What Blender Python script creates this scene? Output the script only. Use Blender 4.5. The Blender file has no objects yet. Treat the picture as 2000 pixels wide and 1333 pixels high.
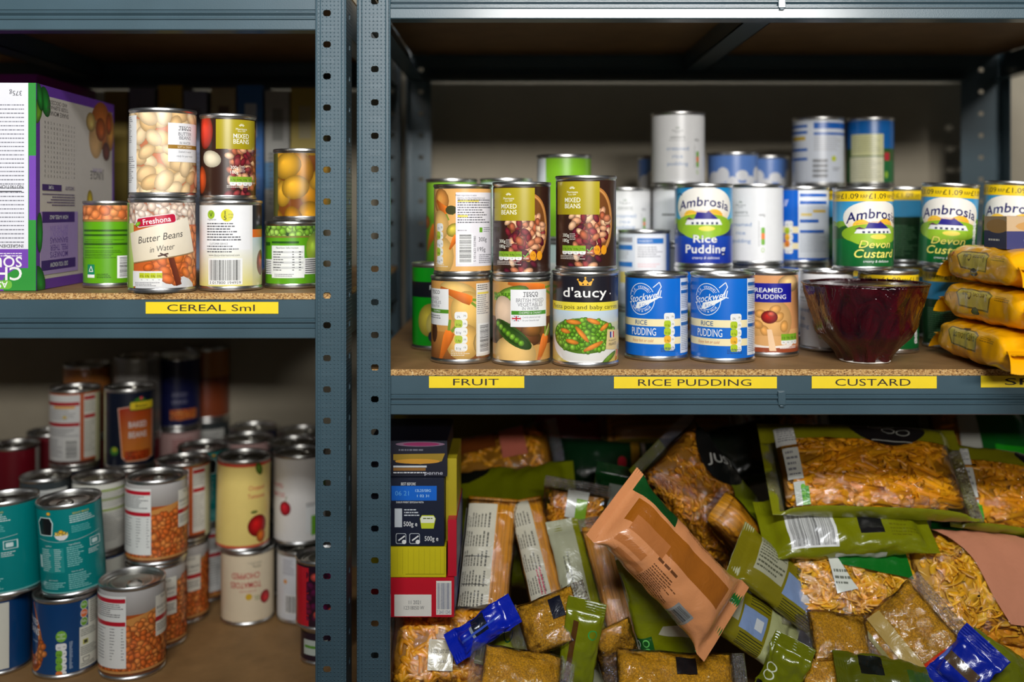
import bpy, bmesh, math, random
from mathutils import Vector, Matrix, noise
C = bpy.context.scene.collection
PI = math.pi
# ------------------------------------------------------------------ camera, world, lights, exposure
sc = bpy.context.scene
CAMZ, CAMY, FPX, HOR = 1.30, -1.08, 2000.0, 410.0
cam = bpy.data.cameras.new('camera'); camo = bpy.data.objects.new('camera', cam); C.objects.link(camo)
camo.location = (0, CAMY, CAMZ); camo.rotation_euler = (PI/2, 0, 0)
cam.lens = 36; cam.sensor_width = 36; cam.shift_y = -(666.5-HOR)/2000.0
cam.clip_start = 0.05; cam.dof.use_dof = True; cam.dof.focus_distance = 1.10; cam.dof.aperture_fstop = 2.2
sc.camera = camo
w = bpy.data.worlds.new('room_ambience'); sc.world = w; w.use_nodes = True
w.node_tree.nodes['Background'].inputs[0].default_value = (0.80, 0.86, 0.95, 1)
w.node_tree.nodes['Background'].inputs[1].default_value = 0.06
def area(name, loc, target, sx, sy, power, col):
    l = bpy.data.lights.new(name, 'AREA'); l.shape = 'RECTANGLE'; l.size = sx; l.size_y = sy; l.energy = power; l.color = col
    o = bpy.data.objects.new(name, l); C.objects.link(o); o.location = loc
    o.rotation_euler = (Vector(target)-Vector(loc)).to_track_quat('-Z', 'Y').to_euler()
    return o
area('ceiling_lamp_far', (0.80, -4.6, 2.36), (0.1, 0, 1.2), 2.0, 0.42, 195, (1, 0.97, 0.93))
area('ceiling_lamp_near', (0.0, -1.95, 2.6), (0.0, 0.0, 1.0), 1.3, 0.16, 46, (0.96, 0.98, 1.0))
sc.view_settings.view_transform = 'Standard'; sc.view_settings.look = 'None'
sc.view_settings.gamma = 1; sc.view_settings.use_curve_mapping = False; sc.view_settings.exposure = 0.0
# ------------------------------------------------------------------ helpers
def lin(c):
    return tuple(((x/255)/12.92 if x/255 <= 0.04045 else ((x/255+0.055)/1.055)**2.4) for x in c[:3])
def at(px, py, d):
    return Vector(((px-1000)/FPX*d, d+CAMY, CAMZ-(py-HOR)/FPX*d))
def link(name, me, mat=None, parent=None):
    o = bpy.data.objects.new(name, me); C.objects.link(o)
    if mat is not None and len(me.materials) == 0:
        for m in (mat if isinstance(mat, (list, tuple)) else [mat]): me.materials.append(m)
    if parent: o.parent = parent
    return o
def bm_obj(name, bm, mat, parent=None, smooth=True, ang=None):
    me = bpy.data.meshes.new(name); bm.to_mesh(me); bm.free()
    if smooth:
        me.polygons.foreach_set('use_smooth', [True]*len(me.polygons))
        if ang: me.set_sharp_from_angle(angle=math.radians(ang))
    return link(name, me, mat, parent)
def thing(name, label, cat, loc=(0,0,0), rz=0, group=None):
    o = bpy.data.objects.new(name, None); C.objects.link(o); o.empty_display_size = 0.02
    o.location = loc; o.rotation_euler = (0, 0, rz); tag(o, label, cat, group); return o
def tag(o, label, cat, group=None):
    o['label'] = label; o['category'] = cat
    if group: o['group'] = group
    return o
def add_box(bm, x0, x1, y0, y1, z0, z1, bev=0, mi=0):
    r = bmesh.ops.create_cube(bm, size=1); vs = r['verts']
    for v in vs:
        v.co = Vector(((x0+x1)/2+v.co.x*(x1-x0), (y0+y1)/2+v.co.y*(y1-y0), (z0+z1)/2+v.co.z*(z1-z0)))
    fs = set(f for v in vs for f in v.link_faces)
    for f in fs: f.material_index = mi
    if bev:
        es = list(set(e for v in vs for e in v.link_edges))
        bmesh.ops.bevel(bm, geom=es, offset=bev, segments=2, affect='EDGES', profile=0.5)
def add_lathe(bm, prof, seg=56, cx=0, cy=0):
    rings = []
    for r, z in prof:
        if r < 1e-6: rings.append([bm.verts.new((cx, cy, z))])
        else: rings.append([bm.verts.new((cx+r*math.cos(2*PI*i/seg), cy+r*math.sin(2*PI*i/seg), z)) for i in range(seg)])
    for a, b in zip(rings, rings[1:]):
        for i in range(seg):
            j = (i+1) % seg
            if len(a) == 1 and len(b) == 1: continue
            if len(a) == 1: bm.faces.new((a[0], b[j], b[i]))
            elif len(b) == 1: bm.faces.new((a[i], a[j], b[0]))
            else: bm.faces.new((a[i], a[j], b[j], b[i]))
def add_tube(bm, pts, r, n=8, closed=False, rs=None):
    pts = [Vector(p) for p in pts]; rings = []; N = len(pts); up = Vector((0.1, 0.2, 1)).normalized()
    for i, p in enumerate(pts):
        t = (pts[(i+1) % N]-pts[i-1]) if closed else (pts[min(i+1, N-1)]-pts[max(i-1, 0)])
        t.normalize(); a = t.cross(up)
        if a.length < 1e-4: a = t.cross(Vector((1, 0, 0)))
        a.normalize(); b = a.cross(t); rr = rs[i] if rs else r
        rings.append([bm.verts.new(p+a*rr*math.cos(2*PI*k/n)+b*rr*math.sin(2*PI*k/n)) for k in range(n)])
    for i in range(N if closed else N-1):
        A, B = rings[i], rings[(i+1) % N]
        for k in range(n): bm.faces.new((A[k], A[(k+1) % n], B[(k+1) % n], B[k]))
    if not closed:
        bm.faces.new(rings[0][::-1]); bm.faces.new(rings[-1])
# ------------------------------------------------------------------ materials
class NT:
    def __init__(s, name):
        s.m = bpy.data.materials.new(name); s.m.use_nodes = True; s.t = s.m.node_tree
        s.p = s.t.nodes['Principled BSDF']; s.out = s.t.nodes['Material Output']
    def n(s, typ, **kw):
        nd = s.t.nodes.new(typ)
        for k, v in kw.items():
            if k in nd.inputs: nd.inputs[k].default_value = v
            else: setattr(nd, k, v)
        return nd
    def l(s, a, b): s.t.links.new(a, b)
    def noise(s, scale, detail=4, rough=0.6, vec=None, dim='3D'):
        nd = s.n('ShaderNodeTexNoise'); nd.inputs['Scale'].default_value = scale; nd.inputs['Detail'].default_value = detail; nd.inputs['Roughness'].default_value = rough
        if vec is not None: s.l(vec, nd.inputs['Vector'])
        return nd
    def coord(s, kind='Object', scale=None):
        tc = s.n('ShaderNodeTexCoord'); o = tc.outputs[kind]
        if scale:
            mp = s.n('ShaderNodeMapping'); mp.inputs['Scale'].default_value = scale; s.l(o, mp.inputs['Vector']); o = mp.outputs[0]
        return o
    def ramp(s, fac, stops):
        r = s.n('ShaderNodeValToRGB'); e = r.color_ramp.elements
        while len(e) < len(stops): e.new(0.5)
        for x, (p, c) in zip(e, stops): x.position = p; x.color = (*c, 1)
        s.l(fac, r.inputs[0]); return r
    def bump(s, h, strength, dist=0.001):
        b = s.n('ShaderNodeBump'); b.inputs['Strength'].default_value = strength; b.inputs['Distance'].default_value = dist
        s.l(h, b.inputs['Height']); s.l(b.outputs[0], s.p.inputs['Normal']); return b
    def set(s, **kw):
        for k, v in kw.items(): s.p.inputs[k.replace('_', ' ')].default_value = v
        return s
def mat_noise(name, c1, c2, scale=40, rough=0.6, bump=0.0, bscale=None, metal=0.0, detail=4, stretch=None, spec=0.5, coat=0.0):
    N = NT(name); v = N.coord('Object', stretch); nz = N.noise(scale, detail, 0.6, v)
    r = N.ramp(nz.outputs[0], [(0.3, lin(c1)), (0.7, lin(c2))]); N.l(r.outputs[0], N.p.inputs['Base Color'])
    N.set(Roughness=rough, Metallic=metal); N.p.inputs['Specular IOR Level'].default_value = spec
    N.p.inputs['Coat Weight'].default_value = coat; N.p.inputs['Coat Roughness'].default_value = 0.12
    if bump:
        b = N.noise(bscale or scale*3, 3, 0.6, v); N.bump(b.outputs[0], bump)
    return N.m
def mat_print(name, rough=0.38, coat=0.0, bump=0.0, bscale=60, spec=0.5, dist=0.002):
    N = NT(name); a = N.n('ShaderNodeAttribute'); a.attribute_name = 'Col'
    nz = N.noise(90, 3, 0.6, N.coord()); mx = N.n('ShaderNodeMix'); mx.data_type = 'RGBA'; mx.blend_type = 'MULTIPLY'
    mx.inputs[0].default_value = 0.10; N.l(a.outputs['Color'], mx.inputs[6]); N.l(nz.outputs[0], mx.inputs[7])
    N.l(mx.outputs[2], N.p.inputs['Base Color']); N.set(Roughness=rough)
    N.p.inputs['Coat Weight'].default_value = coat; N.p.inputs['Coat Roughness'].default_value = 0.1; N.p.inputs['Specular IOR Level'].default_value = spec
    if bump:
        b = N.noise(bscale, 4, 0.65, N.coord()); b.inputs['Distortion'].default_value = 1.2
        N.bump(b.outputs[0], bump, dist)
    return N.m
M = {}
M['print'] = mat_print('printed_label', 0.30, 0.15)
M['card'] = mat_print('printed_card', 0.45)
M['matteprint'] = mat_print('printed_strip', 0.5)
M['wrapprint'] = mat_print('printed_film', 0.22, 0.35, 0.55, 45)
M['foilprint'] = mat_print('printed_cake_wrapper', 0.24, 0.3, 0.35, 38)
M['tin'] = mat_noise('tin_plate', (190, 190, 188), (214, 213, 210), 60, 0.33, 0.03, 300, 1.0)
M['tin_lid'] = mat_noise('tin_lid', (170, 168, 160), (196, 194, 184), 50, 0.30, 0.05, 200, 1.0)
M['tin_gold'] = mat_noise('gold_lacquered_tin', (150, 130, 80), (185, 165, 110), 50, 0.26, 0.05, 200, 1.0)
M['wall'] = None
def mk_steel(name, dimples=False):
    N = NT(name); v = N.coord()
    nz = N.noise(14, 3, 0.5, v); r = N.ramp(nz.outputs[0], [(0.3, lin((57, 78, 87))), (0.7, lin((63, 85, 95)))])
    N.l(r.outputs[0], N.p.inputs['Base Color']); N.set(Roughness=0.33); N.p.inputs['Coat Weight'].default_value = 0.3; N.p.inputs['Coat Roughness'].default_value = 0.14
    pe = N.noise(900, 2, 0.5, v); h = pe.outputs[0]
    if dimples:
        sx = N.n('ShaderNodeSeparateXYZ'); N.l(v, sx.inputs[0]); parts = []
        for k, out in enumerate(('X', 'Z')):
            d = N.n('ShaderNodeMath', operation='DIVIDE'); N.l(sx.outputs[out], d.inputs[0]); d.inputs[1].default_value = 0.0041
            f = N.n('ShaderNodeMath', operation='FRACT'); N.l(d.outputs[0], f.inputs[0])
            s_ = N.n('ShaderNodeMath', operation='SUBTRACT'); N.l(f.outputs[0], s_.inputs[0]); s_.inputs[1].default_value = 0.5
            q = N.n('ShaderNodeMath', operation='MULTIPLY'); N.l(s_.outputs[0], q.inputs[0]); N.l(s_.outputs[0], q.inputs[1]); parts.append(q)
        a = N.n('ShaderNodeMath', operation='ADD'); N.l(parts[0].outputs[0], a.inputs[0]); N.l(parts[1].outputs[0], a.inputs[1])
        mr = N.n('ShaderNodeMapRange'); mr.interpolation_type = 'SMOOTHSTEP'; N.l(a.outputs[0], mr.inputs[0])
        mr.inputs[1].default_value = 0.0; mr.inputs[2].default_value = 0.04; mr.inputs[3].default_value = 1.0; mr.inputs[4].default_value = 0.0
        ad = N.n('ShaderNodeMath', operation='MULTIPLY_ADD'); N.l(pe.outputs[0], ad.inputs[0]); ad.inputs[1].default_value = 0.12; N.l(mr.outputs[0], ad.inputs[2]); h = ad.outputs[0]
        N.bump(h, 0.9, 0.0006)
    else: N.bump(h, 0.12, 0.0005)
    return N.m
M['steel'] = mk_steel('grey_powder_coat'); M['steel_dimpled'] = mk_steel('grey_powder_coat_dimpled', True)
M['boardtop'] = mat_noise('hardboard', (126, 94, 54), (146, 110, 66), 30, 0.6, 0.15, 220)
def mk_chip():
    N = NT('chipboard_edge'); v = N.coord('Object', (1, 1, 1.6)); vo = N.n('ShaderNodeTexVoronoi'); vo.inputs['Scale'].default_value = 620; N.l(v, vo.inputs['Vector'])
    nz = N.noise(500, 4, 0.7, v); mx = N.n('ShaderNodeMix'); mx.data_type = 'RGBA'; mx.inputs[0].default_value = 0.5
    N.l(vo.outputs['Color'], mx.inputs[6]); N.l(nz.outputs[0], mx.inputs[7])
    r = N.ramp(mx.outputs[2], [(0.25, lin((70, 40, 20))), (0.42, lin((165, 120, 65))), (0.6, lin((200, 160, 100))), (0.78, lin((225, 195, 145)))])
    N.l(r.outputs[0], N.p.inputs['Base Color']); N.set(Roughness=0.8); N.bump(nz.outputs[0], 0.5, 0.001); return N.m
M['chip'] = mk_chip()
M['wall'] = mat_noise('painted_wall', (142, 134, 116), (156, 147, 128), 6, 0.75, 0.05, 120)
M['floor'] = mat_noise('concrete_floor', (95, 95, 92), (112, 110, 106), 8, 0.6, 0.05)
# ------------------------------------------------------------------ printed artwork: flat shapes in millimetres laid on a surface
_glyph = {}
def glyphs(s, bold=0.0, shear=0.0, res=3):
    key = (s, bold, shear)
    if key not in _glyph:
        cu = bpy.data.curves.new('t', 'FONT'); cu.body = s; cu.size = 1; cu.offset = bold*0.45; cu.space_character = 1+bold*1.2; cu.shear = shear; cu.resolution_u = res
        ob = bpy.data.objects.new('t', cu); me = bpy.data.meshes.new_from_object(ob)
        me.calc_loop_triangles(); vs = [(v.co.x, v.co.y) for v in me.vertices]; fs = [[vs[i] for i in p.vertices] for p in me.loop_triangles]
        x0 = min((v[0] for v in vs), default=0); x1 = max((v[0] for v in vs), default=1)
        bpy.data.objects.remove(ob); bpy.data.curves.remove(cu); bpy.data.meshes.remove(me)
        _glyph[key] = (fs, x0, x1)
    return _glyph[key]
CAP = 0.69
def rnd(seed): return random.Random(seed)
class Art:
    def __init__(s): s.polys = []; s.k = 0; s.T = []
    def add(s, pts, col, warp=None, same=False):
        if not same: s.k += 1
        if warp: pts = [warp(*p) for p in pts]
        s.polys.append((pts, col, s.k)); return s
    def rect(s, u0, u1, v0, v1, col, top=None, rot=0, warp=None):
        p = [(u0, v0), (u1, v0), (u1, v1), (u0, v1)]
        if rot: p = rotp(p, (u0+u1)/2, (v0+v1)/2, rot)
        s.add(p, [col, col, top, top] if top else col, warp)
    def rrect(s, u0, u1, v0, v1, r, col, rot=0):
        p = []
        for cx, cy, a0 in ((u1-r, v1-r, 0), (u0+r, v1-r, 90), (u0+r, v0+r, 180), (u1-r, v0+r, 270)):
            for k in range(5): a = math.radians(a0+k*22.5); p.append((cx+r*math.cos(a), cy+r*math.sin(a)))
        if rot: p = rotp(p, (u0+u1)/2, (v0+v1)/2, rot)
        s.add(p, col)
    def ell(s, u, v, a, b, col, rot=0, n=18, clip=None):
        p = rotp([(u+a*math.cos(2*PI*i/n), v+b*math.sin(2*PI*i/n)) for i in range(n)], u, v, rot)
        if clip: p = cliprect(p, None, *clip)[0]
        if len(p) > 2: s.add(p, col)
    def ring(s, u, v, a, b, wd, col, a0=0, a1=360, n=28, rot=0):
        s.k += 1
        P = [(math.radians(a0+(a1-a0)*i/n)) for i in range(n+1)]
        for t0, t1 in zip(P, P[1:]):
            q = [(u+(a+o)*math.cos(t), v+(b+o)*math.sin(t)) for t, o in ((t0, 0), (t0, wd), (t1, wd), (t1, 0))]
            s.add(rotp(q, u, v, rot) if rot else q, col, same=True)
    def line(s, pts, wd, col):
        s.k += 1
        for (x0, y0), (x1, y1) in zip(pts, pts[1:]):
            dx, dy = x1-x0, y1-y0; L = math.hypot(dx, dy) or 1; nx, ny = -dy/L*wd/2, dx/L*wd/2
            s.add([(x0+nx, y0+ny), (x0-nx, y0-ny), (x1-nx, y1-ny), (x1+nx, y1+ny)], col, same=True)
    def blob(s, u, v, a, b, col, rot=0, hi=1.25, lo=0.62, n=14, clip=None, hu=-0.25, hv=0.3):
        """printed picture of a rounded thing: bright toward the printed highlight, darker rim"""
        c0 = tuple(min(255, x*hi) for x in col); c2 = tuple(x*lo for x in col)
        cr, sr = math.cos(math.radians(rot)), math.sin(math.radians(rot))
        def pt(t, f): x, y = a*f*math.cos(t), b*f*math.sin(t); return (u+x*cr-y*sr, v+x*sr+y*cr)
        s.k += 1
        hp = (u+hu*a, v+hv*b)
        T = [2*PI*i/n for i in range(n+1)]
        mid = [tuple(hp[q]*0.35+pt(t, 0.68)[q]*0.65 if q == 0 else hp[q]*0.35+pt(t, 0.68)[q]*0.65 for q in (0, 1)) for t in T]
        for i in range(n):
            for p, c in (([hp, mid[i], mid[i+1]], [c0, col, col]), ([mid[i], pt(T[i], 1), pt(T[i+1], 1), mid[i+1]], [col, c2, c2, col])):
                if clip: p, c = cliprect(p, c, *clip)
                if len(p) > 2: s.add(p, c, same=True)
    def field(s, u0, u1, v0, v1, a, b, cols, seed=1, dens=1.0, inside=None, rot=None, hi=1.2, lo=0.55, n=11):
        R = rnd(seed); st = (a+b)*0.8/dens; rows = int((v1-v0)/(st*0.8))+2; L = []
        for j in range(rows):
            for i in range(int((u1-u0)/st)+2):
                L.append((u0+(i+(j % 2)*0.5)*st+R.uniform(-.3, .3)*st, v0+j*st*0.8+R.uniform(-.3, .3)*st))
        R.shuffle(L)
        for u, v in L:
            if inside and not inside(u, v): continue
            k = R.uniform(.85, 1.15)
            s.blob(u, v, a*k, b*k*R.uniform(.85, 1.1), R.choice(cols), R.uniform(0, 180) if rot is None else rot+R.uniform(-25, 25), hi, lo, n, clip=None if inside else (u0, u1, v0, v1))
    def text(s, t, u, v, h, col, w=None, bold=0.0, shear=0.0, al='c', rot=0, xs=1.0, warp=None):
        fs, x0, x1 = glyphs(t, bold, shear); k = h/CAP; kx = k*xs
        if w: kx = w/max(1e-6, (x1-x0))
        off = {'c': -(x0+x1)/2, 'l': -x0, 'r': -x1}[al]; s.k += 1
        for f in fs:
            p = [(u+(x+off)*kx, v+y*k-h/2) for x, y in f]
            if rot: p = rotp(p, u, v, rot)
            s.add(p, col, warp, same=True)
    def arc_text(s, t, u, v, r, h, a0, a1, col, bold=0.0, inward=False):
        n = len(t)
        for i, ch in enumerate(t):
            if ch == ' ': continue
            a = a0+(a1-a0)*(i+.5)/n
            s.text(ch, u+r*math.cos(math.radians(a)), v+r*math.sin(math.radians(a)), h, col, bold=bold, rot=a-90+(180 if inward else 0))
    def para(s, u0, u1, v1, v0, lh, col, seed=3, fill=0.85, warp=None):
        R = rnd(seed); v = v1; s.k += 1
        while v-lh*0.5 > v0:
            u = u0; end = u0+(u1-u0)*R.uniform(fill-.25, 1)
            while u < end:
                L = R.uniform(.8, 3.6)*lh*0.4
                s.add([(u, v-lh*.42), (min(u+L, u1), v-lh*.42), (min(u+L, u1), v), (u, v)], col, warp, same=True); u += L+lh*.22
            v -= lh
    def barcode(s, u0, u1, v0, v1, horiz=False, seed=5, digits=None, bg=(236, 236, 232), ink=(30, 30, 34)):
        R = rnd(seed); s.rect(u0, u1, v0, v1, bg); s.k += 1
        m = 0.06*(u1-u0); b0 = v0+(v1-v0)*(.16 if digits else .06); x = u0+m
        if horiz:
            y = v0+(v1-v0)*.06
            while y < v1-(v1-v0)*.06:
                q = R.uniform(.2, .75); s.add([(u0+m*2, y), (u1-m*2, y), (u1-m*2, y+q), (u0+m*2, y+q)], ink, same=True); y += q+R.uniform(.25, .8)
        else:
            while x < u1-m:
                q = R.uniform(.2, .75); q = min(q, u1-m-x); s.add([(x, b0), (x+q, b0), (x+q, v1-(v1-v0)*.06), (x, v1-(v1-v0)*.06)], ink, same=True); x += q+R.uniform(.25, .8)
            if digits: s.text(digits, (u0+u1)/2, v0+(v1-v0)*.08, (v1-v0)*.10, ink, w=(u1-u0)*.9)
    def pills(s, u, v, w, h, n, cols, vert=True, ink=(40, 50, 20)):
        """traffic light nutrition tabs"""
        for i in range(n):
            c = cols[i % len(cols)]
            if vert:
                v1 = v-i*h; s.rrect(u, u+w, v1-h*.98, v1, h*.32, (235, 235, 230)); s.rrect(u, u+w*.62, v1-h*.98, v1, h*.3, c)
                s.text(('2g', '0.2g', '0.1g', '1.6g', '0.1g')[i % 5] if i else '2%', u+w*.31, v1-h*.62, h*.26, ink); s.text(('3%', '2%', '1%', '2%', '1%')[i % 5], u+w*.8, v1-h*.5, h*.22, ink)
            else:
                u1 = u+i*w; s.rrect(u1, u1+w*.97, v-h, v, w*.28, (235, 235, 230)); s.rect(u1, u1+w*.97, v-h*.62, v, c)
                s.text(('0.7g', '0.9g', '0.8g', '0.05g')[i % 4], u1+w*.48, v-h*.36, h*.2, ink, w=w*.7); s.text('1%', u1+w*.48, v-h*.8, h*.15, ink)
    def carrot(s, u, v, L, w, rot, col=(232, 120, 40), stalk=(120, 150, 50)):
        P = [(-L/2, w*.12), (-L/2, -w*.12), (L*.25, -w*.42), (L*.45, -w*.4), (L*.5, 0), (L*.45, w*.4), (L*.25, w*.42)]
        P = rotp([(u+x, v+y) for x, y in P], u, v, rot); d = tuple(x*.75 for x in col); h = tuple(min(255, x*1.12) for x in col)
        s.add(P, [d, d, d, d, h, h, h])
        for k in (-.12, .12): s.line(rotp([(u+L*.48, v+k*w), (u+L*.62, v+k*w*2), (u+L*.8, v+k*w*3)], u, v, rot), w*.22, stalk)
    def build(s, name, mp, mat, parent=None, du=None, dv=None, normals=None, clip=None):
        V = []; F = []; K = []; Nn = []
        for pts, col, k in s.polys:
            cols = col if isinstance(col, list) else [col]*len(pts)
            cols = [lin(c) for c in cols]
            pcs = [(pts, cols)]
            if clip:
                pcs = [cliprect(pts, cols, *clip)]
                if len(pcs[0][0]) < 3: continue
            if du: pcs = [q for p in pcs for q in slab(p[0], p[1], du, 0)]
            if dv:
                pcs = [q for p in pcs for q in slab(p[0], p[1], dv, 1)]
                pcs = [([((x+y/dv)*du, y) for x, y in q[0]], q[1]) for p in pcs for q in slab([(x/du-y/dv, y) for x, y in p[0]], p[1], 1, 0)]
            for p, c in pcs:
                if len(p) < 3: continue
                if sum(p[i-1][0]*p[i][1]-p[i][0]*p[i-1][1] for i in range(len(p))) < 0: p, c = p[::-1], c[::-1]
                b = len(V)
                for (x, y), cc in zip(p, c):
                    r = mp(x, y, k)
                    if normals: Nn.append(r[1]); r = r[0]
                    V.append(r); K.append(cc)
                F.append(tuple(range(b, b+len(p))))
        me = bpy.data.meshes.new(name); me.from_pydata(V, [], F)
        ca = me.color_attributes.new('Col', 'FLOAT_COLOR', 'POINT'); flat = []
        for c in K: flat += [c[0], c[1], c[2], 1.0]
        ca.data.foreach_set('color', flat)
        if normals:
            me.polygons.foreach_set('use_smooth', [True]*len(me.polygons)); me.normals_split_custom_set_from_vertices(Nn)
        return link(name, me, mat, parent)
def rotp(p, cx, cy, deg):
    a = math.radians(deg); c, n = math.cos(a), math.sin(a)
    return [(cx+(x-cx)*c-(y-cy)*n, cy+(x-cx)*n+(y-cy)*c) for x, y in p]
def half(p, c, ax, lim, sgn):
    o = []; oc = []; n = len(p)
    for i in range(n):
        A, B = p[i-1], p[i]; da = (A[ax]-lim)*sgn; db = (B[ax]-lim)*sgn
        if (da >= 0) != (db >= 0):
            t = da/(da-db); o.append((A[0]+(B[0]-A[0])*t, A[1]+(B[1]-A[1])*t))
            if c is not None: oc.append(tuple(c[i-1][q]+(c[i][q]-c[i-1][q])*t for q in (0, 1, 2)))
        if db >= 0:
            o.append(B)
            if c is not None: oc.append(c[i])
    return o, oc
def cliprect(p, c, u0, u1, v0, v1):
    if c is not None and not isinstance(c, list): c = [c]*len(p)
    for ax, lim, sg in ((0, u0, 1), (0, u1, -1), (1, v0, 1), (1, v1, -1)):
        if any((q[ax]-lim)*sg < 0 for q in p):
            p, c2 = half(p, c, ax, lim, sg); c = c2 if c is not None else None
            if len(p) < 3: return [], []
    return p, c
def slab(p, c, d, ax):
    lo = min(q[ax] for q in p); hi = max(q[ax] for q in p); a, b = math.floor(lo/d+1e-6), math.ceil(hi/d-1e-6)
    if b-a <= 1: return [(p, c)]
    out = []
    for k in range(a, b):
        q, qc = half(p, c, ax, k*d, 1)
        if len(q) > 2: q, qc = half(q, qc, ax, (k+1)*d, -1)
        if len(q) > 2: out.append((q, qc))
    return out
# ------------------------------------------------------------------ structure and shelving
def struct(name, bm, mat):
    o = bm_obj(name, bm, mat, smooth=False); o['kind'] = 'structure'; return o
bm = bmesh.new(); add_box(bm, -2.6, 2.6, -5.6, 0.75, -0.05, 0.0); struct('floor', bm, M['floor'])
bm = bmesh.new(); add_box(bm, -2.6, 2.6, 0.62, 0.72, 0.0, 2.9); struct('wall_back', bm, M['wall'])

bm = bmesh.new(); add_box(bm, -2.6, 2.6, -2.32, -2.24, 0.0, 1.71); struct('light_blocker_wall', bm, M['wall'])   # added unseen half-height wall: blocks the far lamp from the lower shelves

def beam_profile(h):   # (y, z) from top to bottom, y negative = towards the room
    return [(0.0015, 0.0), (0, -0.0012), (0, -0.0195), (0.0012, -0.0205), (0.0012, -0.0212), (-0.0022, -0.0228), (-0.0022, -0.0236), (0.0008, -0.0262), (0.0008, -0.0272), (-0.0022, -0.0288), (-0.0022, -0.0298), (-0.0008, -0.031), (-0.0008, -h+0.001), (0.0004, -h)]
def beam(name, parent, x0, x1, y, ztop, h=0.0415, flip=1, seam=None):
    bm = bmesh.new(); P = beam_profile(h); t = 0.0016
    rows = []
    for X in (x0, x1):
        f = [bm.verts.new((X, y+flip*a, ztop+b)) for a, b in P]
        lip = [bm.verts.new((X, y+flip*0.022, ztop-h)), bm.verts.new((X, y+flip*0.022, ztop-h+t)), bm.verts.new((X, y+flip*(t+.0004), ztop-h+t))]
        bk = [bm.verts.new((X, y+flip*(a+t), ztop+b)) for a, b in P[::-1][1:]]
        rows.append(f+lip+bk)
    n = len(rows[0])
    for i in range(n): bm.faces.new((rows[0][i], rows[0][(i+1) % n], rows[1][(i+1) % n], rows[1][i]))
    bm.faces.new(rows[0]); bm.faces.new(rows[1][::-1])
    if seam:
        add_box(bm, seam-0.004, seam+0.004, y-0.0032, y+0.001, ztop-0.0305, ztop-0.0165, 0.0006)
        add_box(bm, seam-0.0025, seam+0.0025, y-0.0036, y, ztop-0.0325, ztop-0.0308, 0.0006)
    bmesh.ops.recalc_face_normals(bm, faces=bm.faces)
    return bm_obj(name, bm, M['steel'], parent, smooth=True, ang=22)
def board(parent, x0, x1, y0, y1, ztop, t=0.0065):
    bm = bmesh.new(); add_box(bm, x0, x1, y0, y1, ztop-t, ztop)
    for f in bm.faces: f.material_index = 0 if abs(f.normal.z) > .5 else 1
    o = bm_obj('shelf_board', bm, [M['boardtop'], M['chip']], parent, smooth=False); return o
def post(parent, x0, x1, y0, side, zs, hx, depth=0.036, zb=0.0, zt=1.95, front=1):
    """angle upright: perforated front face from x0 to x1, side flange on the 'side' edge running back"""
    bm = bmesh.new(); t = 0.0015*front; hw, hh = 0.0040, 0.0033
    def plate(axis, a0, a1, holes, hc, pos):
        # axis 0: face in XZ at y=pos ; axis 1: face in YZ at x=pos
        def P(a, z, o=0): return (a, pos+o, z) if axis == 0 else (pos+o, a, z)
        r = 0.0016
        xs = [a0, hc-hw, hc-hw+r, hc+hw-r, hc+hw, a1]
        zz = [zb]
        for z in holes: zz += [z-hh, z-hh+r, z+hh-r, z+hh]
        zz.append(zt); V = {}
        for i, a in enumerate(xs):
            for j, z in enumerate(zz): V[i, j] = bm.verts.new(P(a, z))
        for i in range(5):
            for j in range(len(zz)-1):
                inh = 1 <= i <= 3 and (j-1) % 4 in (0, 1, 2) and 1 <= j < len(zz)-2+1 and j % 4 in (1, 2, 3)
                q = [V[i, j], V[i+1, j], V[i+1, j+1], V[i, j+1]]
                if not inh: bm.faces.new(q)
                else:
                    m = (j % 4, i)   # corner cells keep a triangle so the holes have rounded corners
                    cut = {(1, 1): (0, 1, 3), (1, 3): (0, 1, 2), (3, 1): (0, 2, 3), (3, 3): (1, 2, 3)}.get(m)
                    if cut: bm.faces.new([q[c] for c in cut])
    zs = sorted(zs)
    plate(0, x0, x1, zs, hx, y0)
    xf = x1 if side > 0 else x0
    plate(1, y0, y0+front*depth, zs, y0+front*depth*.55, xf)
    bmesh.ops.remove_doubles(bm, verts=bm.verts, dist=1e-5); bmesh.ops.recalc_face_normals(bm, faces=bm.faces)
    r = bmesh.ops.solidify(bm, geom=bm.faces[:], thickness=0.0014)
    if front > 0:
        for a, b in zip(zs, zs[1:]):   # half-sheared tabs between the holes
            z = (a+b)/2; w = 0.0068; e = 0.0034
            v = [bm.verts.new(c) for c in ((hx-w, y0-.0001, z+e), (hx+w, y0-.0001, z+e), (hx+w, y0-.00025, z-e), (hx-w, y0-.00025, z-e), (hx+w, y0+.001, z-e), (hx-w, y0+.001, z-e))]
            bm.faces.new((v[0], v[3], v[2], v[1])); bm.faces.new((v[3], v[5], v[4], v[2])); bm.faces.new((v[1], v[2], v[4])); bm.faces.new((v[0], v[5], v[3]))
            add_box(bm, hx-w*1.05, hx+w*1.05, y0-.0003, y0+.0004, z+e, z+e+.0005)
        for xe, s_ in ((x0, 1), (x1, -1)):   # rolled ribs along both edges
            add_tube(bm, [(xe+s_*.0012, y0-.0002, zb), (xe+s_*.0012, y0-.0002, zt)], .0013, 8)
            add_tube(bm, [(xe+s_*.0052, y0+.0002, zb), (xe+s_*.0052, y0+.0002, zt)], .0007, 6)
    return bm_obj('post', bm, M['steel_dimpled'], parent, smooth=True, ang=30)
def zrow(y, d=1.08): return CAMZ-(y-HOR)/FPX*d
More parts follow.
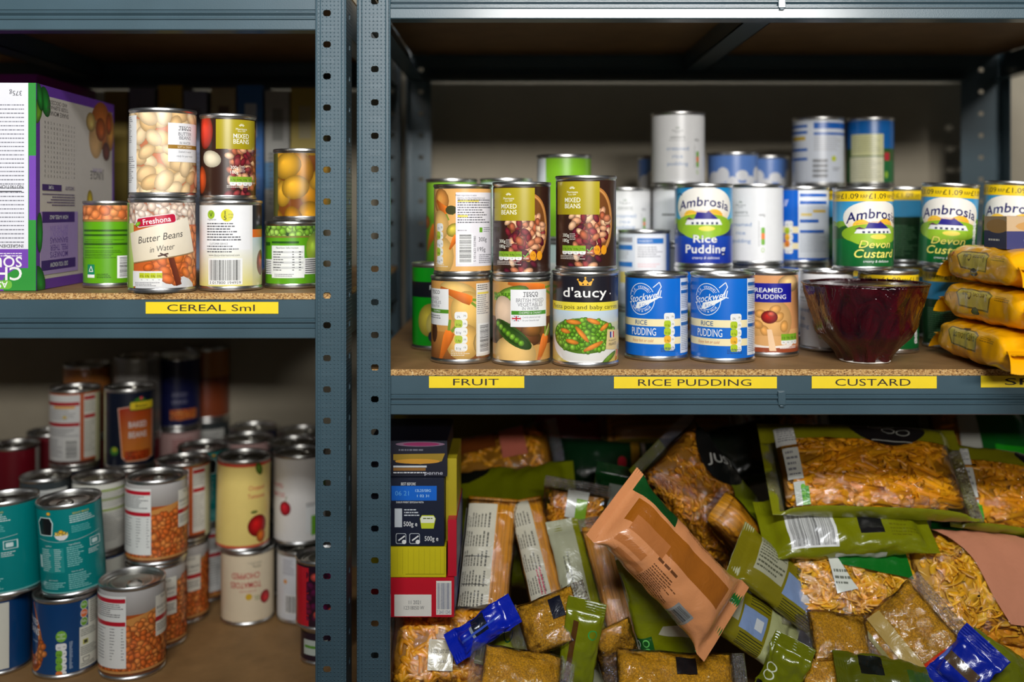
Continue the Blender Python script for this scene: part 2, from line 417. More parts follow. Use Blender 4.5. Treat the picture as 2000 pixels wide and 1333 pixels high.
def holes_from(pix):   # measured rows, carried on past the frame at the same pitch
    z = [zrow(y) for y in pix]; p0 = z[0]-z[1]; p1 = z[-2]-z[-1]
    while z[0] < 1.90: z.insert(0, z[0]+p0)
    while z[-1] > 0.06: z.append(z[-1]-p1)
    return z
HL = holes_from([27, 88, 150, 211, 271, 332, 394, 455, 515, 577, 635, 699, 760, 821, 881, 942, 1002, 1063, 1124, 1184, 1245, 1305])
HR = holes_from([4, 70, 136, 201, 266, 331, 396, 461, 525, 590, 654, 717, 779, 843, 906, 968, 1031, 1093, 1154, 1216, 1278])
BK = 0.53
def strip(parent, x0, y0, x1, y1, text, tx0, tx1, d=1.08):
    a, b = at(x0, y0, d), at(x1, y1, d); A = Art(); W = (b.x-a.x)*1000; Hh = (a.z-b.z)*1000
    A.rect(0, W, 0, Hh, (244, 212, 20)); k = d/FPX*1000
    A.text(text, (tx0+tx1)/2*k-(x0*k), Hh*.5, Hh*.56, (40, 30, 22), w=(tx1-tx0)*k, bold=.004)
    yy = -0.0007
    bmx = bmesh.new(); add_box(bmx, a.x, b.x, yy, yy+.0009, b.z, a.z)
    o = A.build('label_strip', lambda u, v, q: (a.x+u/1000, yy-.00005-q*.00002, b.z+v/1000), M['matteprint'], parent)
    bmx.free(); o['label'] = 'yellow strip reading %s' % text.strip(); return o
def hidden_post_side(): pass
# right unit
XR0, XR1 = -0.163, -0.1275
ru = thing('shelving_unit', 'grey-blue steel shelving bay with the FRUIT, RICE PUDDING and CUSTARD strips', 'shelving', (0, 0, 0))
XE0, XE1 = 0.733, 0.769
post(ru, XR0, XR1, -0.004, -1, HR, (733-1000)/FPX*1.08); post(ru, XE0, XE1, -0.004, 1, HR, (XE0+XE1)/2)
HB = [1.90-0.0345*k for k in range(54)]
post(ru, XR0, XR1, BK+.004, -1, HB, (XR0+XR1)/2+.002, front=-1); post(ru, XE0-.026, XE1, BK+.004, 1, HB, (XE0+XE1)/2-.012, front=-1)
ZR = {'top': zrow(37)+0.0415, 'mid': zrow(734), 'low': 0.7385}
for k, z in ZR.items():
    b = beam('front_beam', ru, XR1-.002, XE0+.002, 0.0, z, seam=0.284)
    if k == 'mid':
        for a in ((838, 735, 1024, 758, 'FRUIT', 885, 974), (1199, 736, 1517, 759, 'RICE PUDDING', 1246, 1467), (1585, 735, 1829, 759, 'CUSTARD', 1631, 1778), (1915, 734, 2112, 757, 'SP', 1962, 2016)): strip(b, *a)
    beam('back_beam', ru, XR1-.002, XE0-.02, BK, z, flip=-1)
    for xs, s in ((XR0+.004, 1), (XE1-.004, -1)):
        bm = bmesh.new(); add_box(bm, xs-.001, xs+.001, .02, BK-.02, z-.0415, z); add_box(bm, min(xs, xs+s*.02), max(xs, xs+s*.02), .02, BK-.02, z-.0415, z-.0399); bm_obj('side_beam', bm, M['steel'], ru, smooth=False)
    bm = bmesh.new(); add_box(bm, .284-.016, .284+.016, .004, BK-.004, z-.026, z-.0245); add_box(bm, .284-.016, .284-.0145, .004, BK-.004, z-.026, z-.0005); add_box(bm, .284+.0145, .284+.016, .004, BK-.004, z-.026, z-.0005)
    bm_obj('cross_support', bm, M['steel'], ru, smooth=False)
    board(ru, XR0+.006, XE1-.006, 0.0004, BK-.002, z+.0065)
# left unit
XL0, XL1 = -0.2065, -0.174
lu = thing('shelving_unit', 'grey-blue steel shelving bay at the left with the CEREAL Sml strip', 'shelving', (0, 0, 0))
post(lu, XL0, XL1, -0.004, 1, HL, (640-1000)/FPX*1.08); post(lu, XL0-.93, XL1-.93, -0.004, -1, HL, XL0-.913)
post(lu, XL0, XL1, BK+.004, 1, HB, (XL0+XL1)/2, front=-1); post(lu, XL0-.93, XL1-.93, BK+.004, -1, HB, XL0-.913, front=-1)
ZL = {'top': zrow(59)+0.0415, 'mid': zrow(585), 'low': 0.7325}
for k, z in ZL.items():
    b = beam('front_beam', lu, XL1-.93, XL0+.002, 0.0, z)
    if k == 'mid': strip(b, 285, 590, 544, 613, 'CEREAL Sml', 327, 498)
    beam('back_beam', lu, XL1-.93, XL0+.002, BK, z, flip=-1)
    for xs, s in ((XL1-.004, -1), (XL0-.926, 1)):
        bm = bmesh.new(); add_box(bm, xs-.001, xs+.001, .02, BK-.02, z-.0415, z); add_box(bm, min(xs, xs+s*.02), max(xs, xs+s*.02), .02, BK-.02, z-.0415, z-.0399); bm_obj('side_beam', bm, M['steel'], lu, smooth=False)
    bm = bmesh.new(); cx = XL0-.45; add_box(bm, cx-.016, cx+.016, .004, BK-.004, z-.026, z-.0245); add_box(bm, cx-.016, cx-.0145, .004, BK-.004, z-.026, z-.0005); add_box(bm, cx+.0145, cx+.016, .004, BK-.004, z-.026, z-.0005)
    bm_obj('cross_support', bm, M['steel'], lu, smooth=False)
    board(lu, XL0-.926, XL1-.006, 0.0004, BK-.002, z+.0065)
ZRM, ZRL, ZLM, ZLL = ZR['mid']+.0065, ZR['low']+.0065, ZL['mid']+.0065, ZL['low']+.0065
# ------------------------------------------------------------------ cans
WHT = (232, 232, 230); GREYT = (120, 120, 125); INK = (38, 38, 44)
_mesh = {}
def can_meshes(R, H, seam=True):
    key = (round(R, 4), round(H, 4))
    if key not in _mesh:
        s = 0.0009
        bm = bmesh.new()
        add_lathe(bm, [(0, .0022), (R-.004, .0022), (R-.0028, .0006), (R-.0016, 0), (R+s*.5, .0002), (R+s, .0012), (R+s, .0026), (R+s*.3, .0034), (R-.0002, .0044), (R-.0002, .0075), (R-.0008, .0082), (R-.0002, .009),
                       (R-.0002, H-.009), (R-.0008, H-.0082), (R-.0002, H-.0075), (R-.0002, H-.0044), (R+s*.3, H-.0034), (R+s, H-.0026), (R+s, H-.0008), (R+s*.4, H), (R-.0007, H-.0003), (R-.0014, H-.0012), (R-.0016, H-.0046), (R-.0024, H-.0054)])
        me = bpy.data.meshes.new('can_body'); bm.to_mesh(me); bm.free()
        bm = bmesh.new()
        add_lathe(bm, [(R-.0014, H-.0046), (R-.0022, H-.0056), (R-.005, H-.0056), (R-.0062, H-.0047), (R-.0085, H-.0047), (R-.0095, H-.0056), (R-.0115, H-.0054), (R-.0125, H-.0048), (R-.0155, H-.0048), (R-.0165, H-.0054), (.004, H-.0054), (0, H-.0054)], 48)
        ml = bpy.data.meshes.new('can_lid'); bm.to_mesh(ml); bm.free()
        bm = bmesh.new(); rr = .0105; cy = -(R-.0185)
        add_tube(bm, [(rr*math.cos(a)*.85, cy+.002+rr*math.sin(a)*1.1, H-.0036+.0009*math.sin(a)) for a in [2*PI*i/20 for i in range(20)]], .0013, 7, True)
        add_lathe(bm, [(0, H-.0028), (.0028, H-.003), (.0034, H-.0036), (.0036, H-.0054)], 14, 0, cy-.0085)
        add_box(bm, -.005, .005, cy-.009, cy-.004, H-.0042, H-.0032, .0004)
        mr = bpy.data.meshes.new('ring_pull'); bm.to_mesh(mr); bm.free()
        for m, mt in ((me, 'tin'), (ml, 'tin_lid'), (mr, 'tin_lid')):
            m.polygons.foreach_set('use_smooth', [True]*len(m.polygons)); m.set_sharp_from_angle(angle=math.radians(38)); m.materials.append(M[mt])
        _mesh[key] = (me, ml, mr)
    return _mesh[key]
_lab = {}
class CanArt(Art):
    def __init__(s, R, H, m0, m1):
        Art.__init__(s); s.R, s.H, s.m0, s.m1 = R*1000, H*1000, m0*1000, m1*1000; s.half = PI*R*1000
    def U(s, f): return s.R*math.asin(max(-1, min(1, 2*f-1)))
    def V(s, f): return s.m0+(s.H-s.m0-s.m1)*f      # fraction of the label height
    def bg(s, col, f0=0.0, f1=1.0, top=None, u0=None, u1=None):
        s.rect(-s.half if u0 is None else u0, s.half if u1 is None else u1, s.V(f0), s.V(f1), col, top)
def label_mesh(art, R, H, m0, m1, flip):
    key = (art.__name__, round(R, 4), round(H, 4), flip)
    if key not in _lab:
        A = CanArt(R, H, m0, m1); art(A); n = 72; du = 2*PI*R*1000/n
        if flip:
            A.polys = [([(-x, A.H-y) for x, y in p], c, k) for p, c, k in A.polys]
        def mp(u, v, k):
            r = R+.0002+k*3.5e-6; f = u/du; j = math.floor(f+1e-7); t = f-j; st = 2*PI/n; a0 = j*st-PI/2; a = f*st-PI/2
            if t < 1e-6: x, y = r*math.cos(a), r*math.sin(a)
            else: x = r*(math.cos(a0)*(1-t)+math.cos(a0+st)*t); y = r*(math.sin(a0)*(1-t)+math.sin(a0+st)*t)
            return ((x, y, v/1000), (math.cos(a), math.sin(a), 0))
        _lab[key] = A.build('paper_label', mp, M['print'], None, du=du, normals=True, clip=(-A.half, A.half, A.m0-.05, A.H-A.m1+.05))
        return _lab[key]
    o = _lab[key].copy(); C.objects.link(o); return o
def can_geom(xl, xr, d=None, yb=None, zs=None, R=None):
    """axis position and radius of an upright can from its two silhouette edges and its distance"""
    a1, a2 = math.atan((xl-1000)/FPX), math.atan((xr-1000)/FPX); th = (a1+a2)/2; s = math.sin((a2-a1)/2)
    if R: rho = R/s; dc = rho*math.cos(th)
    elif yb: df = FPX*(CAMZ-zs)/(yb-HOR); dc = df/(1-s/math.cos(th)*math.cos(th))
    else: dc = d
    rho = dc/math.cos(th); return dc*math.tan(th), dc+CAMY, rho*s, th
PLACED = []
def settle(X, Y, r, z0, z1, own=None):
    """slide a can straight back from the camera until it touches none of the cans already standing"""
    dx, dy = X, Y-CAMY; n = math.hypot(dx, dy); k = 0.0
    while k < .05 and any(z0 < b[4] and b[3] < z1 and math.hypot(X+dx/n*k-b[0], Y+dy/n*k-b[1]) < r+b[2]+.0022 for b in PLACED): k += .0005
    return (X+dx/n*k, Y+dy/n*k)
def can(art, label, cat, xl, xr, z, yt=None, d=None, yb=None, R=None, H=None, Rs=None, spin=0, flip=False, tilt=None, group=None, ring=True, name='tin_can', m=(.0052, .0052), lid=None):
    X, Y, r, th = can_geom(xl, xr, d, yb, z, R)
    if Rs: r = Rs
    if H is None: H = CAMZ-(yt-HOR)/FPX*(Y-CAMY)-z
    H = round(H*2000)/2000; r = round(r*2000)/2000-.0009
    z += 0.0006; X, Y = settle(X, Y, r, z+.001, z+H-.001); PLACED.append((X, Y, r, z, z+H))
    t = thing(name, label, cat, (X, Y, z), 0, group)
    rz = math.atan2(X, -(Y-CAMY))  # faces the camera
    t.rotation_euler = (0, 0, -math.atan(X/(Y-CAMY))+math.radians(spin))
    if tilt: t.rotation_euler = (math.radians(tilt[0]), math.radians(tilt[1]), t.rotation_euler.z)
    me, ml, mr = can_meshes(r, H)
    b = link('can_body', me, None, t); l = link('lid', ml, None, t)
    if lid:
        l.material_slots[0].link = 'OBJECT'; l.material_slots[0].material = M[lid]
    if ring and not flip:
        g = link('ring_pull', mr, None, l); g.rotation_euler.z = math.radians(rnd(int(xl*7+xr)).uniform(-60, 60))
    la = label_mesh(art, r, H, m[0], m[1], flip); la.parent = t
    return dict(o=t, X=X, Y=Y, r=r, H=H, top=z+H, z=z)
# ------------------------------------------------------------------ label artwork
CREAMB = [(236, 200, 148), (240, 208, 160), (228, 188, 132), (243, 214, 170)]
ORB = [(226, 120, 50), (216, 104, 40), (234, 138, 66), (222, 112, 52)]
MIXB = [(196, 120, 84), (120, 30, 40), (222, 160, 120), (176, 92, 60), (90, 24, 40), (230, 180, 140), (150, 60, 60)]
GREENP = [(110, 165, 40), (130, 180, 60), (95, 150, 35)]
def art_butter_tesco(A):
    U, V = A.U, A.V; A.bg((196, 122, 86)); A.field(-A.half, A.half, V(0), V(1), 11, 7.6, CREAMB, 3, 1.02, lo=.74, hi=1.1, n=14)
    A.rect(U(0)-30, U(.12), V(.0), V(.97), WHT); A.para(U(.0), U(.06), V(.95), V(.62), 2, GREYT, 4); A.para(U(.0), U(.09), V(.45), V(.1), 2.2, GREYT, 9)
    u0, u1 = U(.57), U(.985); A.rect(u0, u1, V(.385), V(.875), (236, 236, 238)); c = (u0+u1)/2-1
    A.text('TESCO', c, V(.815), 3.6, INK, w=16, bold=.02)
    for i in range(5): A.rect(c-8.5+i*3.6, c-6.3+i*3.6, V(.785), V(.792), INK)
    A.text('BUTTER', c, V(.74), 3.5, (96, 96, 104), w=17); A.text('BEANS', c, V(.69), 3.5, (96, 96, 104), w=15); A.text('IN WATER', c, V(.625), 2.8, (96, 96, 104), w=14)
    A.rect(u0, u1, V(.55), V(.60), (160, 118, 44)); A.text('SOFT & CREAMY', c, V(.575), 2.2, (240, 225, 190), w=19)
    A.text('Soaked in water', c, V(.515), 2.2, GREYT, w=17, shear=.3); A.text('ready for your recipe', c, V(.46), 2.2, GREYT, w=21, shear=.3)
def art_freshona(A):
    U, V = A.U, A.V; A.bg((176, 118, 92)); A.field(-A.half, A.half, V(.74), V(1), 5.6, 4.6, [(232, 206, 186), (240, 218, 200), (224, 194, 172)], 5, 1.05, lo=.7)
    A.bg((200, 96, 40), 0, .74); A.field(-5, A.half, V(.02), V(.72), 7, 5.2, ORB+[(236, 158, 96)], 6, 1.05, lo=.66)
    A.rect(-A.half, U(.1), V(.0), V(.76), (150, 186, 70), (190, 206, 120)); A.rect(-A.half, U(.03), V(0), V(1), (120, 160, 50))
    A.ell(U(.5)+4, V(-.02), 34, 16, (214, 214, 214)); A.field(-12, 30, V(.1), V(.36), 7, 5.2, ORB, 16, 1.1, inside=lambda u, v: ((u-9)/24)**2+((v-V(.24))/15)**2 < 1, lo=.66)
    A.add([(U(.5)+14, V(.02)), (U(.5)+20, V(.04)), (U(.5)+10, V(.42)), (U(.5)+4, V(.42))], [(96, 40, 24), (120, 56, 34), (120, 60, 38), (84, 34, 20)])
    P = [(U(.05), V(.64)), (U(.86), V(.83)), (U(.95), V(.42)), (U(.10), V(.30))]
    A.add([(x+.5, y-1.2) for x, y in P], (150, 120, 80)); A.add(P, [(226, 214, 190), (236, 226, 206), (232, 220, 196), (220, 206, 178)])
    A.text('Butter Beans', U(.47), V(.60), 7.2, (52, 48, 50), w=47, shear=.28, rot=9); A.text('in Water', U(.5), V(.47), 6, (52, 48, 50), w=25, shear=.28, rot=9)
    A.line([(U(.5)-4, V(.375)), (U(.5)+6, V(.405))], 1.6, (70, 40, 28)); A.line([(U(.5)-2, V(.41)), (U(.5)+5, V(.37))], 1.6, (70, 40, 28))
    A.rrect(U(.14), U(.70), V(.735), V(.85), 3, (232, 225, 220), 8); A.rrect(U(.15), U(.69), V(.743), V(.842), 2.6, (186, 22, 56), 8)
    A.text('Freshona', U(.42), V(.793), 5.6, (245, 240, 240), w=28, bold=.02, rot=8)
    A.blob(U(.16), V(.75), 4, 2.2, (130, 180, 50), 30)
    A.rect(U(.09), U(.5), V(.02), V(.2), (228, 226, 222)); A.pills(U(.18), V(.18), 6, 9, 4, [(190, 200, 40)], vert=False); A.para(U(.12), U(.48), V(.07), V(.025), 1.6, GREYT, 6)
def mixed(A, side):
    U, V = A.U, A.V; A.bg((52, 30, 22)); 
    if side:   # turned to the right: tomato and onion on the left
        A.blob(U(.1), V(.83), 11, 19, (214, 56, 34), 0, 1.35, .55, 20); A.blob(U(.04), V(.2), 9, 15, (220, 84, 30), 0, 1.3, .55, 20); A.blob(U(.2), V(.47), 12, 9, (226, 214, 184), -15, 1.1, .7, 18)
        off = 15
    else: off = -2
    cx, cy = U(.62)+off+3, V(.52)
    A.ell(cx-2, cy, 23, 37, (112, 66, 30)); A.ring(cx, cy, 20, 33, 4.2, (178, 116, 56), -100, 100); A.ring(cx, cy, 21, 34, 1.2, (206, 148, 84), -100, 100)
    A.field(cx-24, cx+19, V(.12), V(.62), 5.4, 3.6, MIXB, 8, 1.1, inside=lambda u, v: ((u-cx+4)/23)**2+((v-cy)/33)**2 < 1, n=12)
    A.field(cx-32, cx-4, V(.02), V(.32), 5.2, 3.6, MIXB, 18, .9, inside=lambda u, v: (u-cx+30) > (v-V(.0))*.4, n=12)
    g0, g1 = (U(.29), U(.97)) if side else (U(.035), U(.72))
    A.rect(g0, g1, V(.6), V(.985), (164, 148, 24), (172, 156, 30)); c = (g0+g1)/2+(3 if side else -3)
    W = (244, 242, 226); A.text('Morrisons', c, V(.862), 2.4, W, w=13); A.text('Since 1899', c, V(.832), 1.4, W, w=9)
    for a in (-60, -30, 0, 30, 60): A.line([(c+1.5*math.sin(math.radians(a)), V(.892)+1.2*math.cos(math.radians(a))), (c+3.6*math.sin(math.radians(a)), V(.892)+3.4*math.cos(math.radians(a)))], .7, W)
    A.text('MIXED', c, V(.77), 4.9, W, w=18.5, bold=.012); A.text('BEANS', c, V(.70), 4.9, W, w=18.5, bold=.012)
    L = c-8
    A.text('300g', L, V(.36), 3.6, W, w=8.5); A.text('180g', L, V(.30), 3.6, W, w=8.5); A.para(L+5, L+12, V(.38), V(.29), 1.5, (200, 190, 180), 5)
    A.pills(L-5, V(.24), 7, 9.5, 4, [(130, 170, 40)], vert=False); A.para(L-8, L+22, V(.125), V(.08), 1.6, (215, 205, 195), 6)
    A.text('VEGAN', L+27, V(.16), 1.7, W, w=6); A.line([(L+24, V(.2)), (L+26.5, V(.175)), (L+30, V(.225))], .9, (120, 190, 80))
    A.ell(L+35, V(.19), 3.6, 5, (226, 150, 26)); A.text('1/5', L+35, V(.195), 2.2, (90, 50, 10), w=4); A.ell(L+43, V(.19), 3.6, 5, (226, 150, 26))
def art_mixed_front(A): mixed(A, False)
def art_mixed_turned(A): mixed(A, True)
def art_daucy_back(A):
    U, V = A.U, A.V; A.bg((226, 226, 222)); A.rect(-A.half, U(.84), V(0), V(.45), (222, 212, 120), (228, 228, 222))
    A.rect(U(.05), U(.8), V(.45), V(.99), (232, 232, 232)); A.rect(U(.84), U(1)+16, V(.7), V(1), (28, 28, 34)); A.rect(U(.84), U(1)+16, V(.6), V(.7), (216, 104, 30)); A.rect(U(.84), U(1)+16, V(0), V(.6), (214, 206, 140), (190, 206, 210))
    A.ell(U(.97), V(.28), 9, 14, (120, 70, 40)); A.blob(U(.97), V(.3), 6, 9, (190, 80, 40))
    A.rect(-A.half, U(.0)-4, V(0), V(.7), (210, 214, 216))
    A.ell(U(.19), V(.885), 4.6, 4.8, (150, 184, 40)); A.text('V', U(.19), V(.885), 4.6, (40, 70, 20), bold=.02); A.text('Vegetarian', U(.2), V(.825), 2, INK, w=11)
    A.ell(U(.44), V(.875), 6.6, 6.8, (206, 200, 36)); A.text('1', U(.41), V(.905), 4.6, INK, bold=.02); A.text('5', U(.41), V(.845), 4.6, INK, bold=.02); A.text('OF YOUR', U(.50), V(.885), 1.7, INK, w=5.4); A.text('A DAY', U(.5), V(.85), 1.7, INK, w=4.6)
    A.para(U(.13), U(.66), V(.78), V(.56), 2.9, (70, 70, 76), 3); A.text('CUSTOMER SERVICE', U(.3), V(.525), 2, INK, w=21); A.para(U(.13), U(.66), V(.5), V(.41), 2.9, (80, 80, 84), 7); A.text('www.daucy-international.com', U(.38), V(.385), 2.2, INK, w=34)
    A.barcode(U(.15), U(.68), V(.02), V(.345), digits='3 017800 194959')
def art_green_carrot(A):
    U, V = A.U, A.V; A.bg((92, 160, 18)); A.bg((150, 84, 44), .8, 1); A.field(-A.half, A.half, V(.82), V(1), 6.2, 5.4, [(226, 130, 70), (234, 150, 90), (216, 116, 60)], 3, 1, lo=.7); A.bg((150, 120, 60), .79, .815)
    D = (46, 88, 16)
    for f in (.665, .605, .49): A.rect(U(.03), U(.86), V(f), V(f+.025), D)
    for i, f in enumerate((.56, .535, .46, .42, .40, .375, .355, .33)): A.para(U(.05), U(.8), V(f), V(f)-1.5, 1.4, D, i+2)
    A.barcode(U(.66), U(.66)+22, V(.06), V(.35), True); A.rect(U(.1), U(.23), V(.16), V(.24), (30, 130, 90)); A.rect(U(.1), U(.23), V(.07), V(.11), WHT); A.rect(U(.1), U(.23), V(.11), V(.16), (30, 130, 90))
    A.line([(U(.13), V(.15)), (U(.165), V(.22)), (U(.2), V(.15)), (U(.13), V(.15))], .8, WHT); A.para(U(.27), U(.55), V(.12), V(.06), 1.8, D, 4)
def art_green_peas(A):
    U, V = A.U, A.V; A.bg((88, 156, 20)); A.bg((40, 70, 24), .82, 1); A.field(-A.half, A.half, V(.83), V(1), 4.3, 4.1, [(140, 190, 70), (120, 172, 50), (160, 205, 90)], 3, .95, lo=.6); A.bg((130, 120, 50), .8, .825)
    A.rect(U(.13), U(.62), V(.7), V(.735), (36, 80, 20)); A.rect(U(.02), U(.1), V(.66), V(.72), (36, 80, 20)); A.blob(U(.9), V(.6), 12, 18, (168, 200, 60), 0, 1.25, .75)
    A.rect(U(.02), U(.13), V(.16), V(.42), WHT); A.rect(U(.72), U(.98), V(.16), V(.44), WHT)
    for i in range(7): A.rect(U(.72)+1, U(.98), V(.18+i*.037), V(.195+i*.037), INK); A.rect(U(.02), U(.12), V(.18+i*.033), V(.192+i*.033), INK)
    A.rect(U(.13), U(.72), V(.1), V(.66), (230, 232, 226)); A.text('Nutrition Information', U(.4), V(.625), 2.3, INK, w=25, bold=.01)
    for i in range(8):
        if i % 2 == 0: A.rect(U(.15), U(.7), V(.53-i*.045), V(.565-i*.045), (196, 198, 196))
        A.para(U(.16), U(.34), V(.56-i*.045), V(.535-i*.045), 2.2, INK, i+2); A.para(U(.5), U(.54), V(.56-i*.045), V(.535-i*.045), 2.2, INK, i+9); A.para(U(.62), U(.66), V(.56-i*.045), V(.535-i*.045), 2.2, INK, i+19)
    A.para(U(.18), U(.68), V(.17), V(.11), 1.9, GREYT, 4)
def art_golden(A):
    U, V = A.U, A.V; A.bg((120, 66, 24)); A.rect(-A.half, U(.1), V(0), V(1), (90, 90, 30)); A.field(U(.08), A.half, V(0), V(1), 17, 13, [(204, 146, 30), (212, 158, 44), (192, 130, 26)], 4, 1, lo=.62, n=18)
def art_teal(A):
    U, V = A.U, A.V; A.bg((0, 130, 128)); W = (214, 234, 230); A.bg((120, 190, 184), .0, .015)
    A.rect(U(.03), U(.06)-.2, V(.3), V(.45), W)
    k = [(U(.06), V(.70)), (U(.215), V(.70)), (U(.235), V(.84)), (U(.2), V(.90)), (U(.08), V(.90)), (U(.045), V(.84))]
    A.add([(U(.14)+(x-U(.14))*1.16, V(.80)+(y-V(.80))*1.1) for x, y in k], W); A.add(k, (18, 22, 24))
    A.blob(U(.19), V(.955), 3, 2.2, (240, 180, 50)); A.text('BEANY MEANS', U(.68), V(.94), 2.1, (214, 190, 60), w=20, bold=.01); A.para(U(.5), U(.88), V(.915), V(.82), 2.5, W, 4); A.para(U(.52), U(.84), V(.79), V(.70), 2.3, (110, 190, 186), 8)
    A.add([(U(.255), V(.70)), (U(.47), V(.70)), (U(.45), V(.66)), (U(.40), V(.635)), (U(.33), V(.635)), (U(.28), V(.66))], WHT); A.field(U(.27), U(.46), V(.69), V(.735), 2.2, 1.8, [(244, 196, 70), (250, 214, 110)], 5, 1); A.blob(U(.36), V(.735), 3, 2.4, (240, 180, 40))
    A.line([(U(.04), V(.645)), (U(.3), V(.615)), (U(.6), V(.62)), (U(.93), V(.66))], .35, W)
    A.text('nutrition', U(.16), V(.57), 2, W, w=9); A.text('ingredients', U(.55), V(.575), 2, W, w=13); A.rect(U(.06), U(.38), V(.25), V(.54), (40, 150, 146))
    for i in range(12): A.para(U(.07), U(.2), V(.53-i*.023), V(.515-i*.023), 1.6, W, i+3); A.para(U(.24), U(.36), V(.53-i*.023), V(.515-i*.023), 1.6, W, i+33, .6)
    A.para(U(.43), U(.68), V(.545), V(.29), 2.5, (150, 214, 208), 12); A.text('how to store', U(.57), V(.25), 1.9, W, w=13); A.para(U(.43), U(.78), V(.22), V(.04), 2.4, (150, 214, 208), 14); A.text('get in touch', U(.2), V(.16), 1.9, W, w=12); A.para(U(.06), U(.38), V(.13), V(.04), 2.3, (150, 214, 208), 22)
    A.rect(U(.78), U(.93), V(.5), V(.60), W); A.rect(U(.79), U(.92), V(.507), V(.593), (0, 130, 128)); A.rrect(U(.81), U(.89), V(.525), V(.575), 1, W); A.para(U(.75), U(.93), V(.47), V(.4), 2.2, W, 5)
def art_blue_beanz(A):
    U, V = A.U, A.V; A.bg((8, 66, 116), top=(6, 58, 108))
    def drop(cx, cy, a, b): return [(cx+a*math.sin(t)*(math.sin(t/2)**1.1), cy+b*math.cos(t)) for t in [2*PI*i/28 for i in range(28)]]
    cx, cy = U(.03), V(.5)
    A.add(drop(cx, cy, 24, 42), (214, 120, 40)); A.add(drop(cx, cy-.5, 22, 39), (150, 60, 24)); A.field(cx-24, cx+24, V(.08), V(.6), 5, 3.8, [(206, 110, 50), (190, 92, 40), (220, 134, 70)], 3, 1.1, inside=lambda u, v: ((u-cx)/20)**2+((v-V(.36))/22)**2 < 1)
    A.add(drop(cx-1, cy+9, 15, 31), (8, 60, 110)); A.text('BAKED', cx, V(.74), 6.5, WHT, w=21, bold=.02, rot=-14); A.text('BEANS', cx, V(.61), 8, WHT, w=25, bold=.03, rot=-10); A.text('in tomato', cx+3, V(.45), 2.6, (190, 210, 225), w=12)
    A.ell(U(.43), V(.54), 6.2, 6.8, (120, 176, 50)); A.text('SOURCE', U(.43), V(.57), 2, WHT, w=8); A.text('OF', U(.43), V(.54), 1.8, WHT); A.text('PROTEIN', U(.43), V(.51), 2, WHT, w=8.6)
    A.pills(U(.35), V(.44), 12, 8.2, 5, [WHT, (120, 176, 50), (120, 176, 50), (120, 176, 50), (226, 120, 50)]); A.para(U(.55), U(.6), V(.45), V(.05), 1.5, (190, 205, 220), 9)
    A.rect(U(.70), U(1)+24, V(.02), V(.98), (222, 220, 204))
    A.rect(U(.69), U(.83), V(.62), V(1), (8, 66, 116))
    for f, c in ((.93, (110, 170, 40)), (.81, (226, 110, 50)), (.69, (110, 160, 40))): A.ell(U(.77), V(f), 4.8, 5.4, WHT); A.ell(U(.77), V(f), 4.3, 4.9, c); A.para(U(.73), U(.81), V(f)+1.8, V(f)-2, 1.6, WHT, 3)
    A.para(U(.86), U(.98), V(.97), V(.64), 2.6, (90, 90, 84), 5); A.para(U(.72), U(.97), V(.58), V(.46), 2.3, (70, 70, 70), 8); A.rect(U(.75), U(.83), V(.36), V(.43), (206, 200, 80)); A.rect(U(.765), U(.82), V(.37), V(.42), (60, 60, 50)); A.para(U(.72), U(.97), V(.33), V(.2), 2.3, (70, 70, 70), 18)
    A.line([(U(.75), V(.17)), (U(.76), V(.11)), (U(.84), V(.11)), (U(.85), V(.17)), (U(.75), V(.17))], .7, (50, 50, 50)); A.para(U(.72), U(.97), V(.09), V(.03), 2.3, (70, 70, 70), 28)
def art_beans_tesco(A):
    U, V = A.U, A.V; A.bg((150, 142, 134), .7, 1, (192, 188, 184)); A.bg((176, 82, 26), 0, .72); A.bg((112, 66, 40), 0, .05)
    A.add([(U(.35), V(.66)), (U(1)+10, V(.84)), (U(1)+10, V(.7)), (U(.35), V(.5))], (206, 140, 70)); A.field(-A.half, A.half, V(.08), V(.80), 5.2, 3.9, ORB, 3, 1.12, inside=lambda u, v: v < V(.58)+(u-U(.4))*.32, lo=.6)
    A.bg((196, 140, 80), .035, .065)
    u0, u1 = U(0)-14, U(.41); A.rect(u0, u1, V(.1), V(.955), (228, 228, 222)); RD = (190, 24, 44)
    A.rect(U(0)-12, u1-.8, V(.875), V(.925), RD); A.rect(U(0)-12, u1-.8, V(.6), V(.65), RD); A.para(U(.01), u1-2, V(.86), V(.69), 2.4, (70, 70, 74), 5)
    for i in range(11): A.para(U(.02), U(.12), V(.57-i*.036), V(.55-i*.036), 2, (80, 80, 84), i+2); A.para(U(.18), U(.25), V(.57-i*.036), V(.55-i*.036), 2, (80, 80, 84), i+22, .7); A.para(U(.34), U(.38), V(.57-i*.036), V(.55-i*.036), 2, (80, 80, 84), i+42, .7)
    u0 = U(.83); u1 = u0+30; A.rect(u0, u1, V(.4), V(.885), (226, 222, 206)); c = u0+15
    A.text('TESCO', c, V(.85), 3.4, (60, 60, 60), w=14, bold=.02); A.text('BAKED BEANS', c, V(.74), 3.6, (60, 60, 60), w=26); A.text('IN TOMATO SAUCE', c, V(.68), 2.2, (90, 90, 90), w=22); A.rect(u0, u1, V(.575), V(.63), (186, 36, 44)); A.para(u0+2, u1-2, V(.54), V(.45), 2.4, (110, 110, 110), 5)
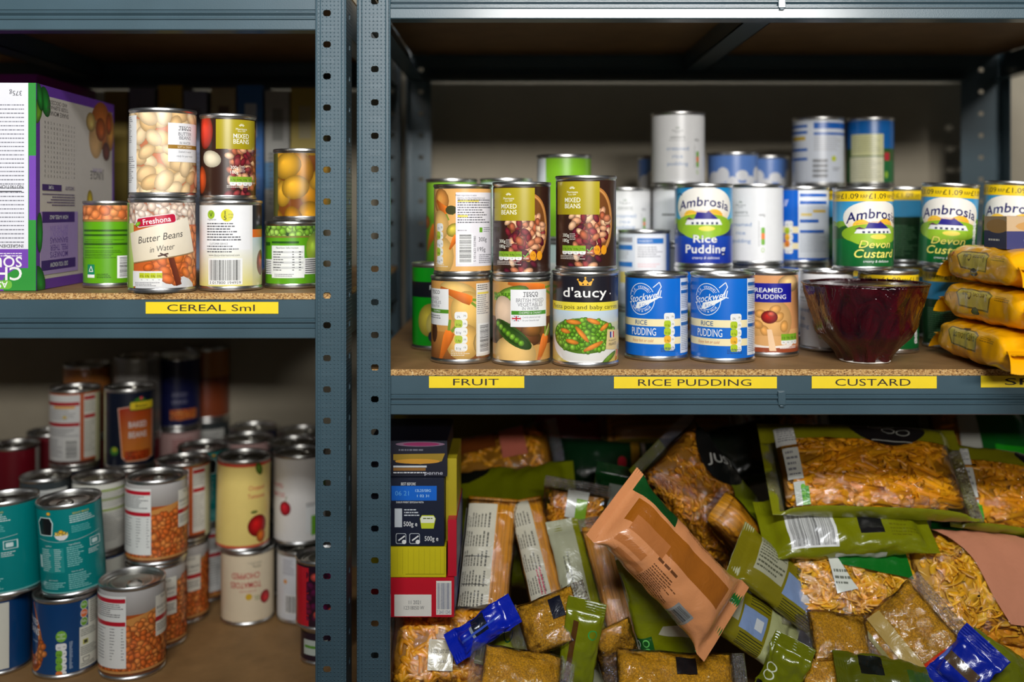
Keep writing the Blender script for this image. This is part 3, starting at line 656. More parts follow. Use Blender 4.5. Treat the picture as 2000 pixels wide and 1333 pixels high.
def art_whitered(A):
    U, V = A.U, A.V; A.bg((196, 92, 40)); A.bg((90, 50, 40), 0, .05); u0 = -A.half*.6; u1 = U(.60); RD = (186, 26, 36); A.rect(u0, u1, V(.05), V(.98), (226, 226, 224))
    A.rect(u0, u1-1, V(.83), V(.88), RD); A.rect(u0, u1-1, V(.54), V(.59), RD); A.rect(U(.1), U(.5), V(.79), V(.825), (236, 180, 90)); A.para(U(.05), U(.55), V(.78), V(.62), 2.6, (160, 160, 160), 4); A.ell(U(.3), V(.67), 3, 2, (220, 190, 70))
    A.para(U(.03), U(.57), V(.51), V(.4), 2.4, (120, 120, 124), 5); A.para(U(.03), U(.26), V(.36), V(.1), 2.6, (140, 140, 144), 8); A.barcode(U(.29), U(.575), V(.08), V(.36), True)
    A.rect(U(.67), U(.9), V(.08), V(.98), (224, 222, 212)); A.rect(U(.68), U(.89), V(.9), V(.95), RD); A.rect(U(.68), U(.89), V(.64), V(.69), RD); A.para(U(.68), U(.88), V(.88), V(.72), 2.6, (150, 150, 140), 4); A.para(U(.68), U(.88), V(.6), V(.15), 2.8, (170, 170, 160), 6); A.rect(U(.9), A.half*.7, V(0), V(.98), (214, 212, 170))
def art_orangewhite(A):
    U, V = A.U, A.V; A.bg((206, 100, 34)); u0 = U(.35); A.rect(u0, U(.85), V(.08), V(.98), (224, 222, 212)); RD = (190, 40, 40); A.rect(u0+1, U(.8), V(.9), V(.95), RD); A.rect(u0+1, U(.8), V(.66), V(.70), RD); A.para(u0+1, U(.8), V(.88), V(.72), 2.6, (150, 150, 140), 4); A.para(u0+1, U(.8), V(.6), V(.15), 2.8, (170, 170, 160), 6); A.rect(U(.88), A.half, V(.0), V(.98), (214, 212, 170))
def art_branston(A):
    U, V = A.U, A.V; A.bg((16, 24, 44)); A.rect(-A.half, U(.04), V(0), V(1), (206, 206, 160))
    P = [(U(.29), V(.78)), (U(.93), V(.86)), (U(.93), V(.10)), (U(.82), V(.06)), (U(.45), V(.06)), (U(.36), V(.12))]
    A.add([(U(.62)+(x-U(.62))*1.06, V(.46)+(y-V(.46))*1.03) for x, y in P], (236, 190, 170)); A.add(P, [(170, 50, 20), (170, 50, 20), (226, 130, 40), (230, 140, 50), (230, 140, 50), (226, 130, 40)])
    A.field(U(.4), U(.88), V(.07), V(.2), 4.4, 3.2, [(220, 90, 30), (200, 70, 24)], 3, 1.2)
    A.text('BAKED', U(.66), V(.56), 8, WHT, w=25, bold=.03); A.text('BEANS', U(.66), V(.42), 8, WHT, w=25, bold=.03)
    A.ell(U(.7), V(.88), 8, 5, (60, 120, 30)); A.ell(U(.72), V(.915), 2.4, 2.4, (220, 70, 90)); A.rrect(U(.5), U(.95), V(.75), V(.88), 2, (40, 90, 30)); A.rrect(U(.51), U(.94), V(.765), V(.865), 2, (236, 206, 40)); A.text('Branston', U(.73), V(.815), 5, (24, 30, 30), w=17, bold=.03)
    A.blob(U(.2), V(.2), 7, 6.5, (80, 150, 60), 0, 1.2, .7); A.ell(U(.21), V(.22), 4, 3.5, (180, 190, 50))
def tomato(A, yellow):
    U, V = A.U, A.V
    if yellow:
        A.bg((232, 206, 120)); A.bg((206, 70, 50), .965, 1); A.bg((206, 90, 60), 0, .03); A.rect(-A.half, U(.16), V(0), V(.96), (232, 214, 150)); A.para(U(.02), U(.1), V(.9), V(.1), 3, (200, 110, 90), 3)
        RD = (196, 44, 56); A.text('Chopped', U(.97), V(.71), 6, RD, w=24, bold=.01); A.text('Tomatoes', U(.97), V(.61), 6, RD, w=26, bold=.01)
        A.blob(U(.98), V(.25), 15, 15, (200, 30, 30), 0, 1.2, .5, 20); A.blob(U(.97)+8, V(.12), 8, 9, (226, 110, 40)); A.blob(U(.95), V(.42), 5, 2, (90, 110, 40)); A.blob(U(.98), V(.93), 5, 9, (90, 120, 40), 20)
    else:
        A.bg((226, 208, 176)); RD = (190, 40, 50)
        A.text('CHOPPED', U(.54), V(.30), 7.6, RD, w=38, bold=.03); A.text('TOMATOES', U(.54), V(.44), 7.6, RD, w=42, bold=.03); A.text('IN TOMATO JUICE', U(.5), V(.535), 2.4, RD, w=22)
        A.ell(U(.48), V(.62), 4.4, 4.4, (214, 170, 40)); A.blob(U(.2)-2, V(.66), 8, 9, (196, 40, 44)); A.para(U(.28), U(.4), V(.68), V(.6), 2.4, (110, 130, 60), 4); A.text('400g', U(.33), V(.17), 3, (120, 110, 90), w=12); A.para(U(.25), U(.5), V(.13), V(.08), 1.8, (150, 140, 120), 5)
def art_tomato_yellow(A): tomato(A, True)
def art_tomato_cream(A): tomato(A, False)
def art_tomato_white(A):
    U, V = A.U, A.V; A.bg((226, 222, 216)); RD = (196, 44, 66); A.text('CHOPPED', U(.07), V(.67), 6, RD, w=26, bold=.01); A.text('TOMATOES', U(.08), V(.56), 6, RD, w=29, bold=.01); A.blob(U(.22), V(.4), 9, 10, (200, 30, 50), 0, 1.2, .55, 18); A.line([(U(.22), V(.48)), (U(.26), V(.55))], 1, (80, 110, 50))
    A.rect(U(.62), U(.86), V(.1), V(.44), (226, 226, 222)); A.para(U(.62), U(.85), V(.46), V(.4), 2, INK, 3); A.rect(U(.72), U(.84), V(.06), V(.3), (110, 170, 50)); A.rect(U(.92), A.half*.6, V(.5), V(.9), (120, 170, 60))
def art_tomato_lower(A):
    U, V = A.U, A.V; A.bg((226, 218, 198)); A.rect(-A.half, U(.4), V(0), V(1), (220, 222, 224)); A.ell(U(.16), V(.6), 3, 3, (226, 150, 60)); A.para(U(.12), U(.35), V(.95), V(.7), 2.4, (150, 150, 160), 3); A.barcode(U(.16), U(.4), V(.1), V(.4)); A.text('CHOPPED', U(.9), V(.5), 8, (196, 50, 60), rot=90, bold=.03)
def art_dark_fruit(A):
    U, V = A.U, A.V; A.bg((40, 16, 36)); A.rect(U(.02), U(.24), V(.0), V(.97), (206, 26, 46)); A.field(U(.2), A.half, V(.1), V(.9), 6, 5, [(120, 20, 60), (90, 14, 60), (210, 80, 70)], 5, .8)
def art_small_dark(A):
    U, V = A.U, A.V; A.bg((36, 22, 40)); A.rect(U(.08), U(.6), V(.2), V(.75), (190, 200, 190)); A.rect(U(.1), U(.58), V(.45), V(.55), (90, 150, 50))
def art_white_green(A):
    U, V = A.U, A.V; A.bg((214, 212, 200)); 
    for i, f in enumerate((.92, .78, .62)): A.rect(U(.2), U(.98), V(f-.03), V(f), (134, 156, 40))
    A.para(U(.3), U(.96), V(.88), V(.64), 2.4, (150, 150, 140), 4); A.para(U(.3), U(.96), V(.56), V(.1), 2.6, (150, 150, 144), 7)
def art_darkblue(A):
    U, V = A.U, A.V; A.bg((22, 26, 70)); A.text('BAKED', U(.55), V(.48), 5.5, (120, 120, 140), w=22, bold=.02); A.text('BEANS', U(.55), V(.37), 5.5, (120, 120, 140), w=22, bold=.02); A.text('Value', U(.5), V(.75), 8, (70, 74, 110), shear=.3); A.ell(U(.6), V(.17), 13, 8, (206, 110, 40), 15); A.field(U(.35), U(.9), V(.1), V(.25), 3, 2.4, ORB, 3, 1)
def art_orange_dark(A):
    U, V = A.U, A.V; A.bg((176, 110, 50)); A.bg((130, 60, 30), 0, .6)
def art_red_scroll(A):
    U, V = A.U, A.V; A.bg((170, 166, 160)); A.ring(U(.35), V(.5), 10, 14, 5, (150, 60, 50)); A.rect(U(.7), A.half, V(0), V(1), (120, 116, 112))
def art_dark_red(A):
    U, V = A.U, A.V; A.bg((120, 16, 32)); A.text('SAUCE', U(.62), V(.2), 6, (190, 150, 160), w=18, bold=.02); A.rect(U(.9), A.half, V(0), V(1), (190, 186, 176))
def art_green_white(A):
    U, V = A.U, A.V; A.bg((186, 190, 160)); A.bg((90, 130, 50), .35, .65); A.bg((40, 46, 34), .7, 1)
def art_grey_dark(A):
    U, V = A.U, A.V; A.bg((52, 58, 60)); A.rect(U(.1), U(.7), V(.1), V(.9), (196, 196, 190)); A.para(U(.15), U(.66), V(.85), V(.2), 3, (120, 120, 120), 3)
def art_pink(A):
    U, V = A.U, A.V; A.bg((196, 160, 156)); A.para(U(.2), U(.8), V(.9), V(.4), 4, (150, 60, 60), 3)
# right bay
def art_veg_pills(A):
    U, V = A.U, A.V; veg_bg(A, 1); u1 = U(.30); A.rect(U(0)-24, u1, V(.43), V(.90), (232, 232, 230)); c = U(.1)-5
    A.text('TESCO', U(.08), V(.855), 3.8, INK, w=15, bold=.02); A.text('BRITISH MIXED', U(.02), V(.775), 3.4, GREYT, w=31); A.text('VEGETABLES', U(.05), V(.725), 3.4, GREYT, w=27); A.text('IN WATER', U(.07), V(.675), 3, GREYT, w=17); A.rect(U(0)-24, u1, V(.585), V(.635), (84, 140, 40)); A.text('CHOPPED', U(.1), V(.61), 2, WHT, w=12); A.para(U(.0), u1-1, V(.555), V(.5), 2.4, GREYT, 4)
    A.carrot(U(.24), V(.17), 36, 14, 68); A.pills(U(.40), V(.61), 14, 8.6, 5, [WHT, (176, 196, 70)]); A.para(U(.34), U(.66), V(.12), V(.04), 1.8, (230, 220, 200), 4)
    A.rect(U(.76), U(1)+20, V(.03), V(.97), (226, 222, 212)); A.para(U(.78), U(.97), V(.95), V(.86), 2.2, INK, 5); A.rect(U(.78), U(.97), V(.83), V(.855), (226, 206, 90)); A.para(U(.78), U(.97), V(.82), V(.55), 2.2, GREYT, 8); A.barcode(U(.79), U(.98), V(.06), V(.45), True)
def veg_bg(A, seed):
    U, V = A.U, A.V; A.bg((206, 150, 78)); R = rnd(seed)
    A.rect(-A.half, A.half, V(0), V(.35), (120, 70, 34), (190, 128, 60))
    A.blob(U(.45), V(.88), 22, 10, (230, 190, 110), -12, 1.08, .75, 18); A.blob(U(.62), V(.62), 19, 22, (238, 192, 104), 10, 1.08, .75, 20); A.blob(U(.55), V(.22), 20, 20, (236, 186, 100), 0, 1.08, .72, 20); A.carrot(U(.42), V(.83), 40, 13, -22); A.carrot(U(.92), V(.5), 30, 12, 20); A.blob(U(.88), V(.2), 14, 16, (232, 190, 110)); A.ell(U(.06), V(.34), 6, 12, (70, 40, 20))
    for q in range(3): A.blob(-A.half+10+q*16, V(.3+.25*q), 14, 12, (232, 186, 104))
def art_veg_text(A):
    U, V = A.U, A.V; A.bg((224, 170, 100)); A.blob(U(.12), V(.85), 12, 14, (226, 150, 70)); A.carrot(U(.13), V(.78), 22, 13, -40); A.ell(U(.3), V(.74), 7, 5, (70, 70, 40)); A.blob(U(.1), V(.55), 14, 17, (240, 190, 110), 0, 1.08, .75, 18); A.blob(U(.34), V(.5), 9, 7, (200, 180, 70), 30); A.blob(U(.14), V(.18), 16, 22, (238, 190, 106), 0, 1.08, .75, 18); A.carrot(U(.34), V(.35), 18, 8, 60)
    A.pills(U(.06), V(.58), 11, 9, 5, [WHT, (170, 196, 60)]); A.para(U(.04), U(.26), V(.1), V(.04), 1.8, (235, 225, 205), 4)
    u0 = U(.38); A.rect(u0, U(1)+20, V(.06), V(.955), (226, 222, 226)); A.text('Mixed vegetables in water', U(.56), V(.92), 1.9, INK, w=24); A.text('HEATING INSTRUCTIONS MICROWAVE', U(.66), V(.885), 1.9, INK, w=33); A.rect(u0+2, u0+26, V(.84), V(.868), (226, 206, 90)); A.para(u0+2, U(.97), V(.868), V(.57), 2.7, (84, 84, 90), 6); A.rect(u0+2, u0+13, V(.655), V(.68), (226, 206, 90)); A.para(u0+2, u0+12, V(.50), V(.48), 2, GREYT, 6)
    A.barcode(u0+2, u0+19, V(.09), V(.46), True); A.text('5 051622 055980', u0+21, V(.27), 2.4, INK, w=28, rot=90)
    A.rect(U(.78), U(.83), V(.47), V(.53), (100, 160, 40)); A.para(U(.85), U(.96), V(.53), V(.47), 2, GREYT, 5); A.text('300g', U(.84), V(.385), 4.6, INK, w=12); A.text('195g', U(.82), V(.265), 4.6, INK, w=11); A.para(U(.77), U(.98), V(.2), V(.08), 2.1, GREYT, 15)
def art_veg_tesco(A):
    U, V = A.U, A.V; A.bg((200, 150, 80)); A.rect(-A.half, A.half, V(.2), V(.55), (110, 66, 34)); A.carrot(U(.62), V(.945), 46, 12, -8); A.blob(U(.3), V(.84), 22, 8, (110, 150, 50), 18); A.field(U(.03), U(.36), V(.76), V(.86), 2.8, 2.8, GREENP, 3, 1); A.blob(U(.18), V(.62), 14, 17, (236, 206, 176), 0, 1.05, .8, 18); A.blob(U(.55), V(.28), 20, 9, (110, 66, 34)); A.blob(U(.12), V(.32), 10, 12, (80, 60, 30)); A.blob(U(.35), V(.08), 26, 20, (238, 196, 120), 0, 1.06, .75, 22); A.blob(U(.68), V(.4), 12, 8, (140, 90, 40))
    for a in range(2):
        A.blob(U(.33), V(.33), 26, 9 if a == 0 else 7, (70, 110, 34) if a == 0 else (50, 84, 26), -34, 1.1, .7, 22)
    for i in range(7): t = i/6; A.blob(U(.1)+t*29, V(.46)-t*20, 3.4, 3.4, GREENP[i % 3], 0, 1.3, .6)
    A.carrot(U(.86), V(.16), 30, 15, 66); A.line([(U(.9), V(.3)), (U(.97), V(.45))], 3, (190, 190, 110))
    u0, u1 = U(.315), U(.92); A.rect(u0, u1, V(.43), V(.905), (234, 234, 234)); c = (u0+u1)/2+.5
    A.text('TESCO', c, V(.85), 4.2, INK, w=17, bold=.02)
    for i in range(5): A.rect(c-8.5+i*3.6, c-6.3+i*3.6, V(.812), V(.821), INK)
    A.text('BRITISH MIXED', c, V(.77), 4, GREYT, w=32); A.text('VEGETABLES', c, V(.715), 4, GREYT, w=29); A.text('IN WATER', c, V(.665), 3.4, GREYT, w=19); A.rect(u0+1, u1-1, V(.585), V(.635), (70, 140, 36)); A.text('CHOPPED & CHUNKY', c, V(.61), 2.2, WHT, w=26)
    f0, f1, v0, v1 = u0+1.5, u0+11.5, V(.505), V(.57); A.rect(f0, f1, v0, v1, (40, 50, 110)); A.line([(f0, v0), (f1, v1)], 1.5, WHT); A.line([(f0, v1), (f1, v0)], 1.5, WHT); A.rect(f0, f1, (v0+v1)/2-1.3, (v0+v1)/2+1.3, WHT); A.rect((f0+f1)/2-1.3, (f0+f1)/2+1.3, v0, v1, WHT); A.rect(f0, f1, (v0+v1)/2-.7, (v0+v1)/2+.7, (190, 30, 50)); A.rect((f0+f1)/2-.7, (f0+f1)/2+.7, v0, v1, (190, 30, 50))
    A.text('Carefully selected and ready', f1+12, V(.555), 2, GREYT, w=21, shear=.3); A.text('for your favourite meal', f1+11, V(.515), 2, GREYT, w=19, shear=.3)
def art_daucy(A):
    U, V = A.U, A.V; A.bg((30, 28, 36)); A.bg((232, 214, 60), .6, .70, (236, 218, 66)); A.bg((214, 190, 90), 0, .6, (196, 214, 228)); A.rect(-A.half, A.half, V(.3), V(.46), (206, 196, 110), (206, 210, 180))
    W = (246, 244, 238); G = (240, 176, 60)
    A.text("d'aucy", U(.49), V(.815), 10, W, w=50, bold=.02); A.ell(U(.87), V(.795), .7, .8, W)
    c = U(.5); A.add([(c-6, V(.895)), (c+6, V(.895)), (c+8, V(.955)), (c+3.2, V(.93)), (c, V(.975)), (c-3.2, V(.93)), (c-8, V(.955))], G); A.ell(c, V(.985), 1.1, 1.1, G); A.ell(c-8, V(.965), 1, 1, G); A.ell(c+8, V(.965), 1, 1, G); A.ell(c-2.5, V(.91), .9, .9, (40, 30, 30)); A.ell(c+2.5, V(.91), .9, .9, (40, 30, 30))
    A.text('Petits pois and baby carrots', U(.5), V(.645), 4.4, (40, 40, 30), w=88, bold=-.002)
    A.ell(U(.5), V(.24), 44, 24, (236, 236, 232), n=36); A.add([(U(.05), V(.3)), (U(.97), V(.3)), (U(.85), V(.02)), (U(.17), V(.02))], [(230, 230, 226), (236, 236, 232), (226, 222, 214), (222, 218, 210)]); A.ell(U(.48), V(.31), 40, 19, (84, 120, 34), n=36)
    A.field(-40, 42, V(.12), V(.52), 3.3, 3.2, GREENP, 3, 1.1, inside=lambda u, v: ((u-U(.48))/38)**2+((v-V(.31))/17.5)**2 < 1, lo=.6, hi=1.35)
    for u, v, L, r in ((.32, .47, 16, 175), (.2, .36, 12, 170), (.45, .33, 20, -50), (.62, .48, 15, 160), (.78, .41, 12, 35), (.62, .19, 22, 25), (.3, .24, 14, -10)): A.blob(U(u), V(v), L*.55, 2.6, (232, 140, 50), r, 1.15, .75)
    A.rect(U(.81), U(1)+4, V(.13), V(.36), (226, 200, 140), rot=-6); c = U(.88)+2
    for i, q in enumerate(((40, 60, 140), WHT, (200, 40, 50))): A.rect(c-4+i*2.4, c-1.6+i*2.4, V(.28), V(.35), q)
    A.text('Produced in', c+1, V(.25), 2.2, INK, w=13, rot=4); A.text('FRANCE', c+1, V(.205), 3, INK, w=13, bold=.02, rot=4); A.blob(U(.86), V(.05), 12, 3, (110, 150, 50), 30); A.carrot(U(.96), V(.05), 16, 6, 60)
def art_stockwell(A):
    U, V = A.U, A.V; B = (12, 104, 200); A.bg(B); W = (238, 240, 240); CR = (240, 226, 178)
    A.bg(CR, .385, .48); A.bg(CR, .155, .245)
    c, cv = U(.26), V(.735); r = 15.5; A.ring(c, cv, r, r*1.1, .7, W); A.ring(c, cv, r*.66, r*.72, .5, W)
    A.arc_text('T.E. STOCKWELL', c, cv, r*.87, 2.5, 150, 30, W, .01); A.arc_text('QUALITY & VALUE', c, cv, r*.87, 2.3, 215, 325, W, .01, True)
    A.add([(c-17, cv-4), (c+18, cv+2), (c+20, cv+9), (c-17, cv+3)], B); A.text('Stockwell', c+3.5, cv+2.4, 7.6, W, w=42, shear=.45, bold=.012, rot=11)
    A.line([(c+14, cv+13), (c+21, cv+19), (c+23, cv+14), (c+17, cv+3), (c+24, cv+2)], .9, W); A.add([(c-5, cv-4), (c+22, cv+2.5), (c+8, cv-6), (c-2, cv-10.5), (c-7, cv-11)], W); A.text('& Co.', c+2, cv-6.2, 3.2, B, w=9, shear=.3, rot=10)
    A.text('RICE', U(.26), V(.432), 5, (40, 90, 140), w=15, bold=.02); A.text('PUDDING', U(.29), V(.315), 8.2, W, w=30, bold=.008); A.text('Enjoy hot or cold', U(.28), V(.2), 3.2, (196, 110, 70), w=26, shear=.3)
    A.pills(U(.62), V(.56), 13, 8.4, 5, [WHT, (176, 200, 40), (176, 200, 40), (240, 180, 50), (176, 200, 40)]); A.para(U(.57), U(.8), V(.11), V(.04), 1.8, (40, 70, 130), 5)
    A.rect(U(.875), U(1)+26, V(.03), V(1), (218, 224, 232))
    for f in (.95, .845, .58, .43): A.rrect(U(.885), U(1)+8, V(f-.045), V(f), 1, (40, 100, 170))
    for f0, f1, s_ in ((.9, .86, 1), (.79, .6, 2), (.53, .44, 3), (.38, .05, 4)): A.para(U(.89), U(.995), V(f0), V(f1), 2, (120, 124, 140), s_)
    A.ell(U(.0), V(.87), 4, 6, (180, 200, 214))
def art_stockwell_turned(A):
    U, V = A.U, A.V; B = (12, 96, 196); A.bg(B); A.bg((240, 226, 178), .385, .48); A.bg((240, 226, 178), .155, .245); A.text('ll', U(.2), V(.82), 9, WHT, shear=.4)
    A.pills(U(.18), V(.56), 12, 8.6, 5, [WHT, (176, 200, 40), (240, 180, 50), (226, 130, 40)])
    A.rect(U(.43), U(.99), V(.03), V(1), (224, 228, 234))
    for f, w_ in ((.95, .95), (.845, .95), (.58, .8), (.43, .9)): A.rect(U(.46), U(w_), V(f-.045), V(f), (30, 96, 186))
    A.rect(U(.7), U(.93), V(.68), V(.72), (226, 190, 90)); A.rect(U(.48), U(.68), V(.63), V(.67), (232, 205, 120)); A.para(U(.46), U(.94), V(.39), V(.1), 2.6, (190, 194, 200), 5)
def art_creamed_tesco(A):
    U, V = A.U, A.V; A.bg((214, 150, 96)); A.bg((196, 110, 70), 0, .3, (226, 170, 110)); A.blob(U(.85), V(.9), 16, 10, (224, 180, 120)); A.blob(U(.5), V(.4), 28, 26, (226, 172, 104), 10, 1.08, .8, 24)
    for i, (u, v) in enumerate(((.35, .5), (.66, .46), (.75, .34), (.42, .28), (.3, .36), (.6, .56))): A.blob(U(u), V(v), 7, 5, (222, 160, 84), i*40, 1.15, .75)
    A.blob(U(.5), V(.46), 9.5, 7.5, (160, 30, 26), 0, 1.3, .55, 18); A.blob(U(.53), V(.5), 4, 3, (210, 90, 70)); A.ell(U(.5), V(.12), 30, 8, (236, 226, 214)); A.ell(U(.5), V(.15), 27, 6, (216, 164, 104)); A.bg((150, 70, 40), 0, .06); A.add([(U(.46), V(.3)), (U(.54), V(.3)), (U(.62), V(.02)), (U(.5), V(.02))], (236, 200, 160))
    A.rect(U(.0)-8, U(.87), V(.65), V(.90), (24, 24, 140)); A.text('CREAMED', U(.44), V(.81), 5, WHT, w=38, bold=.012); A.text('RICE PUDDING', U(.4), V(.725), 5, WHT, w=52, bold=.012); A.pills(U(.7), V(.24), 6, 12, 4, [(120, 170, 40)], vert=False); A.para(U(.68), U(.98), V(.08), V(.03), 1.8, WHT, 3)
def savers(A, off):
    U, V = A.U, A.V; A.bg((226, 226, 226)); c = U(off); T = (92, 100, 96); B = (84, 128, 180)
    for a in (-60, -30, 0, 30, 60): A.line([(c+1.2*math.sin(math.radians(a)), V(.79)+1*math.cos(math.radians(a))), (c+3.2*math.sin(math.radians(a)), V(.79)+3*math.cos(math.radians(a)))], .7, (110, 130, 110))
    A.text('Morrisons', c, V(.765), 2.6, T, w=15); A.text('SAVERS', c, V(.735), 1.4, T, w=7); A.text('savers', c, V(.67), 4.2, T, w=20); A.rect(c-12, c+12, V(.617), V(.622), T)
    for t, f, w_ in (('creamed', .50, 30), ('rice', .385, 14), ('pudding', .275, 28)): A.text(t, c, V(f), 5, B, w=w_)
    u = c+27; A.text('400g', u+1, V(.63), 3, INK, w=8); A.rrect(u, u+4.6, V(.22), V(.46), 1.6, (110, 170, 40)); A.rrect(u, u+4.6, V(.3), V(.38), 1, (226, 120, 40)); A.para(u-4, u-1, V(.55), V(.2), 1.5, (160, 160, 160), 4); A.ell(u+2, V(.15), 2, 3, (150, 190, 60)); A.ell(u+2, V(.15), 1.3, 2.2, (226, 226, 226))
def art_savers_front(A): savers(A, .5)
def art_savers_left(A): savers(A, .22)
def art_savers_far(A): savers(A, .04)
def art_ingredients(A):
    U, V = A.U, A.V; A.bg((214, 220, 228)); B = (46, 116, 190)
    for i, f in enumerate((.95, .84, .6)): A.rect(U(.02), U(.28), V(f-.07), V(f), B if i else (150, 150, 156))
    A.para(U(.03), U(.3), V(.75), V(.62), 2.8, (170, 170, 176), 3); A.rect(U(.04), U(.3), V(.3), V(.46), (226, 206, 110)); A.rect(U(.33), U(.9), V(.1), V(.97), (232, 232, 234)); A.rect(U(.37), U(.87), V(.86), V(.94), B); A.text('INGREDIENTS', U(.53), V(.9), 3, WHT, w=18); A.para(U(.38), U(.86), V(.82), V(.66), 3, (150, 150, 156), 4); A.para(U(.38), U(.8), V(.58), V(.5), 3, (236, 190, 190), 6); A.rect(U(.92), A.half*.5, V(0), V(1), (84, 124, 200))
def art_blue_stripes(A):
    U, V = A.U, A.V; A.bg((206, 212, 222)); B = (24, 92, 176)
    for f in (.93, .83, .55, .4): A.rect(U(0)-20, U(.3), V(f-.045), V(f), B)
    A.rect(U(.02), U(.26), V(.68), V(.74), (200, 170, 60)); A.rect(U(.42), A.half*.6, V(.86), V(.96), B); A.rect(U(.42), A.half*.6, V(.76), V(.80), B); A.para(U(.42), U(.95), V(.73), V(.5), 3, (170, 172, 176), 3)
    for i in range(4): A.rect(U(.4), U(.68), V(.08+.08*i), V(.13+.08*i), (130, 132, 136))
    A.ell(U(.8), V(.38), 4, 4, (190, 200, 60)); A.para(U(.78), U(.92), V(.24), V(.16), 3, GREYT, 3)
def art_white_blue(A):
    U, V = A.U, A.V; A.bg((222, 224, 226)); A.rect(U(.5), A.half*.5, V(.8), V(.98), (40, 96, 176)); A.rect(U(.5), A.half*.5, V(.6), V(.68), (40, 96, 176)); A.rect(U(.2), U(.5), V(.5), V(.53), (60, 64, 60)); A.para(U(.5), U(.9), V(.5), V(.2), 3, (150, 150, 160), 3)
def cloud(A, txt):
    U, V = A.U, A.V; A.bg((96, 136, 206)); A.bg((228, 230, 234), 0, .45); R = rnd(9)
    for i in range(16): A.ell(-A.half+i*A.half/8, V(.45+R.uniform(-.05, .22)), R.uniform(7, 13), R.uniform(7, 12), (228, 230, 234))
    if txt: A.text('LEMON', U(.45), V(.48), 7, (120, 120, 120), w=28, bold=.03)
def art_cloud(A): cloud(A, False)
def ambrosia(A, custard):
    U, V = A.U, A.V; W = (236, 232, 222); off = 0
    A.bg((20, 70, 150) if not custard else (20, 110, 50))
    A.rect(-A.half, A.half, V(.55), V(1), (90, 180, 220), (20, 130, 190))
    for i in range(14): A.ell(-A.half+i*2*A.half/13, V(.5), 13, 9, (96, 150, 40) if i % 2 else (130, 176, 50))
    for i in range(14): A.ell(-A.half+i*2*A.half/13+5, V(.42), 12, 10, (40, 90, 40) if custard else (30, 50, 110))
    A.rect(-A.half, A.half, V(0), V(.36), (10, 92, 40) if custard else (14, 44, 150), (16, 110, 50) if custard else (26, 70, 170))
    s = .86 if custard else 1.0
    y = lambda f: V(f*s)
    cx = U(.5); A.ell(cx+1, y(.75), 39, V(.155)*s*1.25, W, n=30); A.add([(cx-34, y(.72)), (cx+36, y(.72)), (cx+30, y(.5)), (cx-28, y(.5))], [(236, 232, 222)]*2+[(240, 200, 110)]*2)
    A.blob(cx-16, y(.62), 10, 8, (250, 200, 60), 0, 1.05, .95); A.blob(cx+13, y(.62), 12, 9, (250, 190, 50), 0, 1.05, .95); A.ell(cx, y(.5), 40, V(.1)*s, (140, 180, 40), n=30); A.ell(cx-3, y(.435), 26, V(.06)*s, (150, 190, 50), n=24); A.ell(cx+4, y(.46), 10, 3, (236, 216, 90))
    A.add([(cx-20, y(.585)), (cx+20, y(.585)), (cx+24, y(.51)), (cx-24, y(.51))], WHT); A.add([(cx-11, y(.6)), (cx-8, y(.68)), (cx+3, y(.67)), (cx+6, y(.70)), (cx+9, y(.67)), (cx+17, y(.60)), (cx+17, y(.585)), (cx-13, y(.585))], (44, 40, 130)); A.add([(cx-24, y(.575)), (cx-18, y(.61)), (cx-11, y(.575))], (90, 50, 80))
    for i in range(6): A.rect(cx-15+i*6, cx-12+i*6, y(.515), y(.545), (40, 50, 90))
    wp = lambda x, yv: (x, yv-((x-cx)/34)**2*7)
    A.text('Ambrosia', cx, y(.82), 11, (30, 30, 96), w=68, bold=.035, shear=.08, warp=wp); A.text('Welcome Home to Devon', cx, y(.69), 2.2, (200, 120, 90), w=44, warp=wp)
    c2 = cx+2
    if custard:
        Yl = (238, 226, 110); A.text('Devon', c2-1, y(.345), 8.6, (24, 70, 30), w=41, shear=.25, bold=.05); A.text('Devon', c2-1, y(.345), 8.6, Yl, w=40, shear=.25, bold=.02); A.text('Custard', c2, y(.2), 9.4, Yl, w=52, shear=.25, bold=.03); A.text('creamy & delicious', c2, y(.08), 2.8, WHT, w=32, shear=.2, bold=.01)
        A.bg((236, 200, 20), .865, 1)
        for i in range(-3, 4): A.text('£1.09', i*33+3, V(.935), 6, (46, 46, 30), w=22, bold=.008); A.text('RRP', i*33-13, V(.93), 4, (46, 46, 30), w=8, bold=.004)
        A.pills(U(.92), V(.55), 7, 7, 6, [(226, 226, 224)])
    else:
        A.text('Rice', c2, y(.325), 9, (14, 30, 110), w=30, bold=.08); A.text('Rice', c2, y(.325), 9, WHT, w=29, bold=.04); A.text('Pudding', c2+1, y(.19), 10, (14, 30, 110), w=53, bold=.08); A.text('Pudding', c2+1, y(.19), 10, WHT, w=52, bold=.04); A.text('creamy & delicious', c2+1, y(.075), 3, WHT, w=34, shear=.2, bold=.01)
        A.line([(U(.06), V(.9)), (U(.1), V(.93)), (U(.14), V(.9))], 1.2, (20, 40, 110))
def art_ambrosia_rice(A): ambrosia(A, False)
def art_ambrosia_custard(A): ambrosia(A, True)
def art_ambrosia_back(A):
    U, V = A.U, A.V; A.bg((50, 90, 40)); A.bg((20, 100, 170), .55, 1, (16, 90, 160)); A.bg((40, 110, 60), 0, .35); A.rect(U(.12), U(.78), V(.43), V(.78), (200, 200, 150)); A.rect(U(.1), U(.78), V(.0), V(.41), (214, 212, 180)); A.para(U(.15), U(.75), V(.75), V(.46), 3, (160, 160, 120), 3); A.para(U(.14), U(.74), V(.38), V(.04), 3, (170, 170, 140), 8); A.rect(U(.8), U(.9), V(.35), V(.48), (190, 50, 60)); A.ell(U(.84), V(.12), 3, 5, (150, 190, 60))
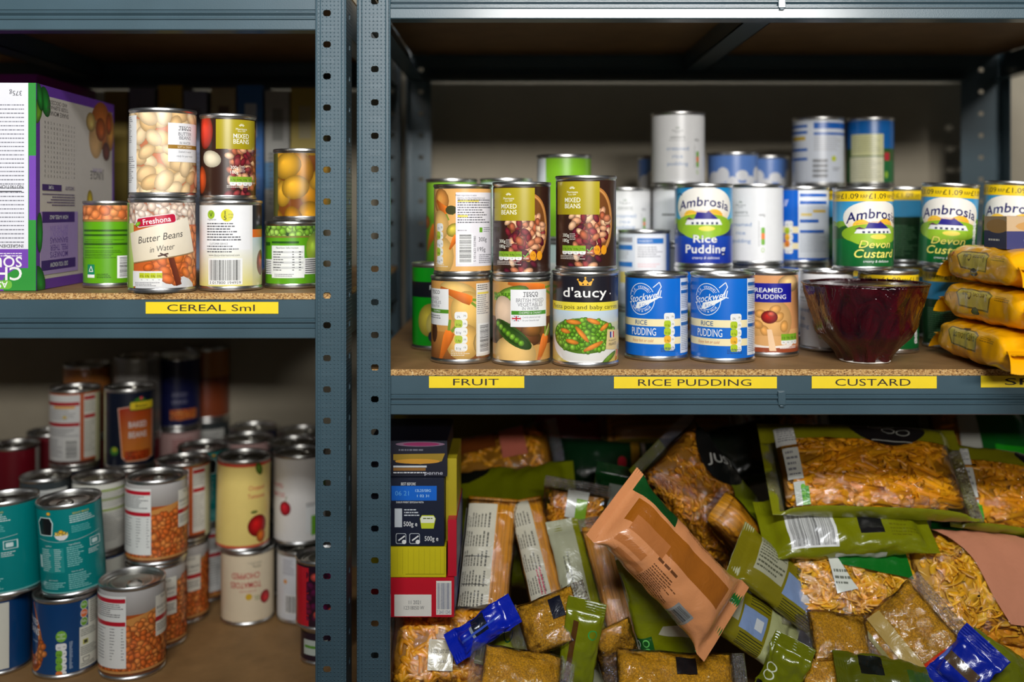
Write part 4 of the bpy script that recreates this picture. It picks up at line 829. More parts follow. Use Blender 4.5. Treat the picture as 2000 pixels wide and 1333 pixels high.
def art_custard_turned(A):
    U, V = A.U, A.V; A.bg((26, 66, 34)); A.bg((60, 140, 180), .6, .865); A.bg((34, 60, 34), .5, .62); A.para(U(.1), U(.8), V(.5), V(.05), 2.6, (90, 130, 90), 3); A.bg((226, 190, 20), .865, 1)
    for i in range(-3, 4): A.text('£1.09', i*33+3, V(.935), 6, (46, 46, 30), w=22, bold=.008); A.text('RRP', i*33-13, V(.93), 4, (46, 46, 30), w=8)
def art_lime(A):
    U, V = A.U, A.V; A.bg((120, 176, 36)); A.rect(-A.half, U(.17), V(0), V(1), (214, 220, 222)); A.text('peach slices', U(.8), V(.72), 6, (226, 234, 190), w=46, bold=.03); A.text('in light syrup', U(.8), V(.58), 5, (206, 220, 150), w=44)
def art_lime_carrot(A):
    U, V = A.U, A.V; A.bg((84, 160, 24), top=(130, 186, 50)); A.carrot(U(.1), V(.3), 40, 16, 60); A.blob(U(.02), V(.5), 10, 9, (200, 120, 50))
def art_pear(A):
    U, V = A.U, A.V; A.bg((10, 140, 20)); A.bg((20, 22, 28), .62, .82); A.text('PEARS', U(.55), V(.75), 5, (210, 214, 206), w=26, bold=.02); A.text('in juice', U(.55), V(.67), 3.6, (200, 204, 196), w=20); A.blob(U(.36), V(.33), 17, 20, (186, 170, 60), -12, 1.15, .7, 22); A.blob(U(.42), V(.3), 9, 14, (206, 192, 100), -12, 1.1, .8, 18); A.blob(U(.5), V(.12), 12, 9, (50, 50, 70))
def art_pale(A): A.bg((176, 196, 190)); A.rect(A.U(.1), A.U(.9), A.V(.2), A.V(.8), (210, 214, 206))
def art_beige(A): A.bg((196, 180, 150)); A.field(-A.half, A.half, A.V(.1), A.V(.9), 7, 6, [(200, 186, 160), (190, 172, 140)], 3, 1)
# ------------------------------------------------------------------ left bay, upper shelf
S1 = 'cans on the cereal shelf'
fr = can(art_freshona, 'can of butter beans with a cream placard and red badge, under another butter bean can', 'can', 249, 383, ZLM, yt=388, d=1.105, group=S1)
can(art_butter_tesco, 'can covered in big pale butter beans with a white panel, topmost of its stack', 'can', 251, 385, fr['top'], yt=217, d=1.105, group=S1)
wb = can(art_daucy_back, 'white backed can with large barcode and yellow circle, under the mixed beans can', 'can', 388, 513, ZLM, yt=393, d=1.13, group=S1)
can(art_mixed_turned, 'can of mixed beans showing a tomato and onion beside its gold panel', 'can', 389, 501, wb['top'], yt=227, d=1.128, Rs=.0305, group=S1)
can(art_green_carrot, 'short green can with orange band and barcode beside the purple cereal box', 'can', 161, 263, ZLM, yt=394, d=1.172, group=S1)
pe = can(art_green_peas, 'short green can with a pea band and white nutrition table by the post', 'can', 517, 624, ZLM, yt=433, d=1.165, group=S1)
can(art_golden, 'can pictured with golden potatoes standing on the green pea can', 'can', 533, 650, pe['top'], yt=294, d=1.185, group=S1)
# ------------------------------------------------------------------ left bay, lower shelf
S2 = 'cans piled on the lower left shelf'
a = can(art_beans_tesco, 'baked beans can with ring pull standing alone nearest the front edge', 'can', 192, 324, ZLL, yt=1128, yb=1331, group=S2)
b = can(art_blue_beanz, 'navy blue baked beans can with white side panel, below a teal can', 'can', 62, 194, ZLL, yt=1152, yb=1327, spin=0, group=S2)
c = can(art_blue_beanz, 'navy blue baked beans can cut by the left edge of the photo', 'can', -70, 64, ZLL, yt=1150, yb=1322, spin=-110, group=S2)
can(art_teal, 'teal can with ring pull and a black keystone mark, on the navy can', 'can', 80, 210, b['top'], yt=975, d=b['Y']-CAMY-.002, Rs=b['r']+.0009, tilt=(0, -3.5), group=S2)
can(art_teal, 'teal can at the left edge of the photo with a white bowl on it', 'can', -44, 82, c['top'], yt=970, d=c['Y']-CAMY, Rs=c['r']+.0009, spin=-42, tilt=(0, -3), group=S2)
d = can(art_beans_tesco, 'baked beans can half hidden behind the front one on the shelf', 'can', 243, 366, ZLL, yb=1276, H=.108, spin=-48, group=S2)
e = can(art_beans_tesco, 'baked beans can at the back of the three on the bare board', 'can', 300, 408, ZLL, yb=1224, H=.108, spin=-48, group=S2)
can(art_beans_tesco, 'baked beans can in the second layer beside the teal can', 'can', 246, 366, d['top'], H=.108, d=d['Y']-CAMY, Rs=d['r']+.0009, group=S2)
can(art_whitered, 'white can with red bars behind the upper baked beans can', 'can', 303, 412, e['top'], H=.108, d=e['Y']-CAMY+.004, Rs=e['r']+.0009, group=S2)
t1 = can(art_tomato_cream, 'cream chopped tomatoes can standing upside down on the bare board', 'can', 430, 537, ZLL, yt=1064, yb=1225, flip=True, group=S2)
can(art_tomato_yellow, 'yellow chopped tomatoes can on the upside down cream can', 'can', 418, 528, t1['top'], yt=888, d=t1['Y']-CAMY, Rs=t1['r']+.0009, spin=-40, tilt=(0, 1.5), group=S2)
t2 = can(art_tomato_lower, 'cream can with red upright lettering beside the post, under a white can', 'can', 540, 645, ZLL, yt=1066, yb=1222, group=S2)
can(art_tomato_white, 'white chopped tomatoes can with a printed tomato beside the post', 'can', 532, 638, t2['top'], yt=890, d=t2['Y']-CAMY, Rs=t2['r']+.0009, group=S2)
sd = can(art_small_dark, 'small short dark tin by the foot of the post', 'can', 586, 676, ZLL, H=.044, d=1.285, group=S2)
can(art_dark_fruit, 'dark can with a red stripe on the small tin by the post', 'can', 577, 684, sd['top'], yt=1083, d=1.285, group=S2)
# second row behind the teal cans, and the layers above and behind
g = can(art_blue_beanz, 'navy can in the dark behind the navy and teal stack', 'can', 140, 248, ZLL, H=.100, d=1.395, spin=-60, group=S2)
wg = can(art_white_green, 'white can with green bars between the teal can and upper baked beans', 'can', 140, 247, g['top'], H=.098, d=1.395, Rs=g['r']+.0009, group=S2)
g2 = can(art_grey_dark, 'dark can under the grey lid at the far left', 'can', 30, 135, ZLL, H=.100, d=1.40, group=S2)
wg2 = can(art_grey_dark, 'grey lidded can behind the two teal cans', 'can', 36, 142, g2['top'], H=.098, d=1.40, Rs=g2['r']+.0009, spin=30, group=S2)
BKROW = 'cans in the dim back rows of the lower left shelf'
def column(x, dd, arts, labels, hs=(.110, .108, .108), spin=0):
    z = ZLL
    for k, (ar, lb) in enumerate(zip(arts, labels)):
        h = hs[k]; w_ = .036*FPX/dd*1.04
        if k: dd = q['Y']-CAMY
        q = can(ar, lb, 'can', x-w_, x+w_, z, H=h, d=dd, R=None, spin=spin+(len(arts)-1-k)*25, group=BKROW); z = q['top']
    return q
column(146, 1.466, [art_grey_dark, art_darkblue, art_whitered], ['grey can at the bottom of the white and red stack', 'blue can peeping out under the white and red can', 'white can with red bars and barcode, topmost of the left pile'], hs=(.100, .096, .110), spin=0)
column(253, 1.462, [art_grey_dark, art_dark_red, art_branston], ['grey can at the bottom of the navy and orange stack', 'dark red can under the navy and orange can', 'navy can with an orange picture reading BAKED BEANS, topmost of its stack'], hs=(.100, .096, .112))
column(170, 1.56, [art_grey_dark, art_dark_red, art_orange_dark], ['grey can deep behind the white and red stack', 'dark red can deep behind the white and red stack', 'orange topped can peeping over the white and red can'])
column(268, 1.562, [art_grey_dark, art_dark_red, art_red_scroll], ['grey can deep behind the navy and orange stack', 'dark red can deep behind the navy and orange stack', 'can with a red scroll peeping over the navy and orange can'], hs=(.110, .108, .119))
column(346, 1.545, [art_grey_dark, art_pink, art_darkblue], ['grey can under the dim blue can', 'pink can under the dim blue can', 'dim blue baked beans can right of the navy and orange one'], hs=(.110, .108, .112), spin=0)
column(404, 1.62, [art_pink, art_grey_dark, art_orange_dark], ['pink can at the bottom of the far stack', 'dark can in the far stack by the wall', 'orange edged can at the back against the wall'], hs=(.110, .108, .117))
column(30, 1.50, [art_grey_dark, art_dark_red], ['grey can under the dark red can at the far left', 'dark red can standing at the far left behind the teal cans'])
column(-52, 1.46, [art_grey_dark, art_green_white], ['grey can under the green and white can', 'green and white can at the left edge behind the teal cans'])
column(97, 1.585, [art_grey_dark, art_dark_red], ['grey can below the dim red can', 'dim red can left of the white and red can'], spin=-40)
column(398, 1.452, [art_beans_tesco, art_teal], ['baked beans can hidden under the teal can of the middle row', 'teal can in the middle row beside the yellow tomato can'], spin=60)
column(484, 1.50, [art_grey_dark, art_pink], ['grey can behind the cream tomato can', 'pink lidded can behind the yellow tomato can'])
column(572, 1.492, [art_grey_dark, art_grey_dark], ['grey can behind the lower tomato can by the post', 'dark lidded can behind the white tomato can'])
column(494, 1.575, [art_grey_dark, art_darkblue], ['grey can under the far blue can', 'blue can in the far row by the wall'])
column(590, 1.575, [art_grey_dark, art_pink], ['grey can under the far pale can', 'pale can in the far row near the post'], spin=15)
# ------------------------------------------------------------------ right bay, upper shelf
S3 = 'cans on the fruit shelf'
va = can(art_veg_pills, 'mixed vegetables can turned aside, bottom left of the front six', 'can', 841, 958, ZRM, yt=538, yb=713, group=S3)
vb = can(art_veg_tesco, 'mixed vegetables can showing peas in the pod and a small flag', 'can', 961, 1076, ZRM, yt=540, yb=716, group=S3)
da = can(art_daucy, 'black topped can of petits pois and baby carrots with a gold crown', 'can', 1078, 1209, ZRM, yt=528, yb=720, group=S3)
can(art_veg_text, 'mixed vegetables can showing its white text panel and 300g, top left', 'can', 847, 961, va['top'], yt=362, d=va['Y']-CAMY, Rs=va['r']+.0004, group=S3)
can(art_mixed_front, 'mixed beans can on the can with the small flag', 'can', 961, 1077, vb['top'], yt=358, d=vb['Y']-CAMY, Rs=vb['r']+.0009, group=S3)
can(art_mixed_front, 'mixed beans can on the black topped petits pois can', 'can', 1086, 1203, da['top'], yt=345, d=da['Y']-CAMY-.006, Rs=.0335, group=S3)
pr = can(art_pear, 'bright green pears can with a black band behind the front cans', 'can', 804, 906, ZRM, yt=514, yb=686, group=S3)
p2 = can(art_pale, 'pale can hidden below the lime can at the back left', 'can', 830, 932, ZRM, yt=520, d=1.345, group=S3)
can(art_lime_carrot, 'lime green can behind the white text panel can', 'can', 830, 934, p2['top'], yt=351, d=1.345, Rs=p2['r']+.0009, group=S3)
p3 = can(art_pale, 'pale can hidden below the grey green lid', 'can', 937, 1040, ZRM, yt=520, d=1.345, group=S3)
can(art_pale, 'grey green can of which only the lid shows behind the mixed beans', 'can', 937, 1040, p3['top'], yt=350, d=1.345, Rs=p3['r']+.0009, group=S3)
p4 = can(art_pale, 'pale can low behind the petits pois can', 'can', 1048, 1156, ZRM, yt=470, d=1.36, group=S3)
can(art_lime, 'lime green peach slices can standing tallest behind the mixed beans', 'can', 1047, 1156, p4['top'], yt=305, d=1.36, Rs=p4['r']+.0009, group=S3)
S4 = 'cans in the rice pudding section'
k1 = can(art_stockwell, 'blue rice pudding can next to the petits pois can', 'can', 1220, 1344, ZRM, yt=533, yb=707, group=S4)
k2 = can(art_stockwell, 'blue rice pudding can right of an identical one, beside the pie picture can', 'can', 1348, 1475, ZRM, yt=533, yb=711, group=S4)
k3 = can(art_creamed_tesco, 'creamed rice pudding can with navy panel and jam picture', 'can', 1446, 1560, ZRM, yt=528, yb=699, Rs=.0335, group=S4)
k4 = can(art_savers_far, 'plain white can half hidden by the dark red pudding', 'can', 1561, 1668, ZRM, yt=526, yb=689, group=S4)
q1 = can(art_pale, 'flat pale tin low behind the first blue rice pudding can', 'can', 1206, 1310, ZRM, H=.040, d=1.345, group=S4)
can(art_ingredients, 'white can with blue ingredients panel behind the blue rice pudding', 'can', 1206, 1310, q1['top'], yt=449, d=1.345, Rs=q1['r']+.0009, group=S4)
q2 = can(art_pale, 'pale can low at the back under the short white can', 'can', 1170, 1271, ZRM, H=.120, d=1.428, group=S4)
can(art_savers_front, 'plain white can behind the mixed beans, beside the stack at its right', 'can', 1172, 1270, q2['top'], yt=368, d=1.428, Rs=q2['r']+.0009, group=S4)
q3 = can(art_white_blue, 'white can low at the back under the blue edged can', 'can', 1273, 1374, ZRM, H=.120, d=1.425, group=S4)
q3b = can(art_white_blue, 'white can with blue blocks under the tall topmost white can', 'can', 1274, 1373, q3['top'], yt=366, d=1.425, Rs=q3['r']+.0009, group=S4)
can(art_savers_front, 'white creamed rice pudding can, topmost at the back of the section', 'can', 1272, 1376, q3b['top'], yt=222, d=1.42, Rs=.0375, group=S4)
q5 = can(art_stockwell_turned, 'blue can standing on the shelf behind the two blue rice puddings', 'can', 1316, 1432, ZRM, H=k1['H'], d=1.285, group=S4)
can(art_ambrosia_rice, 'blue rice pudding can with a farmhouse picture, second layer', 'can', 1316, 1433, q5['top'], yt=361, d=1.285, Rs=q5['r']+.0009, group=S4)
q6 = can(art_savers_left, 'white can standing on the shelf under the second layer white can', 'can', 1424, 1532, ZRM, H=k1['H'], d=1.345, group=S4)
can(art_savers_left, 'white creamed rice pudding can right of the farmhouse rice pudding', 'can', 1423, 1531, q6['top'], yt=361, d=1.34, Rs=q6['r']+.0009, group=S4)
q7 = can(art_stockwell_turned, 'blue can low behind the pie picture can', 'can', 1513, 1621, ZRM, H=k1['H'], d=1.34, group=S4)
can(art_stockwell_turned, 'blue and white can showing its side panel, right of the white can', 'can', 1513, 1621, q7['top'], yt=365, d=1.34, Rs=q7['r']+.0009, group=S4)
def tower(x0, x1, dd, arts, labels, tops, group):
    z = ZRM; r = None
    for a_, l_, yt_ in zip(arts, labels, tops):
        q = can(a_, l_, 'can', x0, x1, z, yt=yt_, d=dd, group=group); dd = q['Y']-CAMY; z = q['top']
tower(1546, 1650, 1.47, [art_pale, art_pale, art_blue_stripes], ['pale can at the bottom of the blue striped stack', 'pale can in the middle of the blue striped stack', 'white can with blue bars topmost behind the blue side panel can'], [525, 366, 232], S4)
tower(1651, 1747, 1.475, [art_pale, art_pale, art_ambrosia_back], ['pale can at the bottom of the blue and cream stack', 'pale can in the middle of the blue and cream stack', 'blue and green can with cream panels topmost above the custards'], [525, 366, 233], S4)
tower(1381, 1481, 1.465, [art_pale, art_pale, art_cloud], ['pale can at the bottom of the cloud printed stack', 'pale can in the middle of the cloud printed stack', 'can with white clouds on blue behind the farmhouse rice pudding'], [530, 410, 300], S4)
tower(1452, 1543, 1.545, [art_pale, art_pale, art_cloud], ['pale can at the bottom of the far cloud stack', 'pale can in the middle of the far cloud stack', 'cloud printed can at the back left of the blue bars can'], [530, 410, 306], S4)
tower(1245, 1338, 1.52, [art_pale, art_pale, art_cloud], ['pale can at the bottom of the farthest stack', 'pale can in the middle of the farthest stack', 'blue and white can peeping out left of the topmost white can'], [530, 415, 306], S4)
S5 = 'cans in the custard section'
cb = can(art_ambrosia_custard, 'custard can standing on the shelf behind the dark red pudding', 'can', 1674, 1796, ZRM, yt=527, yb=692, group=S5)
c0 = can(art_custard_turned, 'custard can low behind the plain white can', 'can', 1604, 1704, ZRM, H=cb['H'], d=1.39, group=S5)
can(art_custard_turned, 'custard can turned away, in shadow left of the first custard', 'can', 1604, 1704, c0['top'], yt=367, d=1.39, Rs=c0['r']+.0009, group=S5)
can(art_ambrosia_custard, 'custard can with its lettering cut off at the right side', 'can', 1623, 1749, cb['top'], yt=367, d=cb['Y']-CAMY-.012, Rs=cb['r']+.0009, spin=24, group=S5)
c2 = can(art_custard_turned, 'custard can low between the two front custards', 'can', 1712, 1816, ZRM, H=cb['H'], d=1.375, group=S5)
can(art_custard_turned, 'custard can turned away between the two front custards', 'can', 1712, 1814, c2['top'], yt=367, d=1.375, Rs=c2['r']+.0009, group=S5)
c3 = can(art_custard_turned, 'custard can on the shelf behind the yellow cakes', 'can', 1800, 1918, ZRM, H=cb['H']+.001, d=1.262, group=S5)
can(art_ambrosia_custard, 'custard can facing front with all its lettering showing', 'can', 1786, 1910, c3['top']+.0012, yt=360, d=1.245, Rs=c3['r']-.0002, tilt=(0, 3), group=S5)
c4 = can(art_custard_turned, 'custard can low behind the cakes at the right edge', 'can', 1926, 2046, ZRM, H=cb['H']+.003, d=1.266, group=S5)
can(art_ambrosia_custard, 'custard can at the right edge of the photo', 'can', 1910, 2032, c4['top']+.0012, yt=356, d=1.25, Rs=c4['r']-.0002, tilt=(0, 3), group=S5)
# ------------------------------------------------------------------ cartons
def carton(name, label, cat, W, D, Hh, arts, loc, rz=0, group=None, base=(120, 120, 120), rx=0, parts=()):
    """upright carton: front face at y=0 (towards local -y), arts: {'front','right','left','top'} -> f(Art, w, h) in mm"""
    A = Art(); o = None
    bm = bmesh.new(); add_box(bm, 0, W, 0, D, 0, Hh, min(.0012, W*.05))
    me = bpy.data.meshes.new(name); bm.to_mesh(me); bm.free(); c = lin(base)
    ca = me.color_attributes.new('Col', 'FLOAT_COLOR', 'POINT'); ca.data.foreach_set('color', [*c, 1.0]*len(me.vertices)); me.materials.append(M['card'])
    root = link(name, me); tag(root, label, cat, group); root.location = loc; root.rotation_euler = (rx, 0, rz)
    face = {'front': (W, Hh, lambda u, v, k: (u/1000, -.0002-k*4e-6, v/1000)), 'right': (D, Hh, lambda u, v, k: (W+.0002+k*4e-6, u/1000, v/1000)),
            'left': (D, Hh, lambda u, v, k: (-.0002-k*4e-6, D-u/1000, v/1000)), 'top': (W, D, lambda u, v, k: (u/1000, v/1000, Hh+.0002+k*4e-6))}
    for f, fn in arts.items():
        w_, h_, mp = face[f]; A = Art(); A.rect(0, w_*1000, 0, h_*1000, base); fn(A, w_*1000, h_*1000)
        A.build(f+'_panel', mp, M['card'], root, clip=(0, w_*1000, 0, h_*1000))
    return root
PUR, GRN = (112, 62, 168), (40, 140, 50)
def flip180(fn):
    def g(A, w, h):
        B = Art(); fn(B, w, h); n = A.k
        for p, c, k in B.polys: A.polys.append(([(w-x, h-y) for x, y in p], c, k+n))
        A.k += B.k
    return g
def cereal_side(A, w, h):   # authored the right way up; the box stands on its head
    A.rect(0, w, 0, h, PUR); A.rect(w*.0, w*1, 0, h*.80, (222, 222, 228)); A.rect(0, w*.055, 0, h, GRN); A.rect(0, w*.05, h*.35, h*.66, PUR)
    A.text('375g', w*.1, h*.05, 5, INK, al='l')
    for i in range(34): A.para(w*.085, w*.97, h*(.1+.02*i)+2, h*(.1+.02*i)-.5, 2.6, (110, 110, 120), i+3, 1)
    A.rect(w*.1, w*.97, h*.52, h*.524, INK); A.text('NUTRITION', w*.09, h*.5, 3.4, INK, bold=.02, al='l'); A.text('INGREDIENTS', w*.09, h*.785, 3.4, INK, bold=.02, al='l')
    A.ell(w*.08, h*.97, 24, 18, GRN); A.text('SQUARES', w*.10, h*.862, 11, WHT, bold=.03, al='l'); A.text('CHOCO', w*.10, h*.918, 14, WHT, bold=.03, al='l'); A.para(w*.1, w*.8, h*.835, h*.81, 2.6, (220, 210, 230), 5)
    A.rrect(w*.17, w*.62, h*.95, h*.992, 4, (110, 180, 60)); A.text('ASDA', w*.2, h*.971, 6.5, WHT, bold=.03, al='l')
def cereal_back(A, w, h):
    A.rect(0, w, 0, h, PUR); A.rect(w*.03, w*.96, h*.05, h*.95, (214, 206, 196)); D = (90, 84, 80)
    A.blob(w*.2, h*.14, 34, 30, (214, 120, 50), 20, 1.2, .7, 20); A.blob(w*.27, h*.22, 22, 24, (228, 180, 120), 0, 1.1, .8, 20); A.blob(w*.06, h*.16, 14, 26, (226, 150, 60)); A.blob(w*.9, h*.08, 12, 18, GRN, 30); A.blob(w*.98, h*.13, 10, 16, (110, 160, 40), -30); A.blob(w*.2, h*.16, 17, 15, (200, 100, 40)); A.blob(w*.34, h*.13, 15, 12, (230, 190, 110)); A.blob(w*.08, h*.12, 10, 14, (190, 90, 40)); A.blob(w*.12, h*.28, 13, 12, (120, 50, 40))
    A.text('JUNGLE', w*.25, h*.42, 10, D, w=44, bold=.03); A.text('ESCAPE', w*.25, h*.39, 4, (150, 130, 190), w=30)
    A.text('SNAKE MONKEY', w*.76, h*.13, 5, D, w=60, bold=.02); A.text('TIGER ELEPHANT', w*.76, h*.10, 4.4, D, w=58, bold=.02); A.text('AND CROCODILE', w*.76, h*.075, 4.4, D, w=52, bold=.02)
    R = rnd(4)
    for i in range(11):
        for j in range(12): A.text(R.choice('ABCDEGIKLMNOPRSTU'), w*(.56+.035*i), h*(.18+.024*j), 2.8, D)
    A.rect(w*.72, w*.94, h*.485, h*.515, (70, 40, 110)); A.text('YUM!', w*.84, h*.5, 4, WHT, bold=.02); A.text('CHOCOLATEY', w*.62, h*.5, 4, (70, 40, 110), w=26, bold=.02); A.para(w*.56, w*.94, h*.59, h*.52, 3, (100, 84, 120), 3)
    A.rect(w*.52, w*.96, h*.62, h*.93, (176, 150, 206)); A.rect(w*.56, w*.94, h*.62, h*.675, (70, 40, 120)); A.text('HOW A-PEEL-ING!', w*.75, h*.648, 4.5, WHT, w=50, bold=.02)
    V_ = (96, 60, 150)
    for t, f in (('EAT THE SKIN', .705), ('AND DON\'T', .735), ('BANANAS', .765), ('PEEL THEIR', .80), ('MONKEYS', .835)): A.text(t, w*.75, h*f, 6.4, V_ if f > .75 else (150, 120, 200), w=48, bold=.02)
    A.rect(w*.55, w*.95, h*.86, h*.91, (70, 40, 120)); A.text('DID YOU KNOW', w*.75, h*.885, 5, WHT, w=48, bold=.02)
    A.blob(w*.36, h*.56, 9, 13, (220, 190, 40)); A.blob(w*.97, h*.06, 8, 16, GRN, 20); A.blob(w*.97, h*.95, 12, 18, GRN, 40); A.blob(w*.97, h*.72, 8, 22, GRN); A.rect(w*.1, w*.4, h*.88, h*.93, (80, 50, 110))
ZB = ZLM+.0006
carton('cereal_box', 'purple and white cereal box standing upside down at the left edge', 'cereal box', .150, .232, .2245, {'front': flip180(cereal_side), 'right': flip180(cereal_back)}, (-.664, .022, ZB), math.radians(1.5), base=PUR)
def mag(A, w, h): A.rect(0, w, h*.6, h, (130, 20, 120)); A.rect(0, w, 0, h*.6, (50, 40, 110))
carton('cereal_box', 'dark magenta cereal box behind the upside down purple one', 'cereal box', .16, .19, .266, {'front': mag, 'right': mag}, (-.785, .268, ZB), 0, base=(60, 30, 90))
def pk(cols, patch=None):
    def f(A, w, h):
        y = 0
        for c, t in cols: A.rect(0, w, y, y+h*t, c); y += h*t
        if patch: A.rect(w*.3, w*.75, h*.72, h*.9, patch); A.para(w*.15, w*.85, h*.65, h*.35, 6, tuple(x*.6 for x in patch), 5)
    return f
GP = 'packets lined along the back of the cereal shelf'
for i, (x0, x1, cols, pt, lb) in enumerate((
        (204, 250, [((120, 104, 40), .6), ((140, 120, 50), .4)], None, 'dull yellow packet at the back, left of the butter beans cans'),
        (252, 303, [((130, 140, 150), .7), ((116, 120, 136), .3)], (90, 90, 100), 'grey blue packet at the back behind the butter beans cans'),
        (309, 357, [((120, 116, 80), .5), ((176, 150, 40), .5)], (140, 130, 60), 'yellow and grey packet at the back between the two can stacks'),
        (359, 405, [((120, 130, 150), .6), ((126, 134, 160), .4)], (100, 106, 126), 'pale blue grey packet at the back above the mixed beans can'),
        (412, 461, [((150, 140, 110), .55), ((160, 148, 110), .45)], (90, 70, 50), 'beige packet with brown patch at the back behind the mixed beans'),
        (463, 515, [((20, 80, 140), .5), ((16, 92, 160), .5)], (170, 180, 190), 'blue packet with white patch at the back right of the mixed beans'),
        (518, 566, [((140, 140, 134), .45), ((70, 120, 160), .15), ((150, 150, 144), .4)], (110, 110, 104), 'grey packet at the back, left of the golden potatoes can'),
        (568, 622, [((150, 140, 90), .6), ((160, 140, 50), .4)], (150, 140, 100), 'yellow and grey packet at the back behind the golden potatoes can'))):
    d = 1.50; X0, X1 = (x0-1000)/FPX*d, (x1-1000)/FPX*d
    carton('food_packet', lb, 'packet', X1-X0-.001, .07, .262+.004*(i % 3), {'front': pk(cols, pt)}, (X0, d+CAMY, ZB), 0, GP, cols[0][0])
# ------------------------------------------------------------------ dark red pudding in cellophane
N = NT('dark_red_cellophane'); v = N.coord('Object', (1, 1, .45)); nz = N.noise(34, 4, .6, v); nz.inputs['Distortion'].default_value = 1.6
rp = N.ramp(nz.outputs[0], [(.3, lin((16, 2, 8))), (.66, lin((66, 4, 16)))]); N.l(rp.outputs[0], N.p.inputs['Base Color'])
N.set(Roughness=.10); N.p.inputs['Coat Weight'].default_value = .5; N.p.inputs['Coat Roughness'].default_value = .03; N.bump(nz.outputs[0], .9, .006); M['cello'] = N.m
M['white_card'] = mat_noise('white_card', (220, 216, 208), (232, 228, 220), 60, .7)
def pudding():
    base = at(1690, 717, 1.094); R1, R0, Hh = .0675, .0270, .0865; X = (1689-1000)/FPX*1.14; Y = 1.14+CAMY
    t = thing('wrapped_pudding', 'dark red cellophane wrapped pudding, bowl shaped, in front of the custard cans', 'pudding', (X, Y, ZRM+.0006))
    bm = bmesh.new(); nS, nZ = 90, 26; rings = []
    for j in range(nZ+1):
        f = j/nZ; z = .0022+f*(Hh-.0022)
        KP = ((0, .42), (.07, .46), (.17, .57), (.32, .765), (.41, .815), (.6, .88), (.88, .975), (1, 1)); q = max(i for i in range(len(KP)-1) if KP[i][0] <= f+1e-9)
        tt = (f-KP[q][0])/(KP[q+1][0]-KP[q][0]); prof = R1*(KP[q][1]+(KP[q+1][1]-KP[q][1])*tt)
        ring = []
        for i in range(nS):
            a = 2*PI*i/nS
            fac = .0010*math.sin(11*a+f*5)*(1-f*.7)+.0012*math.sin(5*a+1+2.5*f)*(1-.6*f)-.003*max(0, 1-abs(a-4.35-.35*f)*9)*min(1, f*3)
            nn = noise.noise(Vector((math.cos(a)*2.2, math.sin(a)*2.2, f*2.0)))*.0040-abs(noise.noise(Vector((math.cos(a)*4+f, math.sin(a)*4-f*1.2, f*1.1))))*.0070*min(1, (1-f)*5)*min(1, f*3)+noise.noise(Vector((math.cos(a)*7+f*2, math.sin(a)*7, f*3.2)))*.0018
            r = prof+fac+nn*(1.15-f*.4); ring.append(bm.verts.new((r*math.cos(a), r*math.sin(a), z+(noise.noise(Vector((a*2, 3, 1)))*.0008 if j == nZ else 0))))
        rings.append(ring)
    for A_, B_ in zip(rings, rings[1:]):
        for i in range(nS): bm.faces.new((A_[i], A_[(i+1) % nS], B_[(i+1) % nS], B_[i]))
    c = bm.verts.new((0, 0, Hh-.003)); 
    inner = [bm.verts.new((v_.co.x*.93, v_.co.y*.93, Hh-.002)) for v_ in rings[-1]]
    for i in range(nS): bm.faces.new((rings[-1][i], rings[-1][(i+1) % nS], inner[(i+1) % nS], inner[i])); bm.faces.new((inner[i], inner[(i+1) % nS], c))
    bm_obj('cellophane', bm, M['cello'], t)
    bm = bmesh.new(); add_lathe(bm, [(0, 0), (R0*.97, 0), (R0+.0004, .0008), (R0, .0020), (0, .0020)], 48); bm_obj('base_card', bm, M['white_card'], t)
    bm = bmesh.new(); add_tube(bm, [((R1+.0004)*math.cos(a), (R1+.0004)*math.sin(a), Hh+noise.noise(Vector((a*2, 3, 1)))*.0008) for a in [2*PI*i/72 for i in range(72)]], .0009, 6, True); bm_obj('folded_rim', bm, M['cello'], t)
pudding()
# ------------------------------------------------------------------ bags and wrappers
def mk_film(name, tint=(1, 1, 1), gl=.10, rough=.07, bump=.7, scale=38):
    N = NT(name); nt = N.t; nt.nodes.remove(N.p)
    tr = N.n('ShaderNodeBsdfTransparent'); tr.inputs[0].default_value = (*tint, 1); g = N.n('ShaderNodeBsdfGlossy'); g.inputs['Roughness'].default_value = rough; g.inputs[0].default_value = (1, 1, 1, 1)
    v = N.coord(); nz = N.noise(scale, 5, .62, v); nz.inputs['Distortion'].default_value = 2.2
    b = N.n('ShaderNodeBump'); b.inputs['Strength'].default_value = bump; b.inputs['Distance'].default_value = .003; vo = N.n('ShaderNodeTexVoronoi'); vo.inputs['Scale'].default_value = scale*2.6; N.l(nz.outputs[1], vo.inputs['Vector']) if False else N.l(v, vo.inputs['Vector']); ma = N.n('ShaderNodeMath', operation='MULTIPLY_ADD'); N.l(vo.outputs[0], ma.inputs[0]); ma.inputs[1].default_value = .55; N.l(nz.outputs[0], ma.inputs[2]); N.l(ma.outputs[0], b.inputs['Height']); N.l(b.outputs[0], g.inputs['Normal'])
    fr = N.n('ShaderNodeFresnel'); fr.inputs['IOR'].default_value = 1.5; N.l(b.outputs[0], fr.inputs['Normal'])
    ad = N.n('ShaderNodeMath', operation='ADD'); ad.use_clamp = True; N.l(fr.outputs[0], ad.inputs[0]); ad.inputs[1].default_value = gl
    mx = N.n('ShaderNodeMixShader'); N.l(ad.outputs[0], mx.inputs[0]); N.l(tr.outputs[0], mx.inputs[1]); N.l(g.outputs[0], mx.inputs[2]); N.l(mx.outputs[0], N.out.inputs['Surface']); return N.m
M['film'] = mk_film('clear_film', gl=.015, rough=.035, bump=.9, scale=32); M['film_seal'] = mk_film('crimped_film', (.95, .93, .86), .08, .14, .8, 120)
M['pasta'] = mat_print('dried_pasta', .45, .1, .12, 260)
